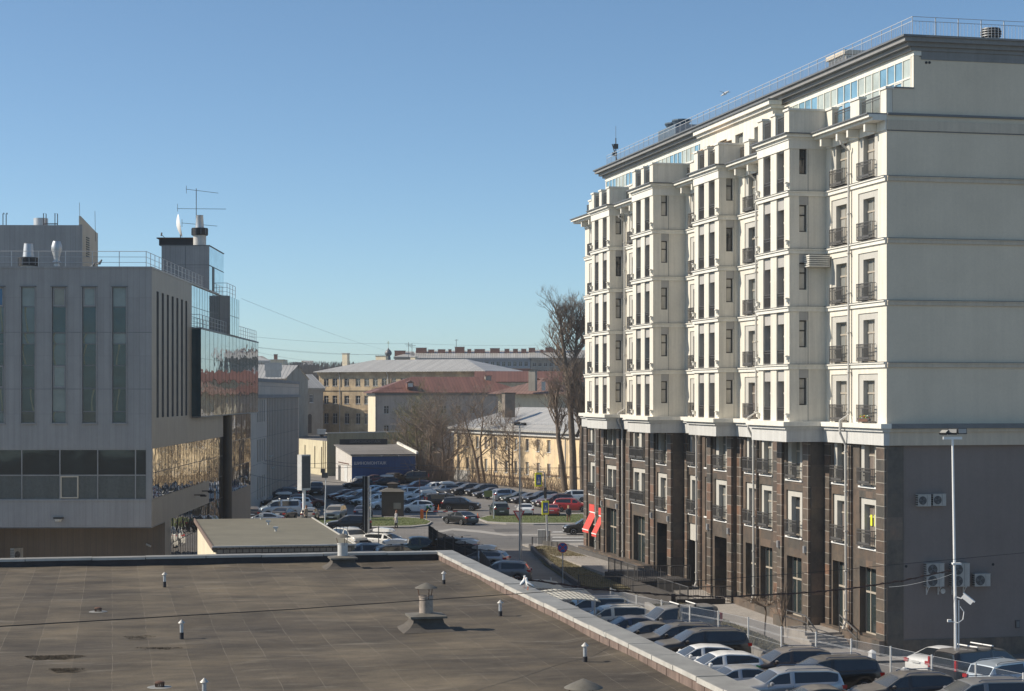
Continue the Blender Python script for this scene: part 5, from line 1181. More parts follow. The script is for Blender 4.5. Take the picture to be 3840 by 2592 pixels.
# far apartment rows
def far_house(label, x0, x1, Y, ye, yr, wallm, wins, chims, seed, lower=None):
    t, fr, L = house('far_apartment_house', label, XY(x0,Y), XY(x1,Y), 14, 0, zz(ye,Y), wallm, M['zinc_seam'], zz(yr,Y)-zz(ye,Y)+.6, .5, 'apartment rows on the skyline',
        rows=[(zz(y1,Y),zz(y0,Y)) for y0,y1 in wins], wcols=[L_ for L_ in [(x-x0)/F*Y for x in range(x0+14, x1-10, 21)]], ww=.95, hip=False, framem=M['offwhite'])
    for x, w1, h, mi in chims: chimney(t, P(x,yr+3,Y+5), w1/F*Y, 1.2, h*.6, M['brick_red'], M['zinc'])
    return t
far_house('long blue grey apartment row with a tin roof and brick chimneys on the skyline', 1560, 1988, 500, 1343, 1321, M['far_blue'], [(1356,1374)], [(1580,40,2.2,0),(1617,22,1.4,0),(1656,27,1.5,0),(1687,11,1.5,0),(1724,36,2.6,0),(1760,14,1.6,0),(1799,39,1.6,0),(1856,36,2.0,0),(1901,18,1.7,0),(1933,18,1.7,0),(1964,19,1.7,0)], 1)
far_house('shorter grey beige apartment row behind the tall bare poplars', 1990, 2200, 500, 1342, 1318, M['far_beige'], [(1360,1375),(1388,1405)], [(1995,24,1.8,0),(2032,11,1,0),(2060,30,2.0,0),(2110,18,1.6,0)], 2)
t, fr, L = house('pink_brick_house', 'red and white brick house showing under the blue grey row', XY(1815,470), XY(1990,470), 10, 0, zz(1382,470), M['brick_red'], M['zinc'], 0, .3, 'apartment rows on the skyline', rows=[(zz(1412,470),zz(1392,470))], wcols=[(x-1815)/F*470 for x in (1832,1862,1890,1912,1932,1953,1973)], ww=.95, framem=M['white'])
random.seed(31)
k = 0
for (x0,x1,y,Y,lab) in ((920,1010,1352,620,'pale distant house low on the skyline beside the mirrored glass box'),(1014,1062,1350,560,'pinkish distant house with a chimney on the skyline'),(1096,1125,1360,640,'small distant yellow house on the skyline'),(1120,1175,1368,700,'grey distant house on the skyline beside the small yellow one'),(1480,1560,1338,520,'distant house with brick chimneys left of the long blue grey row')):
    mm = [M['zinc'], M['cream_plaster'], M['far_beige'], M['far_beige'], M['far_beige']][k]
    t, fr, L = house('distant_house', lab, XY(x0,Y), XY(x1,Y), 10, 0, zz(y,Y), mm, M['zinc'], 0 if k in (1,2) else 1.6, .3, 'distant houses on the skyline')
    if k in (1, 4): chimney(t, P(x0+20,y,Y+3), 3.0 if k == 4 else 1, 1, 1.6, M['brick_red'])
    k += 1
# onion dome
t = thing('church_dome', 'dark onion dome with a gilt cross above the old brown house', 'church dome', P(1456,1368,430)); t.scale = (.55,)*3
b = MB(); b.lathe([(1.0,0),(1.0,3.2),(.75,3.6)], n=16); b.build('drum', M['lead'], t, smooth=True)
b = MB(); b.lathe([(.75,3.6),(1.15,4.0),(1.5,4.6),(1.45,5.2),(1.05,5.9),(.5,6.4),(.15,7.0),(.05,7.3)], n=20); b.build('onion_dome', M['lead'], t, smooth=True)
b = MB(); b.box(-.06,.06,-.06,.06,7.3,10.0); b.box(-.6,.6,-.05,.05,9.0,9.15); b.box(-.35,.35,-.05,.05,9.45,9.56); b.build('cross', M['gilt'] if 'gilt' in M else M['yellow'], t)
for (x, y0, yb_, Y, l) in ((1532,1283,1345,420,'taller'),(1545,1287,1345,425,'shorter')):
    b = MB(); b.tube([P(x,yb_,Y),P(x,y0,Y)], .05, 4); yy = y0+8
    for j in range(2): b.tube([P(x-14+j*5,yy+6*j,Y),P(x+14-j*4,yy+1+6*j,Y)], .04, 3)
    tag(b.build('tv_aerial', M['iron']), l+' of two thin aerials on the roof of the old brown house', 'aerial', 'aerials on old roofs')
b = MB(); b.tube([P(1711,1310,470),P(1711,1273,470)], .06, 4); b.tube([P(1705,1276,470),P(1719,1275,470)], .05, 3); tag(b.build('tv_aerial', M['iron']), 'single thin aerial on the long blue grey row', 'aerial', 'aerials on old roofs')
# small flat-roofed building with brick parapet, beyond the near parapet
t = thing('small_brick_building', 'low flat roofed building with beige brick walls beyond the near parapet', 'building', PZ(813,2052,6.9), TH)
t.location.z = 0; w_ = MB(); Wd, Dp = 6.3, 19.8
w_.box(0,Wd,0,Dp,-.1,6.87,0); w_.build('wall', M['brick_tile'], t)
w_ = MB(); w_.box(-.012,-.001,0,Dp,-.1,6.64,0); w_.build('side_wall', M['cream_plaster'], t)
r = MB(); r.box(-.15,Wd+.15,.05,Dp+.1,6.65,6.9,0); r.build('roof_surface', M['roof_green'] if 'roof_green' in M else M['roof'], t)
r = MB(); r.box(-.22,Wd+.22,-.12,.049,6.88,6.95); r.box(Wd+.151,Wd+.22,.05,Dp+.1,6.74,6.95); r.box(-.22,-.151,.05,Dp+.1,6.74,6.95,1); r.build('roof_edge', [M['tin_edge'], M['flashing']], t)
for px, py, lab in ((979,1948,'farthest'),(1006,1968,'middle'),(1034,1993,'nearest')):
    p = PZ(px, py, 6.9); q = MB(); q.lathe([(.06,0),(.06,.15)], n=10); q.box(-.12,.12,-.08,.08,.15,.26); tag(q.build('roof_vent', M['offwhite'], None, p), lab+' of three little white vents on the low brick building roof', 'vent', 'white vents on the low roof')
# ================================================================ GROUND SURFACES
def blades(name, pts, n, m, label, hmin=.05, hmax=.12, seed=1, dz=.12):
    """grass built as small upright blades inside a pixel outline on the ground"""
    random.seed(seed); W = [G(*p) for p in pts]; xs = [p.x for p in W]; ys = [p.y for p in W]; mb = MB(); k = 0
    def inside(x, y):
        c = False; j = len(W)-1
        for i in range(len(W)):
            if (W[i].y > y) != (W[j].y > y) and x < (W[j].x-W[i].x)*(y-W[i].y)/(W[j].y-W[i].y)+W[i].x: c = not c
            j = i
        return c
    while k < n:
        x, y = random.uniform(min(xs), max(xs)), random.uniform(min(ys), max(ys))
        if not inside(x, y): continue
        h = random.uniform(hmin, hmax); a = random.random()*3.14; d = Vector((math.cos(a), math.sin(a), 0))*random.uniform(.02,.05); z = gz(y)+dz; l = Vector((random.uniform(-.05,.05), random.uniform(-.05,.05), h))
        p = Vector((x, y, z)); mb.add([p-d, p+d, p+l], [(0,1,2)]); k += 1
    return tag(mb.build(name, m, recalc=False), label, 'grass', kind='stuff')
isl_r = [(1795,1948),(1840,1938),(1960,1934),(2120,1934),(2185,1932),(2200,1965),(2000,1966),(1900,1964),(1830,1960)]
isl_l = [(1180,1947),(1290,1946),(1400,1945),(1520,1945),(1585,1950),(1614,1961),(1600,1970),(1540,1976),(1400,1978),(1250,1978),(1200,1970)]
for nm, pts, lab, sd in (('right', isl_r, 'green grass on the kerbed island below the row of parked cars', 3), ('left', isl_l, 'green grass on the rounded island in front of the brown booth', 4)):
    cx = sum(p[0] for p in pts)/len(pts); cy = sum(p[1] for p in pts)/len(pts)
    kp = [(cx+(x-cx)*1.03, cy+(y-cy)*1.22) for x, y in pts]
    px_sheet('kerb', kp, .0, M['kerb'], thick=.13); px_sheet('grass_soil', pts, .0, M['grass'], thick=.15)
    blades('grass', pts, 5200, M['blade'], lab, seed=sd, dz=.13, hmin=.03, hmax=.10)
# raised lawn between low walls by the ramp
lawn = [(1990,2060),(2040,2052),(2105,2062),(2500,2190),(2480,2215),(2250,2213),(2160,2200),(2040,2120)]
px_sheet('lawn_bank', lawn, 0, M['dry_grass'], thick=.16)
blades('grass', lawn, 9000, M['blade_dry'], 'tired straw coloured grass on the bank behind the no stopping sign', seed=8, dz=.15, hmin=.02, hmax=.08)
def px_wall(name, label, pts, h, th, m, base=0, cap=None, cat='wall', group=None, mat2=None):
    mb = MB(); W = [G(*p) for p in pts]
    for i in range(len(W)-1):
        a, b = W[i], W[i+1]; d = (b-a); d.z = 0; d.normalize(); nn = Vector((-d.y, d.x, 0))*th/2
        n = max(1, int((b-a).length/5))
        for j in range(n):
            p = a+(b-a)*j/n; q = a+(b-a)*(j+1)/n; zp, zq = gz(p.y)+base-.1, gz(q.y)+base-.1
            V = [(p-nn).xy.to_tuple()+(zp,), (q-nn).xy.to_tuple()+(zq,), (q+nn).xy.to_tuple()+(zq,), (p+nn).xy.to_tuple()+(zp,)]
            V = V+[(v[0],v[1],v[2]+h+.1) for v in V]; mb.add(V, [(0,3,2,1),(4,5,6,7),(0,1,5,4),(1,2,6,5),(2,3,7,6),(3,0,4,7)])
    return tag(mb.build(name, m), label, cat, group)
px_wall('retaining_wall', 'low dark stone wall along the pavement side of the grass bank', [(2040,2048),(2108,2058),(2500,2186)], .5, .25, M['lowwall'])
px_wall('retaining_wall', 'low wall between the access road and the grass bank', [(1988,2058),(2010,2085),(2060,2125),(2170,2205)], .4, .25, M['lowwall'])
# terrace pavement along the apartment house (follows its plan)
tp = MB()
def slab(p0, p1, u0, u1, z, mi=0):
    n = max(1, int((u1-u0)/4))
    for i in range(n):
        a, b = u0+(u1-u0)*i/n, u0+(u1-u0)*(i+1)/n
        q = [BL(p0,a), BL(p1,a), BL(p1,b), BL(p0,b)]; tp.quad(*[(v.x, v.y, max(z, gz(v.y)+.12)) for v in q], mi)
    for (pp) in (p1,):
        a, b = BL(pp,u0), BL(pp,u1); tp.quad((a.x,a.y,0),(b.x,b.y,0),(b.x,b.y,max(z,gz(b.y)+.12)),(a.x,a.y,max(z,gz(a.y)+.12)), mi)
slab(-2, 3.6, -1.5, 22.6, .12); slab(-2, 4.4, 37.5, 66, .95); slab(-2, 2.0, 22.6, 37.5, .12)
tag(tp.build('pavement', M['paving']), kind='structure')
# plinth, entrance platform and steps
pl = MB(); pl.box(-.42, .0, -.0, 22.8, .1, .93); pl.box(-1.35, -.43, 8.4, 13.2, .1, .9)
tag(pl.build('stone_plinth', M['stone_slab'], None, O_B, RZB), 'low granite plinth under the near shop windows', 'plinth')
pl = MB(); pl.box(-.75,-.0,37.8,60.5,.5,1.25)
tag(pl.build('stone_plinth', M['stone_slab'], None, O_B, RZB), 'low granite plinth under the far shop windows by the red awnings', 'plinth')
sp = MB(); sp.box(-2.6, -.43, 5.0, 8.2, .1, .80); 
for i in range(5): sp.box(-2.6, -.43, 5.0-.32*(i+1), 5.0-.32*i, .1, .80-.14*(i+1)-.001)
tag(sp.build('entrance_steps', M['paving'], None, O_B, RZB), 'pale paved platform and steps at the entrance door', 'steps')
def ramp_rail(name, label, pts, h, group='handrails at the entrance'):
    mb = MB()
    for i in range(len(pts)-1):
        a, b = Vector(pts[i]), Vector(pts[i+1]); mb.tube([a+Vector((0,0,h)), b+Vector((0,0,h))], .045, 6); mb.tube([a+Vector((0,0,h*.62)), b+Vector((0,0,h*.62))], .03, 6)
        for p in (a, b): mb.tube([p, p+Vector((0,0,h))], .03, 6)
    return tag(mb.build(name, M['iron'], None, O_B, RZB), label, 'handrail', group)
ramp_rail('handrail', 'dark handrail along the outer edge of the entrance platform', [(-2.55,8.1,.8),(-2.55,5.0,.8),(-2.55,3.4,.15)], .95)
ramp_rail('handrail', 'dark handrail on the wall side of the entrance steps', [(-.55,5.0,.8),(-.55,2.6,.15)], .95)
# sunken ramp by the dark doorways, with balustrades
rp = MB(); rp.box(-4.4,-.5,22.9,30.6,.02,.06,0); rp.box(-4.6,-4.3,22.9,38.6,.1,1.15,1); rp.box(-4.3,-.6,30.7,38.3,.1,1.18,1); rp.box(-4.3,-1,22.7,22.95,.1,.8,1)
tag(rp.build('ramp_wall', [M['asphalt_dark'], M['darkwall']], None, O_B, RZB), 'dark retaining walls of the ramp under the apartment doorways', 'wall')
def balus(label, pts, h=1.05):
    mb = MB()
    for i in range(len(pts)-1):
        a, b = Vector(pts[i]), Vector(pts[i+1]); L = (b-a).length; n = int(L/.16)
        mb.tube([a+Vector((0,0,h)), b+Vector((0,0,h))], .035, 5); mb.tube([a+Vector((0,0,.1)), b+Vector((0,0,.1))], .02, 4)
        for j in range(n+1): p = a+(b-a)*j/n; mb.tube([p, p+Vector((0,0,h))], .012 if j % 10 else .03, 4)
    return tag(mb.build('balustrade', M['iron'], None, O_B, RZB), label, 'railing', 'balustrades of the sunken ramp')
balus('black balustrade on the far side of the sunken ramp', [(-4.4,38.3,1.15),(-4.4,31.0,1.15),(-.6,31.0,1.15)])
balus('black balustrade on the near side of the sunken ramp', [(-3.4,29.6,.5),(-3.4,23.0,.5),(-.4,23.0,.5)])
# strip of lawn between the fence and the pavement
ls = MB(); 
for i in range(8):
    a, b = -1.5+3*i, 1.5+3*i; q = [BL(3.9,a), BL(6.2,a), BL(6.2,b), BL(3.9,b)]; ls.quad(*[(v.x,v.y,gz(v.y)+.25) for v in q])
    q = [BL(6.2,a),BL(6.2,b)]; ls.quad(*[(v.x,v.y,z+gz(v.y)) for v, z in ((q[0],-.05),(q[1],-.05),(q[1],.25),(q[0],.25))])
tag(ls.build('lawn_strip', M['dry_grass'], recalc=False), kind='structure')
random.seed(77); gb_ = MB()
for i in range(9000):
    u, p = random.uniform(-1.5,22.5), random.uniform(3.95,6.15); v = BL(p,u); h = random.uniform(.04,.13); a = random.random()*3.14; d = Vector((math.cos(a),math.sin(a),0))*.03; b0 = Vector((v.x,v.y,gz(v.y)+.25)); gb_.add([b0-d,b0+d,b0+Vector((random.uniform(-.04,.04),random.uniform(-.04,.04),h))],[(0,1,2)])
tag(gb_.build('grass', M['blade_dry'], recalc=False), 'thin dry grass between the wire fence and the apartment pavement', 'grass', kind='stuff')
kb = MB(); 
for i in range(5):
    a, b = -1.5+4.8*i, 3.3+4.8*i; q0, q1 = BL(6.25,a), BL(6.25,b); e = Vector((-.0,0,0)); kb.add([(q0.x-.25,q0.y,-.05),(q0.x,q0.y,-.05),(q1.x,q1.y,-.05+gz(q1.y)),(q1.x-.25,q1.y,-.05+gz(q1.y)),(q0.x-.25,q0.y,.42),(q0.x,q0.y,.42),(q1.x,q1.y,.42+gz(q1.y)),(q1.x-.25,q1.y,.42+gz(q1.y))],[(0,3,2,1),(4,5,6,7),(0,1,5,4),(1,2,6,5),(2,3,7,6),(3,0,4,7)])
tag(kb.build('kerb_wall', M['concrete'], recalc=True), 'low cracked concrete wall at the foot of the wire fence', 'wall')
# painted markings
def mark(pts, m=None): px_sheet('road_marking', pts, .010, m or M['marking'])
for y in (1994, 2004, 2014, 2026, 2038): mark([(2075,y),(2200,y-.5),(2200,y+2.5),(2068,y+3)])
for a in ((1708,1950,1722,1965),(1300,2015,1330,2010)): mark([(a[0],a[1]),(a[0]+4,a[1]),(a[2]+4,a[3]),(a[2],a[3])])
px_sheet('kerb', [(1640,1992),(1700,1982),(1800,1990),(1900,2004),(2200,2004),(2200,2009),(1900,2010),(1795,1997),(1700,1989),(1650,1998)], .0, M['kerb'], thick=.02)

for i, pts in enumerate(([(1700,2020),(1790,2016),(1800,2032),(1712,2037)],[(1500,2050),(1575,2046),(1590,2060),(1508,2064)],[(1850,1985),(1935,1983),(1950,1993),(1860,1996)],[(1650,2002),(1700,2000),(1708,2010),(1655,2012)],[(1800,2120),(1870,2112),(1905,2140),(1830,2150)],[(1640,1925),(1700,1922),(1712,1934),(1650,1938)])):
    px_sheet('road_patch', pts, .006, M['patch'])
for x, y, l in ((1752,2008,'in the middle of the road'),(1880,2070,'on the access road'),(1905,2118,'lower on the access road')):
    q = MB(); q.lathe([(.36,0),(.36,.012)], n=18); tag(q.build('manhole_cover', M['iron'], None, G(x,y)+Vector((0,0,.008))), 'round iron manhole cover '+l, 'manhole cover', 'manhole covers')
# ================================================================ FENCES
def mesh_fence(pts, h, label, post_m, wire_m, step, group=None, vstep=.055, wr=.004, hw=(.06,.3,.55,.8,1.0), name='wire_fence', pr=.035, base=.0):
    pts = [Vector((p[0], p[1], gz(p[1])+base)) for p in pts]
    t = thing(name, label, 'fence', pts[0], 0, group); o0 = pts[0]
    po = MB(); po.box(-pr,pr,-pr,pr,-.1,h+.06); pme = po.mesh('post', post_m)
    for i in range(len(pts)-1):
        a, b = pts[i], pts[i+1]; L = (b-a).length; n = max(1, round(L/step)); d = (b-a)/n
        for j in range(n+(1 if i == len(pts)-2 else 0)): link('post', pme, t, a+d*j-o0, math.atan2(d.y, d.x))
        for j in range(n):
            q = a+d*j-o0; w_ = MB(); m_ = int(d.length/vstep)
            for k in range(1, m_): p = q+d*k/m_; w_.tube([p+Vector((0,0,.05)), p+Vector((0,0,h))], wr, 3, cap=False)
            for f_ in hw:
                for dz in ((0,.05) if f_ in (.3,.8) else (0,)): w_.tube([q+Vector((0,0,h*f_-dz)), q+d+Vector((0,0,h*f_-dz))], wr*1.5, 3, cap=False)
            w_.build('mesh_panel', wire_m, t, recalc=False)
    return t
FP = []
for (x, ytop) in ((2290,2205),(2387,2232),(2481,2250),(2587,2272),(2694,2291),(2806,2315),(2930,2350),(3060,2370),(3192,2396),(3340,2424),(3494,2456),(3659,2488),(3838,2524)):
    z = 2.05; Y = 100
    for _ in range(8): Y = (HC-z-gz(Y))*F/(ytop-HY)
    FP.append(((x-1920)/F*Y, Y))
mesh_fence(FP, 2.0, 'galvanised wire mesh fence with pale posts around the near car park', M['steel_l'], M['steel_l'], 30, wr=.006, pr=.034, vstep=.06)
def px_fence(px, h, *a, **k): return mesh_fence([tuple(G(*p).xy) for p in px], h, *a, **k)
px_fence([(1150,2092),(1420,2066),(1608,2062)], 2.0, 'dark thin wire fence along the road behind the white wagon', M['iron'], M['iron'], 8, 'dark fences by the road', wr=.003, vstep=.12, hw=(.05,.5,1.0))
px_fence([(1608,2072),(1640,2100),(1700,2130),(1790,2165)], 2.3, 'dark mesh fence turning towards the near roof with a white notice', M['iron'], M['dark_mesh'], 4, 'dark fences by the road', wr=.009, vstep=.09)
q = MB(); q.box(-.35,.35,-.02,.02,0,.5); tag(q.build('notice', M['white'], None, P(1631,2022,159)-Vector((0,0,.3)), rad(-50)), 'small white notice on the dark mesh fence', 'sign')
px_fence([(1800,2140),(1838,2190)], 1.6, 'short dark railing beside the silver car roof', M['iron'], M['iron'], 4, 'dark fences by the road', wr=.012, vstep=.14, hw=(.1,1.0))
px_fence([(1996,2056),(2058,2053)], .9, 'low dark railing at the end of the grass bank', M['iron'], M['iron'], 4, None, wr=.012, vstep=.14, hw=(.1,1.0))
px_fence([(2170,2212),(2470,2222)], 1.0, 'low dark railing in the shade below the grass bank', M['iron'], M['iron'], 6, None, wr=.01, vstep=.14, hw=(.1,1.0))
gt = MB(); p0 = G(1262,2075); 
for i in range(7): gt.box(-.9+.3*i-.02,-.9+.3*i+.02,-.02,.02,.2,2.3)
for z in (.2,1.2,2.3): gt.box(-.9,.9,-.025,.025,z-.03,z+.03)
tag(gt.build('gate', M['black'], None, p0), 'small black barred gate in front of the cream white car', 'gate')

# ================================================================ MASTS, LAMPS, SIGNS
def pole(name, label, cat, base, top, r0, r1, m, group=None, n=10):
    t = thing(name, label, cat, base, 0, group); b = MB(); d = Vector(top)-Vector(base); b.tube([(0,0,-.1), d*.5, d], [r0,(r0+r1)/2,r1], n); b.build('pole', m, t, smooth=True); return t, d
# floodlight mast of the near car park
b0 = Vector(((3587-1920)/F*89.0, 89.0, 0)); tp_ = P(3572,1645,89.0)
t, d = pole('floodlight_mast', 'tall pale floodlight mast with three lamps in front of the dark gable', 'floodlight mast', b0, tp_, .075, .052, M['white'])
q = MB(); q.box(-.45,.45,-.05,.05,-.04,.09); q.build('crossbar', M['white'], t, d)
for x, rz, tilt in ((-.48,-55,55),(-.02,-15,40),(.45,5,10)):
    q = MB(); q.box(-.22,.22,-.05,.05,.0,.27,0); q.box(-.19,.19,-.062,-.051,.025,.245,1); q.build('floodlight', [M['black'], M['glass_blind']], t, d+Vector((x,-.05,.22)), (rad(-tilt),0,rad(rz)))
q = MB()
for z in (5.9,): q.box(-.2,.2,-.16,.16,z,z+.08)
for dx in (-.10,.10): q.tube([(dx,-.02,0),(dx,-.02,4.2)], .03, 6)
q.build('conduit', M['white'], t)
q = MB(); q.box(0,.55,-.10,.10,-.1,.12,0); q.box(-.05,.62,-.13,.13,.10,.15,0); o = q.build('security_camera', M['white'], t, P(3610,2234,88.7)-b0, (0, rad(38), rad(-20)))
q = MB(); q.tube([(0,0,0),(.2,-.05,-.06),(.3,-.08,.06)], .035); q.build('camera_bracket', M['white'], t, P(3588,2240,88.8)-b0)
q = MB(); q.tube([(-.25,-.1,-.1),(.05,-.25,-.15),(.32,-.1,0),(.38,-.05,.35),(.2,-.05,.6)], .022, 5); q.box(-.42,-.25,-.2,-.06,-.12,.0); q.build('cable_loop', M['white'], t, P(3584,2322,88.8)-b0)
# street lamps
b1 = G(1950,2163); t, d = pole('street_lamp', 'tall grey street lamp rising in front of the yellow house', 'street lamp', b1, P(1949,1594,b1.y), .085, .055, M['steel'])
q = MB(); q.box(-.25,.3,-.05,.05,-.03,.05,0); q.box(-.42,.05,-.2,.2,.05,.18,1); q.box(.08,.5,-.2,.2,.03,.12,1); q.build('lamp_head', [M['steel'], M['iron']], t, d, (rad(-20),0,0))
q = MB(); q.tube([(.13,.05,0),(.13,.05,7)], .03, 6); q.build('conduit', M['steel'], t)
b1 = G(1218,1972); t, d = pole('street_lamp', 'slim pale street lamp beside the pickup truck', 'street lamp', b1, P(1222,1792,b1.y), .07, .045, M['steel_l'])
q = MB(); q.box(-.4,.2,-.2,.2,0,.5,0); q.box(-.5,-.1,-.25,.1,.5,.9,0); q.build('lamp_head', M['iron'], t, d)
# crossing sign pole with arm
b1 = G(2055,2050); t, d = pole('crossing_sign_pole', 'grey pole with an arm carrying two yellow framed pedestrian crossing signs', 'sign pole', b1, P(2042,1776,b1.y), .11, .06, M['steel'])
q = MB(); q.tube([d, d+Vector((-.1,0,.15)), d+Vector((-.65,0,.15))], .06, 6); q.build('arm', M['steel'], t)
def cross_sign(pos, par, w_=.28, h_=.95):
    rz = rad(38); q = MB(); q.box(-w_-.09,w_+.09,-.03,.03,-.12,h_+.12,0); q.box(-w_+.02,w_-.02,-.045,-.031,.04,h_-.04,1); o = q.build('crossing_sign', [M['yellow'], M['blue']], par, pos, rz)
    q = MB(); q.add([(-.17,-.05,.18),(.17,-.05,.18),(0,-.05,.72)], [(0,1,2)], 0); q.add([(-.04,-.055,.3),(.05,-.055,.3),(.03,-.055,.55),(-.03,-.055,.55)], [(0,1,2,3)], 1); q.build('pictogram', [M['white'], M['black']], o); return o
cross_sign(P(2019,1820,b1.y)-b1, t); cross_sign(P(2045,1925,b1.y-.3)-b1, t)
q = MB(); q.box(-.12,.12,-.15,.12,0,.9); q.build('signal_box', M['iron'], t, P(2045,1868,b1.y-.1)-b1)
# crossing plate row below the houses: post with a second sign
b1 = G(1957,2056); t, d = pole('give_way_sign', 'white and red triangular give way sign beside the tall street lamp', 'road sign', b1, P(1946,1905,b1.y-.0), .05, .05, M['steel'])
q = MB(); s_ = .52; q.add([(-s_,-.02,.45),(s_,-.02,.45),(0,-.02,-.45),(-s_,.02,.45),(s_,.02,.45),(0,.02,-.45)], [(0,1,2),(5,4,3),(0,3,4,1),(1,4,5,2),(2,5,3,0)], 0)
q.add([(-s_*.66,-.03,.36),(s_*.66,-.03,.36),(0,-.03,-.24)], [(0,1,2)], 1); q.build('sign_plate', [M['signred'], M['white']], t, P(1946,1935,b1.y-.1)-b1)
# no stopping sign
b1 = G(2111,2195); t, d = pole('no_stopping_sign', 'round blue and red no stopping sign on a thin post above the grass bank', 'road sign', b1, P(2110,2040,b1.y), .04, .04, M['steel'])
q = MB(); R_ = .36; q.lathe([(R_,-.015),(R_,.015)], n=32, mi=0); q.lathe([(R_*.86,.016),(R_*.86,.022)], n=32, mi=1)
for a in (45,-45):
    c_, s_ = math.cos(rad(a)), math.sin(rad(a)); l, w_ = R_*.9, .035; q.add([(l*c_-w_*s_, l*s_+w_*c_, .024),(l*c_+w_*s_, l*s_-w_*c_, .024),(-l*c_+w_*s_, -l*s_-w_*c_, .024),(-l*c_-w_*s_, -l*s_+w_*c_, .024)] if a > 0 else [(l*c_-w_*s_, l*s_+w_*c_, .026),(l*c_+w_*s_, l*s_-w_*c_, .026),(-l*c_+w_*s_, -l*s_-w_*c_, .026),(-l*c_-w_*s_, -l*s_+w_*c_, .026)], [(0,1,2,3)], 0)
q.build('sign_plate', [M['signred'], M['blue']], t, P(2110,2054,b1.y-.06)-b1, (rad(90),0,0))
# black totem, light box, poles
b1 = G(1371,2052); t, d = pole('totem_pole', 'tall black totem with a pale edge near the white wagon', 'totem', b1, b1+Vector((0,0,.2)), .1, .1, M['iron'])
hh = P(1371,1786,b1.y).z-b1.z; q = MB(); q.box(-.26,.18,-.2,.2,0,hh,0); q.box(-.10,-.07,-.21,-.2,0,hh,1); q.box(.181,.32,-.18,.18,.8,hh,2); q.build('totem_panel', [M['black'], M['steel'], M['offwhite']], t)
b1 = G(1140,1955); t, d = pole('advertising_light_box', 'tall grey advertising light box on a white post beside the concrete building', 'billboard', b1, P(1140,1830,b1.y), .17, .17, M['white'])
zt_ = P(1133,1705,b1.y).z-b1.z; zb2 = P(1133,1838,b1.y).z-b1.z; q = MB(); q.box(-.62,.62,-.33,.33,zb2,zt_,0); q.box(-.55,.55,-.35,-.331,zb2+.2,zt_-.15,1); q.build('light_box', [M['offwhite'], M['poster']], t, (0,0,0), rad(48))
b1 = G(1390,1960); t, d = pole('thin_post', 'thin grey post between the totem and the brown booth', 'post', b1, P(1391,1828,b1.y), .05, .04, M['steel'])
b1 = G(1577,1915); t, d = pole('thin_post', 'thin dark red post rising behind the orange barrier', 'post', b1, P(1573,1792,b1.y), .05, .04, M['rust'])
b1 = G(1852,1950); t, d = pole('information_board', 'olive information board on a thin post on the grass island', 'sign', b1, P(1849,1840,b1.y), .06, .05, M['steel'])
q = MB(); q.box(-.95,-.08,-.03,.03,-.65,0,0); q.build('board', M['olive'], t, d)
b1 = G(2040,2045)+Vector((0,0,0)); q = MB(); q.box(-.55,.1,-.3,.3,0,1.35,0); q.box(.101,.55,-.3,.3,0,1.3,1); tag(q.build('utility_cabinet', [M['offwhite'], M['concrete']], None, b1), 'pale utility cabinet beside the crossing sign pole', 'cabinet')
# booth
b1 = G(1472,1942); t = thing('brown_booth', 'square brown booth with a pyramid roof and a small top storey', 'booth', b1, rad(2)); pxm = b1.y/F
w2 = 41*pxm; zt_ = 98*pxm; q = MB(); q.box(-w2,w2,0,2.2,0,zt_); q.build('wall', M['booth'], t)
q = MB(); e = 50*pxm; f_ = 20*pxm; z1, z2 = zt_, 111*pxm
q.add([(-e,-.3,z1),(e,-.3,z1),(e,2.5,z1),(-e,2.5,z1),(-f_,.5,z2),(f_,.5,z2),(f_,1.7,z2),(-f_,1.7,z2)], [(0,3,2,1),(0,1,5,4),(1,2,6,5),(2,3,7,6),(3,0,4,7),(4,5,6,7)]); q.build('roof', M['booth_roof'], t)
q = MB(); q.box(-f_*.9,f_*.9,.55,1.65,z2,127*pxm); q.add([(-f_*1.1,.4,127*pxm),(f_*1.1,.4,127*pxm),(f_*1.1,1.8,127*pxm),(-f_*1.1,1.8,127*pxm),(0,1.1,133*pxm)], [(0,3,2,1),(0,1,4),(1,2,4),(2,3,4),(3,0,4)]); q.build('top_storey', M['booth'], t)
q = MB(); q.box(.1,.9,-.03,-.001,.95,1.6); q.build('notice', M['pane_beige'], t)
# barrier
b1 = G(1582,1950); t = thing('parking_barrier', 'orange parking barrier with a lowered red and white arm', 'barrier', b1); q = MB(); q.box(-.17,.17,-.17,.17,0,1.08); q.build('cabinet', M['orange'], t)
q = MB(); L = 4.6; st = 9
for i in range(st): q.box(.17+L*i/st,.17+L*(i+1)/st,-.22,-.171,.86,.95,i%2)
q.build('arm', [M['signred'], M['white']], t)
for x, yb_, yt, l in ((1600,1952,1910,'left of the black saloon'),(1755,1912,1897,'above the black saloon')):
    b_ = G(x, yb_); q = MB(); hh = (yb_-yt)/F*b_.y; q.tube([(0,0,0),(0,0,hh*.75),(.2,0,hh)], .045, 6); tag(q.build('guard_post', M['yellow_dull'], None, b_), 'thin bent yellow post '+l, 'post', 'yellow posts by the barrier')
for x, y, l in ((1792,1945,'beside the rear of the black saloon'),(1645,1912,'under the red and white barrier arm')):
    q = MB(); q.lathe([(.17,0),(.17,.04),(.11,.05),(.03,.6)], n=10); tag(q.build('traffic_cone', M['orange'], None, G(x,y)), 'small orange traffic cone '+l, 'traffic cone', 'traffic cones')
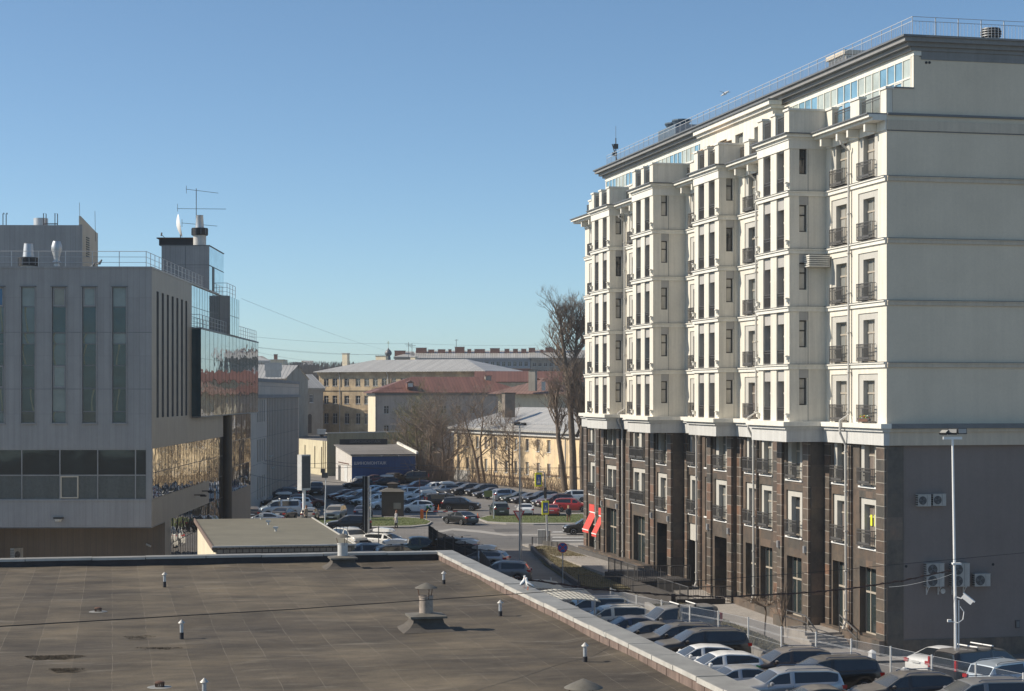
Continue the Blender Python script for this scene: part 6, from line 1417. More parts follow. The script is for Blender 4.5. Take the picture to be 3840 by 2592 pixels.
for px, py, l in ((3270,2535,'taller'),(3392,2560,'lower')):
    q = MB(); h = 1.3 if l == 'taller' else .75; q.lathe([(.30,0),(.30,.15),(.24,.2),(.21,h-.15),(.24,h-.12),(.05,h)], n=6); tag(q.build('bollard', M['white'], None, G(px,py), .3), l+' white hexagonal bollard behind the wire fence', 'bollard', 'white bollards')
# awnings of the far shop
for u0, u1, zt_, lab in ((57.0,58.9,4.15,'red awning over the shop window at the far corner of the apartment house'),(54.6,56.0,4.0,'narrow red awning next to the downpipe on the dark stone')):
    t = thing('awning', lab, 'awning', O_B, RZB, 'red shop awnings'); q = MB(); q.add([(-.14,u0,zt_),(-.14,u1,zt_),(-.8,u1,zt_-1.35),(-.8,u0,zt_-1.35)], [(0,1,2,3)]); q.add([(-.14,u0,zt_-.03),(-.14,u1,zt_-.03),(-.8,u1,zt_-1.38),(-.8,u0,zt_-1.38)], [(3,2,1,0)]); q.add([(-.14,u0,zt_),(-.8,u0,zt_-1.35),(-.8,u0,zt_-1.38),(-.14,u0,zt_-.03)], [(0,1,2,3)])
    q.box(-.81,-.79,u0,u1,zt_-1.62,zt_-1.4); q.build('canopy', M['red'], t, recalc=False); q = MB(); q.box(-.83,-.77,u0-.02,u1+.02,zt_-1.42,zt_-1.34); q.build('front_bar', M['white'], t); q = MB(); q.box(-.2,-.1,u0,u1,zt_,zt_+.1); q.build('top_bar', M['white'], t)
    q = MB(); q.box(-.22,-.15,u0+.3,u1,zt_+.12,zt_+.7); q.build('sign_panel', M['red'], t)
# tent-like carports
def carport(label, outline, z, drop):
    t = thing('carport', label, 'carport', (0,0,0), 0, 'arched carports'); A_, B_, C__, D_ = [PZ(x,y,z) for x,y in outline]; n = 14; mb = MB()
    for i in range(n):
        s0, s1 = i/n, (i+1)/n; f = lambda s: z-drop*(s**2.2)
        for k in range(6):
            r0, r1 = k/6, (k+1)/6
            def pt(s, r): a = A_.lerp(B_, s); b = D_.lerp(C__, s); p = a.lerp(b, r); return (p.x, p.y, f(s)-.05*math.sin(r*math.pi*6)**2)
            mb.quad(pt(s0,r0), pt(s1,r0), pt(s1,r1), pt(s0,r1))
    o = mb.build('canopy', M['canvas'], t, smooth=True, recalc=False)
    md = o.modifiers.new('thick', 'SOLIDIFY'); md.thickness = .05
    q = MB()
    for p in (A_.lerp(B_,.12), A_.lerp(B_,.9), D_.lerp(C__,.12), D_.lerp(C__,.9)): q.tube([(p.x,p.y,0),(p.x,p.y,z-drop*.0-.1 if p in (A_,) else z-.25)], .05, 6)
    q.build('post', M['steel'], t); return t
carport('arched off white carport roof nearest the gulls', [(1940,2236),(2190,2176),(2252,2222),(2020,2262)], 2.9, .55)
carport('farther arched carport roof behind the nearer one', [(1890,2190),(2085,2148),(2130,2186),(1960,2215)], 2.7, .6)
# ================================================================ CABLES
def cable(name, label, pts, r, m, sag=0, n=24, group=None, twist=False):
    P_ = [P(*p) for p in pts]; out = []
    for i in range(len(P_)-1):
        for k in range(n):
            s = k/n; p = P_[i].lerp(P_[i+1], s); p.z -= sag*4*s*(1-s); out.append(p)
    out.append(P_[-1]); mb = MB(); mb.tube(out, r, 5)
    if twist:
        tw = [p+Vector((0, r*2*math.cos(i*1.9), r*2*math.sin(i*1.9))) for i, p in enumerate(out)]; mb.tube(tw, r*.5, 4)
    return tag(mb.build(name, m, recalc=False), label, 'cable', group)
cable('cable', 'thin black cable sagging across the near roof and the whole picture', [(-80,2354,30),(1100,2285,42),(2300,2202,55),(3040,2147,68),(3920,2066,80)], .0095, M['cable'], 0, 6)
cable('cable_bundle', 'thick twisted brown cable running to the floodlight mast', [(1926,2166,74),(2225,2209,76),(2503,2232,78),(2700,2240,80),(3040,2222,83),(3200,2206,84.5),(3385,2178,86),(3566,2139,88.8)], .030, M['brown_cable'], 0, 12, None, True)
cable('cable', 'thin pale cable sagging below the brown cable bundle', [(3334,2202,90),(3470,2180,89),(3572,2152,88.8)], .010, M['wire'], .05, 6)
for a, l in ((((940,1262,250),(1550,1288,300),(2195,1287,330)),'long thin overhead wire just above the onion dome cross level'),(((960,1302,250),(1540,1330,330),(2195,1335,360)),'thin overhead wire crossing just above the old roofs'),(((965,1304,250),(1450,1328,300)),'thin overhead wire close under the upper old roof wire'),(((905,1120,180),(1440,1312,420)),'slanting wire from the mirrored box up to the onion dome'),(((960,1320,250),(1300,1362,330)),'short sagging wire by the distant skyline houses')):
    cable('overhead_wire', l, a, .013, M['wire'], .4, 8, 'overhead wires in the sky')
for a, l in ((((885,1705,215),(1240,1735,240),(1560,1745,250)),'tram wire passing in front of the yellow lit wall'),(((885,1720,215),(1320,1752,240),(2190,1752,240)),'tram wire just below the first one by the workshop'),(((885,1762,200),(1160,1800,230),(1600,1795,230)),'low dark wire over the shaded car park'),(((885,1670,215),(1000,1665,225)),'short bracket wire against the concrete building'),(((1500,1738,240),(2190,1748,240)),'wire crossing in front of the yellow house')):
    cable('tram_wire', l, a, .025, M['iron'], .5, 8, 'tram wires over the car park')
for x, y, Y, l in ((1016,1712,215,'upper'),(946,1724,212,'lower left'),(1023,1756,220,'lower right')):
    q = MB(); q.tube([P(x-8,y-4,Y),P(x,y,Y),P(x+9,y-6,Y)], [.05,.14,.05], 6); tag(q.build('hanging_lamp', M['offwhite']), l+' of three small lamps hung on the tram wires', 'lamp', 'lamps on the tram wires')
# ================================================================ VEHICLES
def car_paint(name, c, dust=.25, metal=.0, rough=.28):
    m, nt, bs = base_mat(name); tc = N(nt, 'ShaderNodeTexCoord'); co = tc.outputs['Object']; geo = N(nt, 'ShaderNodeNewGeometry')
    sx = N(nt, 'ShaderNodeSeparateXYZ'); nt.links.new(geo.outputs['Normal'], sx.inputs[0])
    up = math_(nt, 'MULTIPLY', math_(nt, 'POWER', math_(nt, 'MAXIMUM', sx.outputs[2], 0), 3.0), ramp(nt, noise(nt, co, 2.5, 6, .7), [(.3, (dust*.7,)*3), (.7, (dust*1.3,)*3)]))
    cc = mixc(nt, up, c, (.36,.33,.29)); nt.links.new(cc, bs.inputs['Base Color'])
    nt.links.new(math_(nt, 'ADD', math_(nt, 'MULTIPLY', up, .6), rough), bs.inputs['Roughness']); bs.inputs['Metallic'].default_value = metal
    bs.inputs['Coat Weight'].default_value = .5; bs.inputs['Coat Roughness'].default_value = .12; return m
PAINT = {k: car_paint('paint_'+k, *v) for k, v in {
 'white':((.74,.74,.72),.12), 'cream':((.66,.63,.56),.15), 'silver':((.42,.43,.44),.2,.5), 'grey':((.17,.175,.185),.3,.3), 'beige':((.42,.38,.31),.3,.3),
 'black':((.008,.008,.009),.26), 'dark':((.020,.019,.021),.40,.1), 'brown':((.045,.034,.032),.42,.1), 'maroon':((.085,.018,.02),.3,.2), 'red':((.34,.022,.018),.2),
 'green':((.035,.055,.045),.3,.2), 'blue':((.022,.035,.075),.25,.2), 'bluegrey':((.14,.19,.24),.25,.3), 'lightblue':((.40,.47,.53),.2,.3)}.items()}
M['lamp_red'] = gloss('red_tail_lamp', (.38,.012,.01), .15); M['lamp_clear'] = gloss('clear_headlamp', (.55,.57,.6), .08); M['plate'] = mat('licence_plate', (.68,.68,.66), .5, .03)
M['chrome'] = gloss('bright_trim', (.62,.63,.64), .15, metal=1)
KINDS = {   # L, W, H, belt, wheel r, axles, profile (x from front +, ztop), cowl x, roof front x, roof rear x, rear glass foot x, side glass rear x
 'sedan': dict(L=4.75,W=1.84,H=1.45,belt=.93,r=.33,ax=(1.43,-1.36),prof=[(2.375,.56),(2.30,.70),(2.05,.80),(1.05,.97),(.30,1.36),(-.25,1.45),(-.95,1.40),(-1.72,1.09),(-2.20,1.05),(-2.33,.92),(-2.375,.60)],cowl=1.05,rf=.30,rr=-.95,rg=-1.72,sg=-1.60),
 'suv':   dict(L=4.70,W=1.90,H=1.70,belt=1.07,r=.37,ax=(1.42,-1.36),prof=[(2.35,.62),(2.28,.88),(2.02,1.00),(1.12,1.13),(.45,1.58),(-.1,1.69),(-1.45,1.66),(-1.95,1.56),(-2.24,1.10),(-2.32,.90),(-2.35,.62)],cowl=1.12,rf=.45,rr=-1.95,rg=-2.24,sg=-2.0),
 'bigsuv':dict(L=5.00,W=1.98,H=1.80,belt=1.14,r=.39,ax=(1.50,-1.50),prof=[(2.50,.66),(2.43,.98),(2.18,1.10),(1.30,1.22),(.62,1.68),(.0,1.79),(-1.7,1.77),(-2.18,1.66),(-2.42,1.16),(-2.47,.9),(-2.50,.64)],cowl=1.30,rf=.62,rr=-2.18,rg=-2.42,sg=-2.2),
 'hatch': dict(L=3.95,W=1.72,H=1.50,belt=.95,r=.31,ax=(1.25,-1.22),prof=[(1.975,.56),(1.90,.74),(1.68,.85),(1.0,1.0),(.32,1.40),(-.2,1.49),(-1.2,1.43),(-1.62,1.28),(-1.88,.98),(-1.95,.80),(-1.975,.58)],cowl=1.0,rf=.32,rr=-1.62,rg=-1.88,sg=-1.62),
 'wagon': dict(L=4.75,W=1.84,H=1.48,belt=.93,r=.34,ax=(1.43,-1.36),prof=[(2.375,.56),(2.30,.72),(2.05,.82),(1.05,.97),(.30,1.37),(-.25,1.46),(-1.5,1.43),(-1.95,1.33),(-2.28,.98),(-2.34,.8),(-2.375,.60)],cowl=1.05,rf=.30,rr=-1.95,rg=-2.28,sg=-2.05),
 'van':   dict(L=4.90,W=1.95,H=1.93,belt=1.15,r=.35,ax=(1.55,-1.45),prof=[(2.45,.62),(2.38,.92),(2.12,1.08),(1.62,1.22),(.95,1.80),(.4,1.91),(-2.05,1.91),(-2.28,1.82),(-2.41,1.18),(-2.44,.9),(-2.45,.62)],cowl=1.62,rf=.95,rr=-2.28,rg=-2.41,sg=-2.15),
 'pickup':dict(L=5.40,W=1.96,H=1.85,belt=1.15,r=.40,ax=(1.75,-1.65),prof=[(2.70,.70),(2.63,1.02),(2.38,1.16),(1.45,1.26),(.85,1.74),(.3,1.84),(-.55,1.82),(-.80,1.70),(-1.0,1.24),(-2.64,1.22),(-2.70,.70)],cowl=1.45,rf=.85,rr=-.80,rg=-1.0,sg=-.75)}
def interp(pr, x):
    for i in range(len(pr)-1):
        (xa, za), (xb, zb) = pr[i], pr[i+1]
        if xb <= x <= xa: t = (xa-x)/(xa-xb) if xa != xb else 0; return za+(zb-za)*t
    return pr[0][1] if x > pr[0][0] else pr[-1][1]
M['dusty_glass'] = gloss('dusty_windscreen', (.06,.062,.062), .16, spec=.8)
def make_car(kind):
    k = KINDS[kind]; L, W, H, pr, r = k['L'], k['W'], k['H'], k['prof'], k['r']; ra = r*1.16; hl = L/2
    xs = {round(p[0],3) for p in pr}
    for xc in k['ax']:
        for d in (-1,-.86,-.5,0,.5,.86,1): xs.add(round(xc+ra*d*1.02,3))
    xs |= {.04, -.06, -.5}
    xs = sorted(xs, reverse=True); xs = [x for i, x in enumerate(xs) if i == 0 or xs[i-1]-x > .045 or x in {round(p[0],3) for p in pr}]
    rings = []
    for x in xs:
        zt = interp(pr, x); e = abs(x)/hl; wh = W/2*(1-.13*max(0, (e-.72)/.28)**2.2)
        zb = min(zt-.03, k['belt']+.05*(-x/hl)); zb = max(zb, .52) if zt > .6 else zt-.03
        zbot = .23+.06*max(0, (e-.8)/.2)
        for xc in k['ax']:
            d = abs(x-xc)
            if d < ra*1.0: zbot = max(zbot, r+math.sqrt(max(0, ra*ra-d*d))-.02)
        cf = max(0, (zt-zb)/(H-k['belt'])); cab = k['rg']-.02 <= x <= k['cowl']+.02
        zm = min(max(zbot+.04, .58), zb-.06)
        if zm < zbot+.02: zm = zbot+.02
        if cab and cf > .1: y3 = wh*.95-.19*min(1, cf); z3 = zb+(zt-zb)*.90; y4 = y3-.13; z4 = zt-.012
        else: y3 = wh*.86; z3 = zb+(zt-zb)*.75; y4 = wh*.55; z4 = zt-.008
        rings.append([(x,wh*.93,zbot),(x,wh,zm),(x,wh*.985,zb-.06 if zb-.06 > zm+.02 else zm+.02),(x,wh*.94,zb+.0),(x,y3,z3),(x,y4,z4),(x,0,zt)])
    vs = []; nR = 7
    for rg in rings:
        vs += rg+[(p[0],-p[1],p[2]) for p in rg[-2::-1]]
    n = 13; fs = []; mi = []
    for i in range(len(xs)-1):
        xa, xb = xs[i], xs[i+1]; xm = (xa+xb)/2
        for j in range(n-1):
            fs.append((i*n+j, i*n+j+1, (i+1)*n+j+1, (i+1)*n+j)); g = 0
            jj = min(j, 11-j)
            if jj == 3 and k['sg'] < xm < k['cowl']-.12: g = 1 if j < 6 else 2
            if jj >= 4 and k['rf'] <= xm <= k['cowl']: g = 3
            if jj >= 4 and k['rg'] <= xm <= k['rr']: g = 4
            if jj == 3 and g in (1, 2) and -.06 <= xm <= .04: g = 6
            mi.append(g)
    fs.append(tuple(range(n))); mi.append(0); fs.append(tuple((len(xs)-1)*n+q for q in range(n-1,-1,-1))); mi.append(0)
    me = bpy.data.meshes.new('cb'); me.from_pydata(vs, [], fs)
    for q in range(8): me.materials.append(M['black'])
    me.polygons.foreach_set('material_index', mi)
    o = bpy.data.objects.new('cb', me); col.objects.link(o); sdv = o.modifiers.new('s', 'SUBSURF'); sdv.levels = 1; sdv.render_levels = 1
    bm = bmesh.new(); bm.from_mesh(me); bmesh.ops.recalc_face_normals(bm, faces=bm.faces); cr = bm.edges.layers.float.new('crease_edge')
    for ed in bm.edges:
        ms = {f.material_index for f in ed.link_faces}
        if len(ms) > 1: ed[cr] = .75
        if len(ed.link_faces) == 1 or (ed.verts[0].index % n in (0, n-1) and ed.verts[1].index % n in (0, n-1)): ed[cr] = 1
    bm.to_mesh(me); bm.free()
    bpy.context.view_layer.update(); ev = o.evaluated_get(bpy.context.evaluated_depsgraph_get()); me2 = bpy.data.meshes.new_from_object(ev); bpy.data.objects.remove(o)
    bm = bmesh.new(); bm.from_mesh(me2)
    for gi in (1,2,3,4):
        fs_ = [f for f in bm.faces if f.material_index == gi]
        if not fs_: continue
        ret = bmesh.ops.inset_region(bm, faces=fs_, thickness=.045 if gi < 3 else .05, depth=-.008, use_even_offset=True, use_boundary=True)
        for f in ret['faces']: f.material_index = 0 if gi > 2 else 5
    if True:      # B pillars stay glass dark
        pass
    parts = {}
    for key, sel, nm in (('body', lambda f: f.material_index in (0,5,6), 'body'), (1, lambda f: f.material_index == 1, 'side_window'), (2, lambda f: f.material_index == 2, 'side_window'), (3, lambda f: f.material_index == 3, 'windscreen'), (4, lambda f: f.material_index == 4, 'rear_window')):
        b2 = bm.copy(); dl = [f for f in b2.faces if not sel(f)]; bmesh.ops.delete(b2, geom=dl, context='FACES')
        m3 = bpy.data.meshes.new(nm); 
        for f in b2.faces: f.smooth = True; f.material_index = {5:1,6:2}.get(f.material_index, 0) if key == 'body' else 0
        b2.to_mesh(m3); b2.free(); m3.materials.clear()
        if key == 'body': m3.materials.append(PAINT['white']); m3.materials.append(M['chrome'] if kind in ('suv','bigsuv','sedan') else M['black']); m3.materials.append(M['black'])
        else: m3.materials.append(M['dusty_glass'] if key == 3 else M['car_glass'])
        try: m3.set_sharp_from_angle(angle=rad(32))
        except Exception: pass
        parts[key] = (nm, m3)
    bm.free()
    t = thing('parked_car', 'x', 'car'); link('body', parts['body'][1], t)
    for q in (1,2,3,4):
        if len(parts[q][1].polygons): link(parts[q][0], parts[q][1], t)
    ub = MB(); ub.box(-hl+.25, hl-.25, -W*.40, W*.40, .20, .62)
    for xc in k['ax']: pass
    ub.build('underbody', M['black'], t)
    dsm = MB()
    for s_ in (1,-1):
        for x_ in (k['cowl']-.18, -.02, k['ax'][1]+.50):
            zt_ = k['belt']-.02; dsm.tube([(x_, s_*W/2*.955, .36), (x_, s_*W/2*.988, .60), (x_, s_*W/2*.972, zt_-.05), (x_, s_*W/2*.93, zt_+.03)], .008, 4)
        for x_ in (-.22, k['ax'][1]+.40): dsm.box(x_-.09, x_+.09, s_*W/2*.985-.012, s_*W/2*.985+.012, k['belt']-.17, k['belt']-.14)
    dsm.build('door_seam', M['black'], t)
    # lower cladding strip & bumper
    bp = MB(); zc = .30
    for sx_ in (1,-1):
        x0 = sx_*(hl-.02); bp.box(min(x0,x0+sx_*.035), max(x0,x0+sx_*.035), -W*.36, W*.36, .26, .44)
    bp.build('bumper', M['black'], t)
    gr = MB(); zg = .56 if kind in ('sedan','wagon','hatch') else .70; gr.box(hl-.05, hl+.022, -W*.22, W*.22, zg-.11, zg+.09); gr.build('grille', M['black'], t)
    for s_ in (1,-1):
        hx = hl-.17; hz = zg+.06
        q = MB(); q.lathe([(.02,-.20),(.10,-.14),(.125,0),(.10,.14),(.02,.20)], n=10); o = q.build('headlight', M['lamp_clear'], t, (hx, s_*W*.385, hz), (rad(90), 0, rad(-24*s_)), smooth=True); o.scale = (1.25,.75,1)
        q = MB(); rz0 = .86 if kind in ('sedan','hatch','wagon') else 1.0
        if kind == 'van': q.box(-hl-.012, -hl+.12, s_*W*.46-.06, s_*W*.46+.05, 1.0, 1.5)
        else: q.box(-hl+.0-.01, -hl+.30, s_*W*.395-.16, s_*W*.395+.125, rz0-.09, rz0+.07)
        q.build('tail_light', M['lamp_red'], t)
        q = MB(); q.tube([(0,0,0),(0,s_*.10,.02)], .03, 6); q.lathe([(.02,-.09),(.09,-.06),(.10,.04),(.03,.09)], (.0,s_*.19,.04), 10); o = q.build('wing_mirror', PAINT['white'], t, (k['cowl']-.28, s_*W*.47, k['belt']+.05), smooth=True)
    for sx_, z in ((1,.40),(-1,.62 if kind != 'sedan' else .76)):
        q = MB(); q.box(sx_*(hl+.022)-.006, sx_*(hl+.022)+.006, -.26, .26, z, z+.115); q.build('licence_plate', M['plate'], t)
    # wheels
    ty = MB(); ty.lathe([(r*.66,-.105),(r*.95,-.11),(r,-.08),(r,.08),(r*.95,.11),(r*.66,.105)], n=26); tme = ty.mesh('wheel', M['rubber'], smooth=True)
    rm = MB(); rm.lathe([(r*.67,-.02),(r*.67,.106),(r*.61,.108),(r*.59,.05)], n=24, cap=False); rm.lathe([(r*.59,.045),(r*.2,.05)], n=24, mi=1)
    for q in range(5):
        a = q*1.2566; c_, s_ = math.cos(a), math.sin(a); p = lambda rr, tt, z: (rr*c_-tt*s_, rr*s_+tt*c_, z)
        rm.add([p(.05*r,-.09*r*2,.085),p(.05*r,.18*r,.085),p(.62*r,.11*r,.10),p(.62*r,-.11*r,.10),p(.05*r,-.18*r,.05),p(.05*r,.18*r,.05),p(.62*r,.11*r,.06),p(.62*r,-.11*r,.06)], [(0,3,2,1),(0,1,5,4),(1,2,6,5),(2,3,7,6),(3,0,4,7)])
    rm.lathe([(.16*r,.06),(.15*r,.11)], n=10); rme = rm.mesh('rim', [M['rim'], M['black']], smooth=False)
    for xc in k['ax']:
        for s_ in (1,-1):
            o = link('wheel', tme, t, (xc, s_*(W/2-.125), r), (rad(-90*s_), 0, 0)); link('rim', rme, o)
    if kind in ('suv','bigsuv','wagon'):
        for s_ in (1,-1): q = MB(); yy = s_*(W/2*.95-.27); q.tube([(k['rf']-.35,yy,H-.07),(k['rf']-.5,yy,H+.0),(k['rr']+.5,yy,H-.01),(k['rr']+.25,yy,H-.10)], .02, 5); q.build('roof_rail', M['chrome'] if kind != 'wagon' else M['black'], t)
    q = MB(); ds = MB()
    return t
PROTOS = {k: make_car(k) for k in KINDS}
USED = set()
def car(x, y, hd, kind, colr, label, group='cars in the far car park', world=None, s=.93, extra=None, name=None):
    t = PROTOS[kind]
    if kind in USED: t = copy_tree(t)
    USED.add(kind); p = G(x, y) if world is None else Vector(world)
    t.location = p; t.rotation_euler = (0,0,rad(hd)); t.scale = (s,s,s); t['label'] = label; t['group'] = group; t['category'] = {'van':'van','pickup':'pickup truck'}.get(kind, 'car')
    if name: t.name = name
    m = PAINT[colr]
    for ch in t.children:
        b = ch.name.split('.')[0]
        if b in ('body','wing_mirror') and ch.material_slots: ch.material_slots[0].link = 'OBJECT'; ch.material_slots[0].material = m
    if extra == 'box':
        q = MB(); V = []; 
        for x_, w_, z0, z1 in ((.95,.25,.12,.22),(.6,.38,.08,.36),(-.6,.42,.06,.42),(-1.1,.40,.08,.30)): V += [(x_,-w_,z0),(x_,w_,z0),(x_,w_*.85,z1),(x_,-w_*.85,z1)]
        fs = [(0,1,2,3),(15,14,13,12)]+[(i*4+j, i*4+(j+1)%4, (i+1)*4+(j+1)%4, (i+1)*4+j) for i in range(3) for j in range(4)]; q.add(V, fs); q.box(-.6,-.5,-.5,.5,.0,.07,1); q.box(.4,.5,-.5,.5,0,.07,1)
        q.build('roof_box', [PAINT['white'], M['black']], t, (-.3,.15,KINDS[kind]['H']-.0), smooth=False)
    if extra == 'bars':
        q = MB()
        for x_ in (.1,-.9): q.tube([(x_,-.75,.12),(x_,.75,.12)], .035, 6); q.box(x_-.05,x_+.05,-.72,-.64,-.02,.1,1); q.box(x_-.05,x_+.05,.64,.72,-.02,.1,1)
        q.build('roof_bar', [M['white'], M['black']], t, (0,0,KINDS[kind]['H']-.04))
    if extra == 'green':
        q = MB(); W = KINDS[kind]['W']
        for sgn in (1,-1):
            for a0_, a1_, r0_, r1_ in ((20,62,.16,.46),(100,150,.22,.46)):
                n_ = 5; pts = [(-1.35+r1_*math.cos(rad(a0_+(a1_-a0_)*i/n_)), r1_*math.sin(rad(a0_+(a1_-a0_)*i/n_))) for i in range(n_+1)]+[(-1.35+r0_*math.cos(rad(a1_-(a1_-a0_)*i/n_)), r0_*math.sin(rad(a1_-(a1_-a0_)*i/n_))) for i in range(n_+1)]
                q.poly([(px_, sgn*(W/2*.985+.004), .50+pz_) for px_, pz_ in pts])
        q.build('door_decal', M['decal'], t)
    return t
M['decal'] = mat('green_decal', (.03,.27,.06), .5, .05)
NG = 'cars in the near car park'
def near_car(x, Yd, hd, kind, colr, label, **k):
    k.setdefault('s', 1.0)
    return car(0, 0, hd, kind, colr, label, NG, world=((x-1920)/F*Yd, Yd, gz(Yd)), **k)
near_car(2628,97.6,190,'bigsuv','black','big black car with roof rails, in front of the fence gap by the lawn strip')
near_car(2537,100.6,190,'suv','black','dusty black car parked directly behind the big black one with chrome window line')
near_car(2425,102.9,191,'sedan','black','low black saloon with a blue reflecting windscreen beyond the dusty black car')
near_car(2350,105.4,191,'sedan','blue','dark low saloon tucked beside the parapet, second from the pale hatchback')
near_car(2285,108.3,191,'suv','cream','pale cream car with a curved roof between the parapet and a dark saloon')
near_car(2212,111.6,190,'bigsuv','silver','silver off road car with roof rails just below the carport roof')
near_car(2700,90.2,190,'hatch','white','white taxi hatchback with green marks on its rear door', s=1.08, extra='green')
near_car(2622,93.6,190,'hatch','white','plain white car roof showing behind the white taxi hatchback')
near_car(2757,86.6,190,'sedan','silver','silver grey car roof partly hidden by the parapet')
near_car(2950,83.6,189,'bigsuv','silver','silver off road car with a sunroof near the parapet corner')
near_car(3045,80.6,189,'sedan','dark','dark dusty saloon roof at the bottom picture edge left of the black rear wheel')
near_car(2950,90.8,190,'suv','brown','dusty brown car with a raised bonnet in front of the wire fence')
near_car(3100,87.3,190,'bigsuv','black','large black car with a silver rear pillar and big alloy wheel')
near_car(3388,83.0,190,'suv','dark','dusty dark car with chrome window trim left of the floodlight mast')
near_car(3668,80.4,190,'bigsuv','grey','grey dusty off road car at the foot of the floodlight mast')
near_car(3905,84.5,190,'sedan','dark','dark car cut by the right picture edge behind the grey off road car')
near_car(3565,93.4,32,'sedan','white','white saloon with red tail lights parked against the dark gable')
near_car(3676,89.6,30,'van','dark','dark people carrier with white roof bars beside the white saloon', extra='bars')
near_car(3800,87.0,30,'suv','lightblue','light blue grey car with red rear lamps near the right picture edge')
near_car(2535,106.5,196,'van','grey','grey van parked beyond the wire fence on the sunken ramp')
C = car
R1 = 'cars in the long row below the yellow house'
C(1716,1852,203,'suv','dark','dusty dark car at the left end of the sunlit row', R1)
C(1755,1857,203,'suv','dark','dark car with pale plate, second in the sunlit row', R1)
C(1808,1860,203,'suv','black','black car in the sunlit row under the forked tree trunks', R1)
C(1838,1868,200,'sedan','black','black saloon beside the olive information board', R1)
C(1866,1872,203,'hatch','blue','small blue car almost hidden by the olive information board', R1)
C(1908,1880,22,'suv','silver','silver car parked tail out in the middle of the sunlit row', R1)
C(1945,1884,203,'sedan','green','dark green saloon just left of the street lamp', R1)
C(1983,1888,203,'sedan','dark','dark saloon just right of the street lamp in the row', R1)
C(2030,1890,203,'suv','black','black car behind the crossing sign pole in the row', R1)
C(2052,1899,203,'hatch','black','small black hatchback in front of the black row car', R1)
C(2082,1902,203,'suv','maroon','dark maroon car with bright headlamps by the crossing sign', R1)
C(2140,1886,188,'suv','white','white car farthest right in the row beside the poplar trunks', R1)
R2 = 'cars beside the right grass island'
C(2146,1920,-8,'suv','red','bright red car side on near the apartment corner', R2)
C(1872,1935,98,'suv','green','dark green car seen from behind above the grass island', R2)
C(1969,1934,93,'sedan','white','white saloon seen from behind above the grass island', R2)
C(2070,1936,88,'sedan','red','red saloon seen from behind next to the crossing sign pole', R2)
C(1729,1915,-9,'suv','black','black car side on behind the red and white barrier arm', R2)
C(1727,1966,126,'sedan','black','black saloon with alloy wheels leaving past the barrier', 'cars on the road', name='driving_car')
C(2200,2005,184,'suv','black','black car entering from behind the apartment corner', 'cars on the road', name='driving_car')
R3 = 'cars in the shaded lot around the brown booth'
C(1668,1908,12,'van','black','black van parked tail out behind the small white hatchback', R3)
C(1566,1922,186,'hatch','white','small white hatchback beside the brown booth', R3)
C(1590,1893,190,'wagon','bluegrey','blue grey estate with a white roof box behind the small hatchback', R3, extra='box')
C(1575,1880,188,'suv','white','white car two rows behind the small white hatchback', R3)
C(1568,1846,200,'suv','maroon','maroon car behind the booth roof', R3)
C(1628,1852,200,'suv','white','large white car in the back row of the shaded lot', R3)
C(1664,1855,200,'wagon','silver','silver car between the large white car and the dusty dark one', R3)
C(1548,1812,195,'van','black','black van in the far corner by the blue workshop', R3)
C(1482,1815,70,'bigsuv','black','black off road car seen from behind at the blue wall', R3)
C(1362,1812,205,'hatch','white','white and black hatchback against the blue workshop front', R3)
C(1396,1814,195,'sedan','maroon','dark red car half hidden by the black totem at the blue wall', R3)
C(1345,1832,190,'wagon','dark','dark estate in front of the blue workshop left end', R3)
C(1440,1826,190,'wagon','black','black estate in front of the blue workshop middle', R3)
C(1292,1876,203,'sedan','maroon','maroon saloon leading the left end of the shaded row', R3)
C(1320,1884,203,'sedan','brown','brown saloon second in the shaded row', R3)
C(1352,1890,203,'suv','grey','grey car third in the shaded row', R3)
C(1382,1898,203,'sedan','green','dark green saloon fourth in the shaded row', R3)
C(1414,1902,203,'suv','white','white car right of the black totem', R3)
C(1446,1910,200,'hatch','white','white hatchback just left of the booth', R3)
C(1398,1858,203,'sedan','lightblue','pale blue saloon behind the black totem', R3)
C(1428,1862,203,'sedan','bluegrey','blue grey saloon left behind the booth', R3)
C(1476,1868,203,'suv','lightblue','pale car directly behind the booth', R3)
C(1520,1874,203,'suv','white','white car showing right of the booth roof', R3)
C(1258,1950,-97,'suv','beige','beige car facing the viewer beside the slim street lamp', R3)
C(1362,1942,88,'sedan','blue','dark blue saloon with glowing red lamps left of the totem', R3)
C(1308,1992,186,'suv','black','black car side on above the cream white car', 'cars on the road', name='driving_car')
R4 = 'cars outside the low brick building'
C(1318,2052,-58,'bigsuv','cream','cream white car with a wide grille behind the pale roof chimney', R4)
C(1452,2058,-28,'wagon','white','bright white estate behind the thin wire fence', R4)
C(1352,2112,192,'suv','bluegrey','blue grey car behind the parapet next to the pale chimney', R4)
C(1500,2118,20,'suv','dark','dark car carrying a white roof box behind the parapet', R4, extra='box')
C(1568,2090,10,'pickup','green','dark green pickup behind the thin wire fence', R4, name='parked_pickup')
C(1590,2136,12,'hatch','lightblue','pale blue car roof rising just above the parapet', R4)
C(1684,2098,150,'van','dark','dark van behind the dark mesh fence', R4)
C(1740,2106,160,'wagon','dark','dark dusty estate beyond the mesh fence', R4)
C(1802,2128,165,'wagon','silver','silver estate roof just right of the dark estate', R4)
C(1878,2185,175,'suv','grey','dark grey car under the near end of the carport', R4)
R5 = 'cars by the concrete building'
C(950,1948,94,'hatch','brown','dark brown hatchback seen from behind at the glazed annexe', R5)
C(1052,1936,194,'van','lightblue','silver blue family van behind the black saloon', R5)
C(1066,1950,78,'sedan','black','black saloon with red lamps seen from behind near the light box', R5)
C(1098,1916,189,'suv','white','white car behind the silver blue van', R5)
C(1052,1900,190,'wagon','black','long black estate alongside the concrete building', R5)
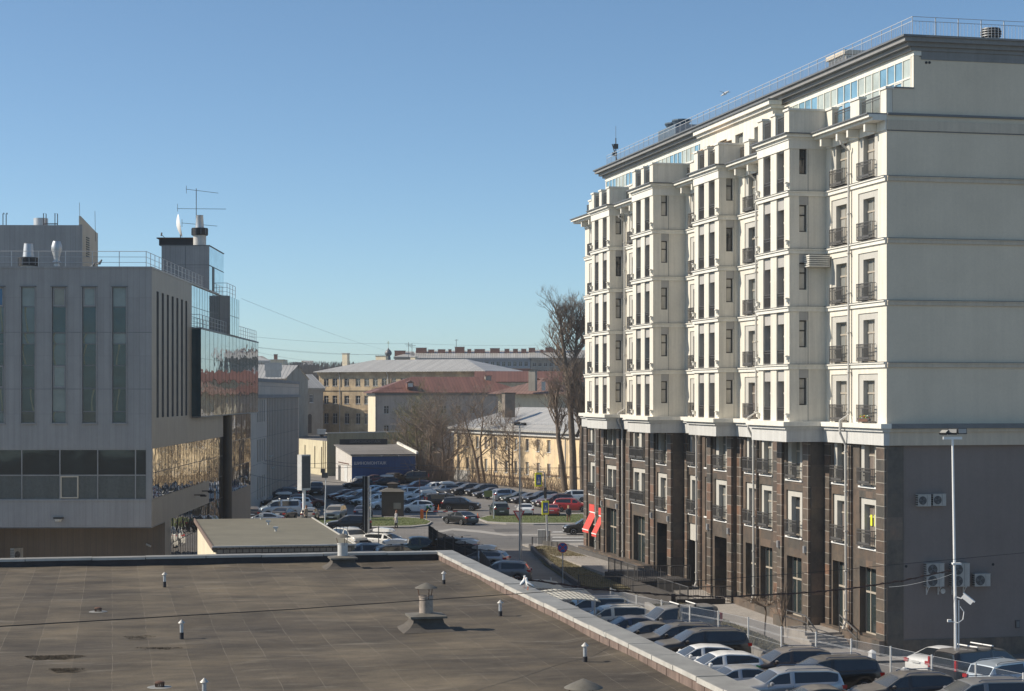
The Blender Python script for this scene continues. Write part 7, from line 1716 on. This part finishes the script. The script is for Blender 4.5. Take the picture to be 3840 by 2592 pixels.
C(1148,1904,12,'suv','maroon','dark red car tail showing right of the light box post', R5)
C(1162,1952,88,'hatch','beige','small beige hatchback behind the white light box post', R5)
C(1188,1855,-88,'pickup','black','black pickup truck facing the viewer by the beige gate', R5, name='parked_pickup')
C(1092,1866,185,'sedan','dark','dark saloon farther back along the finned wall', R5)
C(1058,1876,185,'suv','dark','dark car against the finned wall foot', R5)
C(985,1972,185,'sedan','silver','silver car roof just above the low brick building', R5)
for k, t in PROTOS.items():
    if k not in USED: 
        for o in list(t.children_recursive)+[t]: bpy.data.objects.remove(o)

# ================================================================ PEOPLE
def person(loc, rz, label, coat, legs_m, hair_m, stride=.0, coat_len=.95, bag=False, arm=.0):
    t = thing('person', label, 'person', loc, rz)
    V = []; E = []; Rr = []
    def v(p, r, par=None):
        V.append(p); Rr.append(r)
        if par is not None: E.append((par, len(V)-1))
        return len(V)-1
    pel = v((0,0,.92), .125); wst = v((0,0,1.08), .105, pel); ch = v((0,0,1.30), .135, wst); nk = v((0,0,1.46), .055, ch); hb = v((.01,0,1.54), .075, nk); hd = v((.015,0,1.63), .085, hb); v((.01,0,1.70), .05, hd)
    for s in (1,-1):
        hp = v((0,s*.09,.88), .085, pel); kn = v((.04+s*stride*.5,s*.10,.48), .058, hp); an = v((s*stride,s*.10,.09), .042, kn); v((s*stride+.14,s*.11,.035), .035, an)
        sh = v((0,s*.19,1.37), .06, ch); el = v((-.02+arm*.1,s*.24,1.10), .045, sh); wr = v((.10+arm*.12,s*.21,.90+arm*.18), .032, el); pm = v((.13+arm*.14,s*.21,.85+arm*.2), .034, wr)
        for f in range(4): a = v((.155+arm*.14,s*.21+(f-1.5)*.018,.80+arm*.2), .010, pm); v((.165+arm*.14,s*.21+(f-1.5)*.018,.76+arm*.2+abs(f-1.5)*.008), .008, a)
        v((.165+arm*.14,s*.17,.83+arm*.2), .010, pm)
    me = bpy.data.meshes.new('body'); me.from_pydata(V, E, []); o = bpy.data.objects.new('b', me); col.objects.link(o)
    sk = o.modifiers.new('skin', 'SKIN'); 
    for i, r_ in enumerate(Rr): me.skin_vertices[0].data[i].radius = (r_, r_); me.skin_vertices[0].data[i].use_root = (i == 0)
    sb = o.modifiers.new('s', 'SUBSURF'); sb.levels = 1; sb.render_levels = 1
    bpy.context.view_layer.update(); m2 = bpy.data.meshes.new_from_object(o.evaluated_get(bpy.context.evaluated_depsgraph_get())); bpy.data.objects.remove(o)
    m2.materials.clear(); m2.materials.append(M['skin']); m2.polygons.foreach_set('use_smooth', [True]*len(m2.polygons)); m2.name = 'body'; link('body', m2, t)
    zc = 1.44-coat_len; c = MB(); prof = [(.13,1.46),(.215,1.39),(.20,1.25),(.165,1.08),(.19,.95),(.205,.85),(.225,zc)]; prof = [p for p in prof if p[1] >= zc]
    n = 16; vs = [(r_*.72*math.cos(6.283*k/n), r_*1.12*math.sin(6.283*k/n), z) for r_, z in prof for k in range(n)]; c.add(vs, [(j*n+k, j*n+(k+1)%n, (j+1)*n+(k+1)%n, (j+1)*n+k) for j in range(len(prof)-1) for k in range(n)])
    for s in (1,-1): c.tube([(0,s*.20,1.38),(-.02+arm*.1,s*.255,1.10),(.09+arm*.12,s*.225,.92+arm*.18)], [.075,.062,.052], 8)
    c.build('coat', coat, t, smooth=True)
    l = MB()
    for s in (1,-1): l.tube([(0,s*.085,.95),(.04+s*stride*.5,s*.10,.48),(s*stride,s*.10,.10)], [.105,.075,.055], 8)
    l.build('trousers', legs_m, t, smooth=True)
    b = MB()
    for s in (1,-1): b.tube([(s*stride-.04,s*.10,.14),(s*stride,s*.10,.05),(s*stride+.17,s*.11,.035)], [.06,.055,.045], 8)
    b.build('shoe', M['black'], t, smooth=True)
    h = MB(); h.tube([(-.03,0,1.50),(-.05,0,1.62),(-.01,0,1.72),(.03,0,1.75)], [.075,.10,.098,.05], 10); h.build('hair', hair_m, t, smooth=True)
    f = MB(); f.tube([(.085,0,1.63),(.115,0,1.605)], [.012,.016], 5)
    for s in (1,-1): f.tube([(.085,s*.032,1.645),(.095,s*.032,1.645)], [.010,.008], 5, 1)
    f.box(.088,.096,-.022,.022,1.572,1.580,2); f.build('face', [M['skin'], M['black'], M['signred']], t)
    if bag: q = MB(); q.box(-.26,-.13,-.15,.15,1.0,1.38); q.build('backpack', M['black'], t)
    return t
M['hair_auburn'] = mat('auburn_hair', (.20,.075,.03), .7, .2, 20); M['hair_blonde'] = mat('blonde_hair', (.50,.38,.22), .7, .2, 20)
M['coat_grey'] = mat('pale_grey_coat', (.36,.35,.34), .85, .08, 3); M['coat_dark'] = mat('dark_jacket', (.035,.04,.05), .8, .1, 3); M['trs_tan'] = mat('tan_trousers', (.26,.15,.085), .85, .1); M['trs_black'] = mat('black_trousers', (.02,.02,.022), .85, .1); M['coat_tan'] = mat('beige_coat', (.34,.26,.19), .85, .1)
person(G(1486,1981), rad(200), 'auburn haired person in a pale grey coat walking past the brown booth', M['coat_grey'], M['trs_black'], M['hair_auburn'], .16, .92, arm=.3)
person(G(2132,1961), rad(-75), 'fair haired person in a dark jacket and tan trousers on the grass island', M['coat_dark'], M['trs_tan'], M['hair_blonde'], .10, .62, True)
person(G(1148,1960), rad(150), 'person in a beige coat half hidden beside the light box post', M['coat_tan'], M['trs_black'], M['hair_auburn'], .08, .8)

# ================================================================ TREES
def tree(name, label, base, h, trunk_pts, levels, seed, twig_m, trunk_m, r0, n_br, spread, blen, group=None, tw_r=.012, up=.5, droop=0, tstart=.3, cat='tree', ratio=.62, sides=4):
    """trunk_pts: list of stems, each a list of (x,y,z,r) relative to base"""
    random.seed(seed); t = thing(name, label, cat, base, 0, group); tr = MB(); cr = MB(); cnt = [0]
    def grow(p, d, L, r, lv):
        n = 3; pts = [p.copy()]; q = p.copy(); dd = d.copy()
        for i in range(n): dd = (dd+Vector((random.uniform(-.16,.16), random.uniform(-.16,.16), random.uniform(-.1,.16)*1+up*.10))).normalized(); q = q+dd*L/n; pts.append(q.copy())
        cr.tube(pts, [r, r*.85, r*.68, r*.45], 4 if lv > 1 else 3, cap=False); cnt[0] += 1
        if lv > 0:
            m = random.randint(3, 5) if lv > 1 else random.randint(3, 5)
            for k in range(m):
                s = random.uniform(.3, 1.0); i = min(n-1, int(s*n)); pp = pts[i].lerp(pts[i+1], s*n-i if s < 1 else 1)
                a = Vector((random.gauss(0,1), random.gauss(0,1), random.gauss(0,.6))).normalized(); nd = (dd+a*spread+Vector((0,0,up*.35-droop))).normalized()
                grow(pp, nd, L*random.uniform(ratio-.12, ratio+.12), max(tw_r, r*.5), lv-1)
    for st in trunk_pts:
        P_ = [Vector(s[:3]) for s in st]; tr.tube([(p.x+random.uniform(-.05,.05), p.y, p.z) for p in P_], [s[3] for s in st], 10, cap=True)
        tot = len(P_)-1
        for k in range(n_br):
            s = tstart+(1-tstart)*(k+random.random())/n_br; s = min(s, .999)*tot; i = int(s); p = P_[i].lerp(P_[i+1], s-i); r_ = st[i][3]*(1-(s-i))+st[i+1][3]*(s-i)
            a = random.random()*6.283; d = Vector((math.cos(a)*spread, math.sin(a)*spread, up+random.uniform(-.1,.3))).normalized()
            grow(p, d, blen*random.uniform(.7,1.2)*(1.15-.5*s/tot), max(tw_r*1.5, min(r_*.5, .10)), levels)
    tr.build('trunk', trunk_m, t, smooth=True, recalc=False); cr.build('crown', twig_m, t, recalc=False); return t
GT = 'bare trees in front of the yellow house'
def px_tree(x, yb, stems, name, label, **k):
    b = G(x, yb); s = b.y/F; st = [[((px-x)*s, (py_off)*1.0, (yb-py)*s, r) for (px, py, r, py_off) in q] for q in stems]
    return tree(name, label, b, 0, st, **k)
px_tree(2150,1858,[[(2150,1858,0.555,0),(2148,1700,0.444,0),(2142,1600,0.407,0),(2135,1480,0.311,0),(2125,1400,0.266,0),(2105,1250,0.207,0),(2100,1180,0.089,0)],[(2142,1560,0.296,0),(2150,1440,0.252,0),(2160,1330,0.222,0),(2163,1250,0.148,0),(2165,1180,0.059,0)],[(2160,1640,0.222,0),(2178,1600,0.163,0),(2184,1540,0.074,0)]],
    'poplar_tree','tallest bare poplar with two upright limbs against the sky', levels=3, seed=5, twig_m=M['twig'], trunk_m=M['bark'], r0=.6, n_br=42, spread=1.0, blen=3.4, tw_r=.011, up=.85, tstart=.42, group='bare poplars by the apartment house')
px_tree(2185,1862,[[(2188,1862,0.407,2),(2182,1700,0.370,2),(2186,1600,0.296,2),(2180,1500,0.222,2),(2172,1420,0.111,2)]],
    'poplar_tree','second bare poplar standing against the apartment house corner', levels=3, seed=6, twig_m=M['twig'], trunk_m=M['bark'], r0=.5, n_br=16, spread=.8, blen=3.0, tw_r=.011, up=.9, tstart=.4, group='bare poplars by the apartment house')
px_tree(2120,1852,[[(2120,1852,0.444,-2),(2105,1720,0.370,-2),(2092,1640,0.311,-2),(2088,1560,0.222,-2),(2075,1480,0.104,-2)]],
    'poplar_tree','leaning bare poplar trunk left of the tallest one', levels=3, seed=7, twig_m=M['twig'], trunk_m=M['bark'], r0=.5, n_br=18, spread=.85, blen=3.0, tw_r=.011, up=.9, tstart=.45, group='bare poplars by the apartment house')
px_tree(1805,1815,[[(1798,1815,0.252,0),(1790,1760,0.222,0),(1775,1680,0.148,0),(1750,1600,0.089,0),(1735,1540,0.037,0)],[(1818,1815,0.266,1),(1806,1740,0.222,1),(1800,1660,0.148,1),(1812,1580,0.089,1),(1805,1500,0.037,1)]],
    'bare_tree','forked bare tree in front of the left end of the yellow house', levels=3, seed=8, twig_m=M['twig'], trunk_m=M['bark'], r0=.4, n_br=12, spread=1.0, blen=4.2, tw_r=.010, up=.6, tstart=.35, group=GT)
px_tree(1926,1826,[[(1926,1826,0.163,0),(1922,1740,0.133,0),(1925,1650,0.089,0),(1922,1570,0.037,0)],[(1912,1826,0.118,0),(1908,1740,0.089,0),(1905,1660,0.044,0)]],
    'bare_tree','slender bare tree in front of the middle of the yellow house', levels=3, seed=9, twig_m=M['twig'], trunk_m=M['bark'], r0=.2, n_br=13, spread=1.0, blen=2.8, tw_r=.012, up=.6, tstart=.3, group=GT)
px_tree(2064,1835,[[(2064,1835,0.104,0),(2052,1770,0.081,0),(2040,1720,0.059,0),(2020,1690,0.022,0)]],
    'bare_tree','thin leaning bare tree behind the crossing sign arm', levels=3, seed=10, twig_m=M['twig'], trunk_m=M['bark'], r0=.2, n_br=9, spread=1.0, blen=2.6, tw_r=.014, up=.5, tstart=.3, group=GT)
px_tree(1480,1722,[[(1480,1722,.16,0),(1478,1600,.14,0),(1482,1520,.1,0),(1476,1440,.04,0)]],
    'birch_tree','slim white birch in front of the pinkish house', levels=3, seed=11, twig_m=M['twig_b'], trunk_m=M['birch'], r0=.2, n_br=14, spread=.8, blen=2.6, tw_r=.014, up=.3, tstart=.3)
for i, (x, yb, top, lab, lv, sp) in enumerate(((1560,1792,1500,'wide bare thicket tree behind the workshop roof',3,1.1),(1610,1800,1480,'bare tree beside the left wall of the yellow house',3,1.0),(1660,1806,1560,'low bare tree nearest the yellow house corner',3,1.1),(1525,1790,1560,'bushy bare tree at the end of the shaded parapet wall',3,1.1))):
    px_tree(x,yb,[[(x,yb,.26,0),(x+4,yb-(yb-top)*.4,.2,0),(x-3,yb-(yb-top)*.7,.12,0),(x+2,top+20,.04,0)],[(x+6,yb,.16,0),(x+22,yb-(yb-top)*.45,.12,0),(x+30,top+60,.04,0)]],
        'thicket_tree', lab, levels=lv, seed=20+i, twig_m=M['twig'] if i != 0 else M['green_buds'], trunk_m=M['bark'], r0=.3, n_br=14, spread=sp, blen=4.2, tw_r=.010, up=.55, tstart=.15, group='bare trees behind the workshop')
random.seed(40); br = MB()
for i in range(900):
    x, y = random.uniform(1555,1700), random.uniform(1788,1812); b = G(x, y); h = random.uniform(1.5,5.0); d = Vector((random.uniform(-.5,.5), random.uniform(-.4,.4), 1))
    q = b+d*h*.5+Vector((random.uniform(-.3,.3),0,0)); br.tube([b, q, b+d*h+Vector((random.uniform(-.6,.6),0,0))], [.03,.02,.012], 3, cap=False)
tag(br.build('undergrowth', M['twig'], recalc=False), 'brown bare undergrowth along the wall behind the shaded parked cars', 'undergrowth', kind='stuff')
random.seed(41); br = MB()
for i in range(700):
    u = random.uniform(8,44); v_ = random.uniform(-2.2,-.5); b = ya+dirv.normalized()*u+Vector((-dirv.normalized().y,dirv.normalized().x,0))*v_; b.z = .9; h = random.uniform(.8,3.2); d = Vector((random.uniform(-.5,.5), random.uniform(-.3,.3), 1))
    br.tube([b, b+d*h*.5+Vector((random.uniform(-.3,.3),0,0)), b+d*h], [.022,.016,.01], 3, cap=False)
tag(br.build('undergrowth', M['twig'], recalc=False), 'bare shrubs growing along the foot of the yellow house', 'undergrowth', kind='stuff')
for x, yb, h, lab, sd, kd in ((2868,2400,1,'young pollarded tree with a ball of twigs by the shop windows',1,'ball'),(2933,2435,1,'young tree with upright twigs just left of the entrance steps',2,'up')):
    b = G(x, yb); s = b.y/F; hh = 205*s
    tree('young_tree', lab, b, 0, [[(0,0,0,.05),(.03,0,hh*.5,.045),(-.02,0,hh*.62,.06)]] if kd == 'ball' else [[(0,0,0,.05),(.0,0,hh*.38,.045),(0,0,hh*.45,.05)]], levels=2, seed=sd, twig_m=M['twig'], trunk_m=M['bark'], r0=.05, n_br=15, spread=1.2 if kd == 'ball' else .35, blen=1.4 if kd == 'ball' else 2.3, tw_r=.008, up=.35 if kd == 'ball' else 1.3, tstart=.93, group='young trees on the apartment pavement', ratio=.5)
# distant greenery on the skyline
random.seed(50); fb_ = MB()
for i in range(1500):
    x = random.uniform(960,1340); Y = random.uniform(560,700); z0 = 14+(1480-1400)/F*Y-3; hh = random.uniform(1,1480-1378-80+10)/F*Y*1.0; b = Vector(((x-1920)/F*Y, Y, z0)); d = Vector((random.uniform(-.7,.7),0,1)); fb_.tube([b, b+d*2.2+Vector((0,0,hh)), b+d*3+Vector((0,0,hh+1.2))], [.16,.12,.04], 3, cap=False)
tag(fb_.build('distant_trees', M['twig_far'], recalc=False), 'far brown band of bare trees on the skyline', 'trees', kind='stuff')

# ================================================================ ON THE APARTMENT ROOF
def RP(p, u, z=33.06): return BL(p, u, z)
t = thing('roof_ventilator', 'mushroom shaped dark ventilator of stacked discs on the apartment roof', 'ventilator', RP(-7.0, 1.9)); t.scale = (.68,.68,.95); b = MB(); b.lathe([(.42,0),(.42,.55)], n=20); b.build('duct', M['steel'], t, smooth=True)
b = MB(); 
for i, r_ in enumerate((.72,.82,.86,.86,.78)): b.lathe([(r_*.3,.42+i*.14),(r_,.44+i*.14),(r_*.97,.50+i*.14),(r_*.3,.52+i*.14)], n=26)
b.build('disc_cap', M['lead'], t, smooth=True)
for (p, u, w_, d_, h, lab) in ((-2.6,2.3,.5,.7,.35,'small pale unit on the apartment roof edge behind the railing corner'),(-3.0,12.6,1.0,2.6,1.35,'large slatted ventilation box on the apartment roof'),(-2.9,20.4,.7,2.2,.75,'low slatted ventilation box on the apartment roof over the set forward part'),(-2.9,28.0,.7,2.4,.7,'farther low slatted ventilation box on the apartment roof')):
    q = MB(); q.box(-w_/2,w_/2,-d_/2,d_/2,0,h*.8,0)
    for i in range(int(d_/.16)): q.box(-w_/2-.03,-w_/2-.001,-d_/2+.05+i*.16,-d_/2+.12+i*.16,.1*h,h*.75,1)
    for i in range(int(w_/.16)): q.box(-w_/2+.05+i*.16,-w_/2+.12+i*.16,-d_/2-.03,-d_/2-.001,.1*h,h*.75,1)
    q.box(-w_/2-.15,w_/2+.15,-d_/2-.15,d_/2+.15,h*.82,h,2); tag(q.build('ventilation_box', [M['cream_trim'], M['lead'], M['gable_trim']], None, RP(p,u), RZB), lab, 'ventilation box', 'boxes on the apartment roof')
q = MB(); q.box(-.9,.9,-2.2,2.2,.2,1.5,0); q.box(-.5,.5,-2.9,-2.21,.1,.9,1); q.lathe([(.45,1.5),(.75,1.9),(.75,2.0)], (0,.9,0), 14); q.lathe([(.45,1.5),(.75,1.9),(.75,2.0)], (0,-.9,0), 14)
tag(q.build('chiller_unit', [M['bluesteel'], M['black']], None, RP(-3.2,45.5), RZB), 'dark blue grey chiller unit on the far part of the apartment roof', 'chiller')
q = MB(); b0 = RP(-1.9,58.2); b0.z -= 1.0; q.tube([b0, b0+Vector((0,0,3.4))], .05, 6); q.box(b0.x-.2,b0.x+.2,b0.y-.1,b0.y+.1,b0.z+2.5,b0.z+2.9); q.box(b0.x-.3,b0.x+.1,b0.y-.1,b0.y+.1,b0.z+1.9,b0.z+2.2); q.tube([b0+Vector((.15,0,1.4)), b0+Vector((-.3,0,2.9))], .05, 5); q.tube([b0+Vector((0,0,3.4)), b0+Vector((0,0,4.4))], .015, 4)
tag(q.build('antenna_mast', M['iron']), 'short antenna mast at the far end of the apartment roof', 'antenna')
for p, u, lab in ((-1.0,38.2,'round clipped shrub on the terrace parapet'),(-.6,31.4,'small conifer in a pot on the apartment terrace')):
    random.seed(int(u)); t = thing('potted_shrub', lab, 'shrub', BL(p,u,ZE+.05), 0, 'shrubs on the terrace'); q = MB(); q.lathe([(.25,0),(.32,.45)], n=12); q.build('pot', M['darkchim'], t); q = MB()
    for i in range(700):
        a = random.random()*6.28; z = random.random(); r_ = .5*math.sin(math.acos(2*z-1))*random.random()**.3; c = Vector((r_*math.cos(a), r_*math.sin(a), .5+z*1.3)); d1 = Vector((random.gauss(0,1),random.gauss(0,1),random.gauss(0,1))).normalized()*.07; d2 = d1.cross(Vector((0,0,1))).normalized()*.05; q.add([c-d1,c+d2,c+d1,c-d2],[(0,1,2,3)])
    q.build('foliage', M['conifer'], t, recalc=False)
q = MB(); q.add([(-1.4,26.0,31.0),(-1.4,29.4,31.0),(.3,29.4,30.45),(.3,26.0,30.45),(-1.4,26.0,30.95),(-1.4,29.4,30.95),(.3,29.4,30.4),(.3,26.0,30.4)],[(0,1,2,3),(7,6,5,4),(3,2,6,7),(0,3,7,4),(1,5,6,2)]); q.v = [(-v[0]-.8,v[1],v[2]) for v in q.v]; tag(q.build('sun_awning', M['awn'], None, O_B, RZB), 'peach coloured sun awning over the terrace of the apartment house', 'awning')
# ================================================================ AIR
hz = MB(); hz.box(-1000, 1000, -70, 1300, -2.5, 42)
ho = hz.build('haze', []); tag(ho, 'thin pale spring haze over the town', 'haze', kind='stuff')
hm = bpy.data.materials.new('thin_haze'); hm.use_nodes = True; hn = hm.node_tree; hn.nodes.clear()
ou = hn.nodes.new('ShaderNodeOutputMaterial'); pv = hn.nodes.new('ShaderNodeVolumePrincipled'); pv.inputs['Color'].default_value = (.93,.96,1,1); pv.inputs['Density'].default_value = .00018; pv.inputs['Anisotropy'].default_value = .35
hn.links.new(pv.outputs[0], ou.inputs['Volume']); ho.data.materials.clear(); ho.data.materials.append(hm)
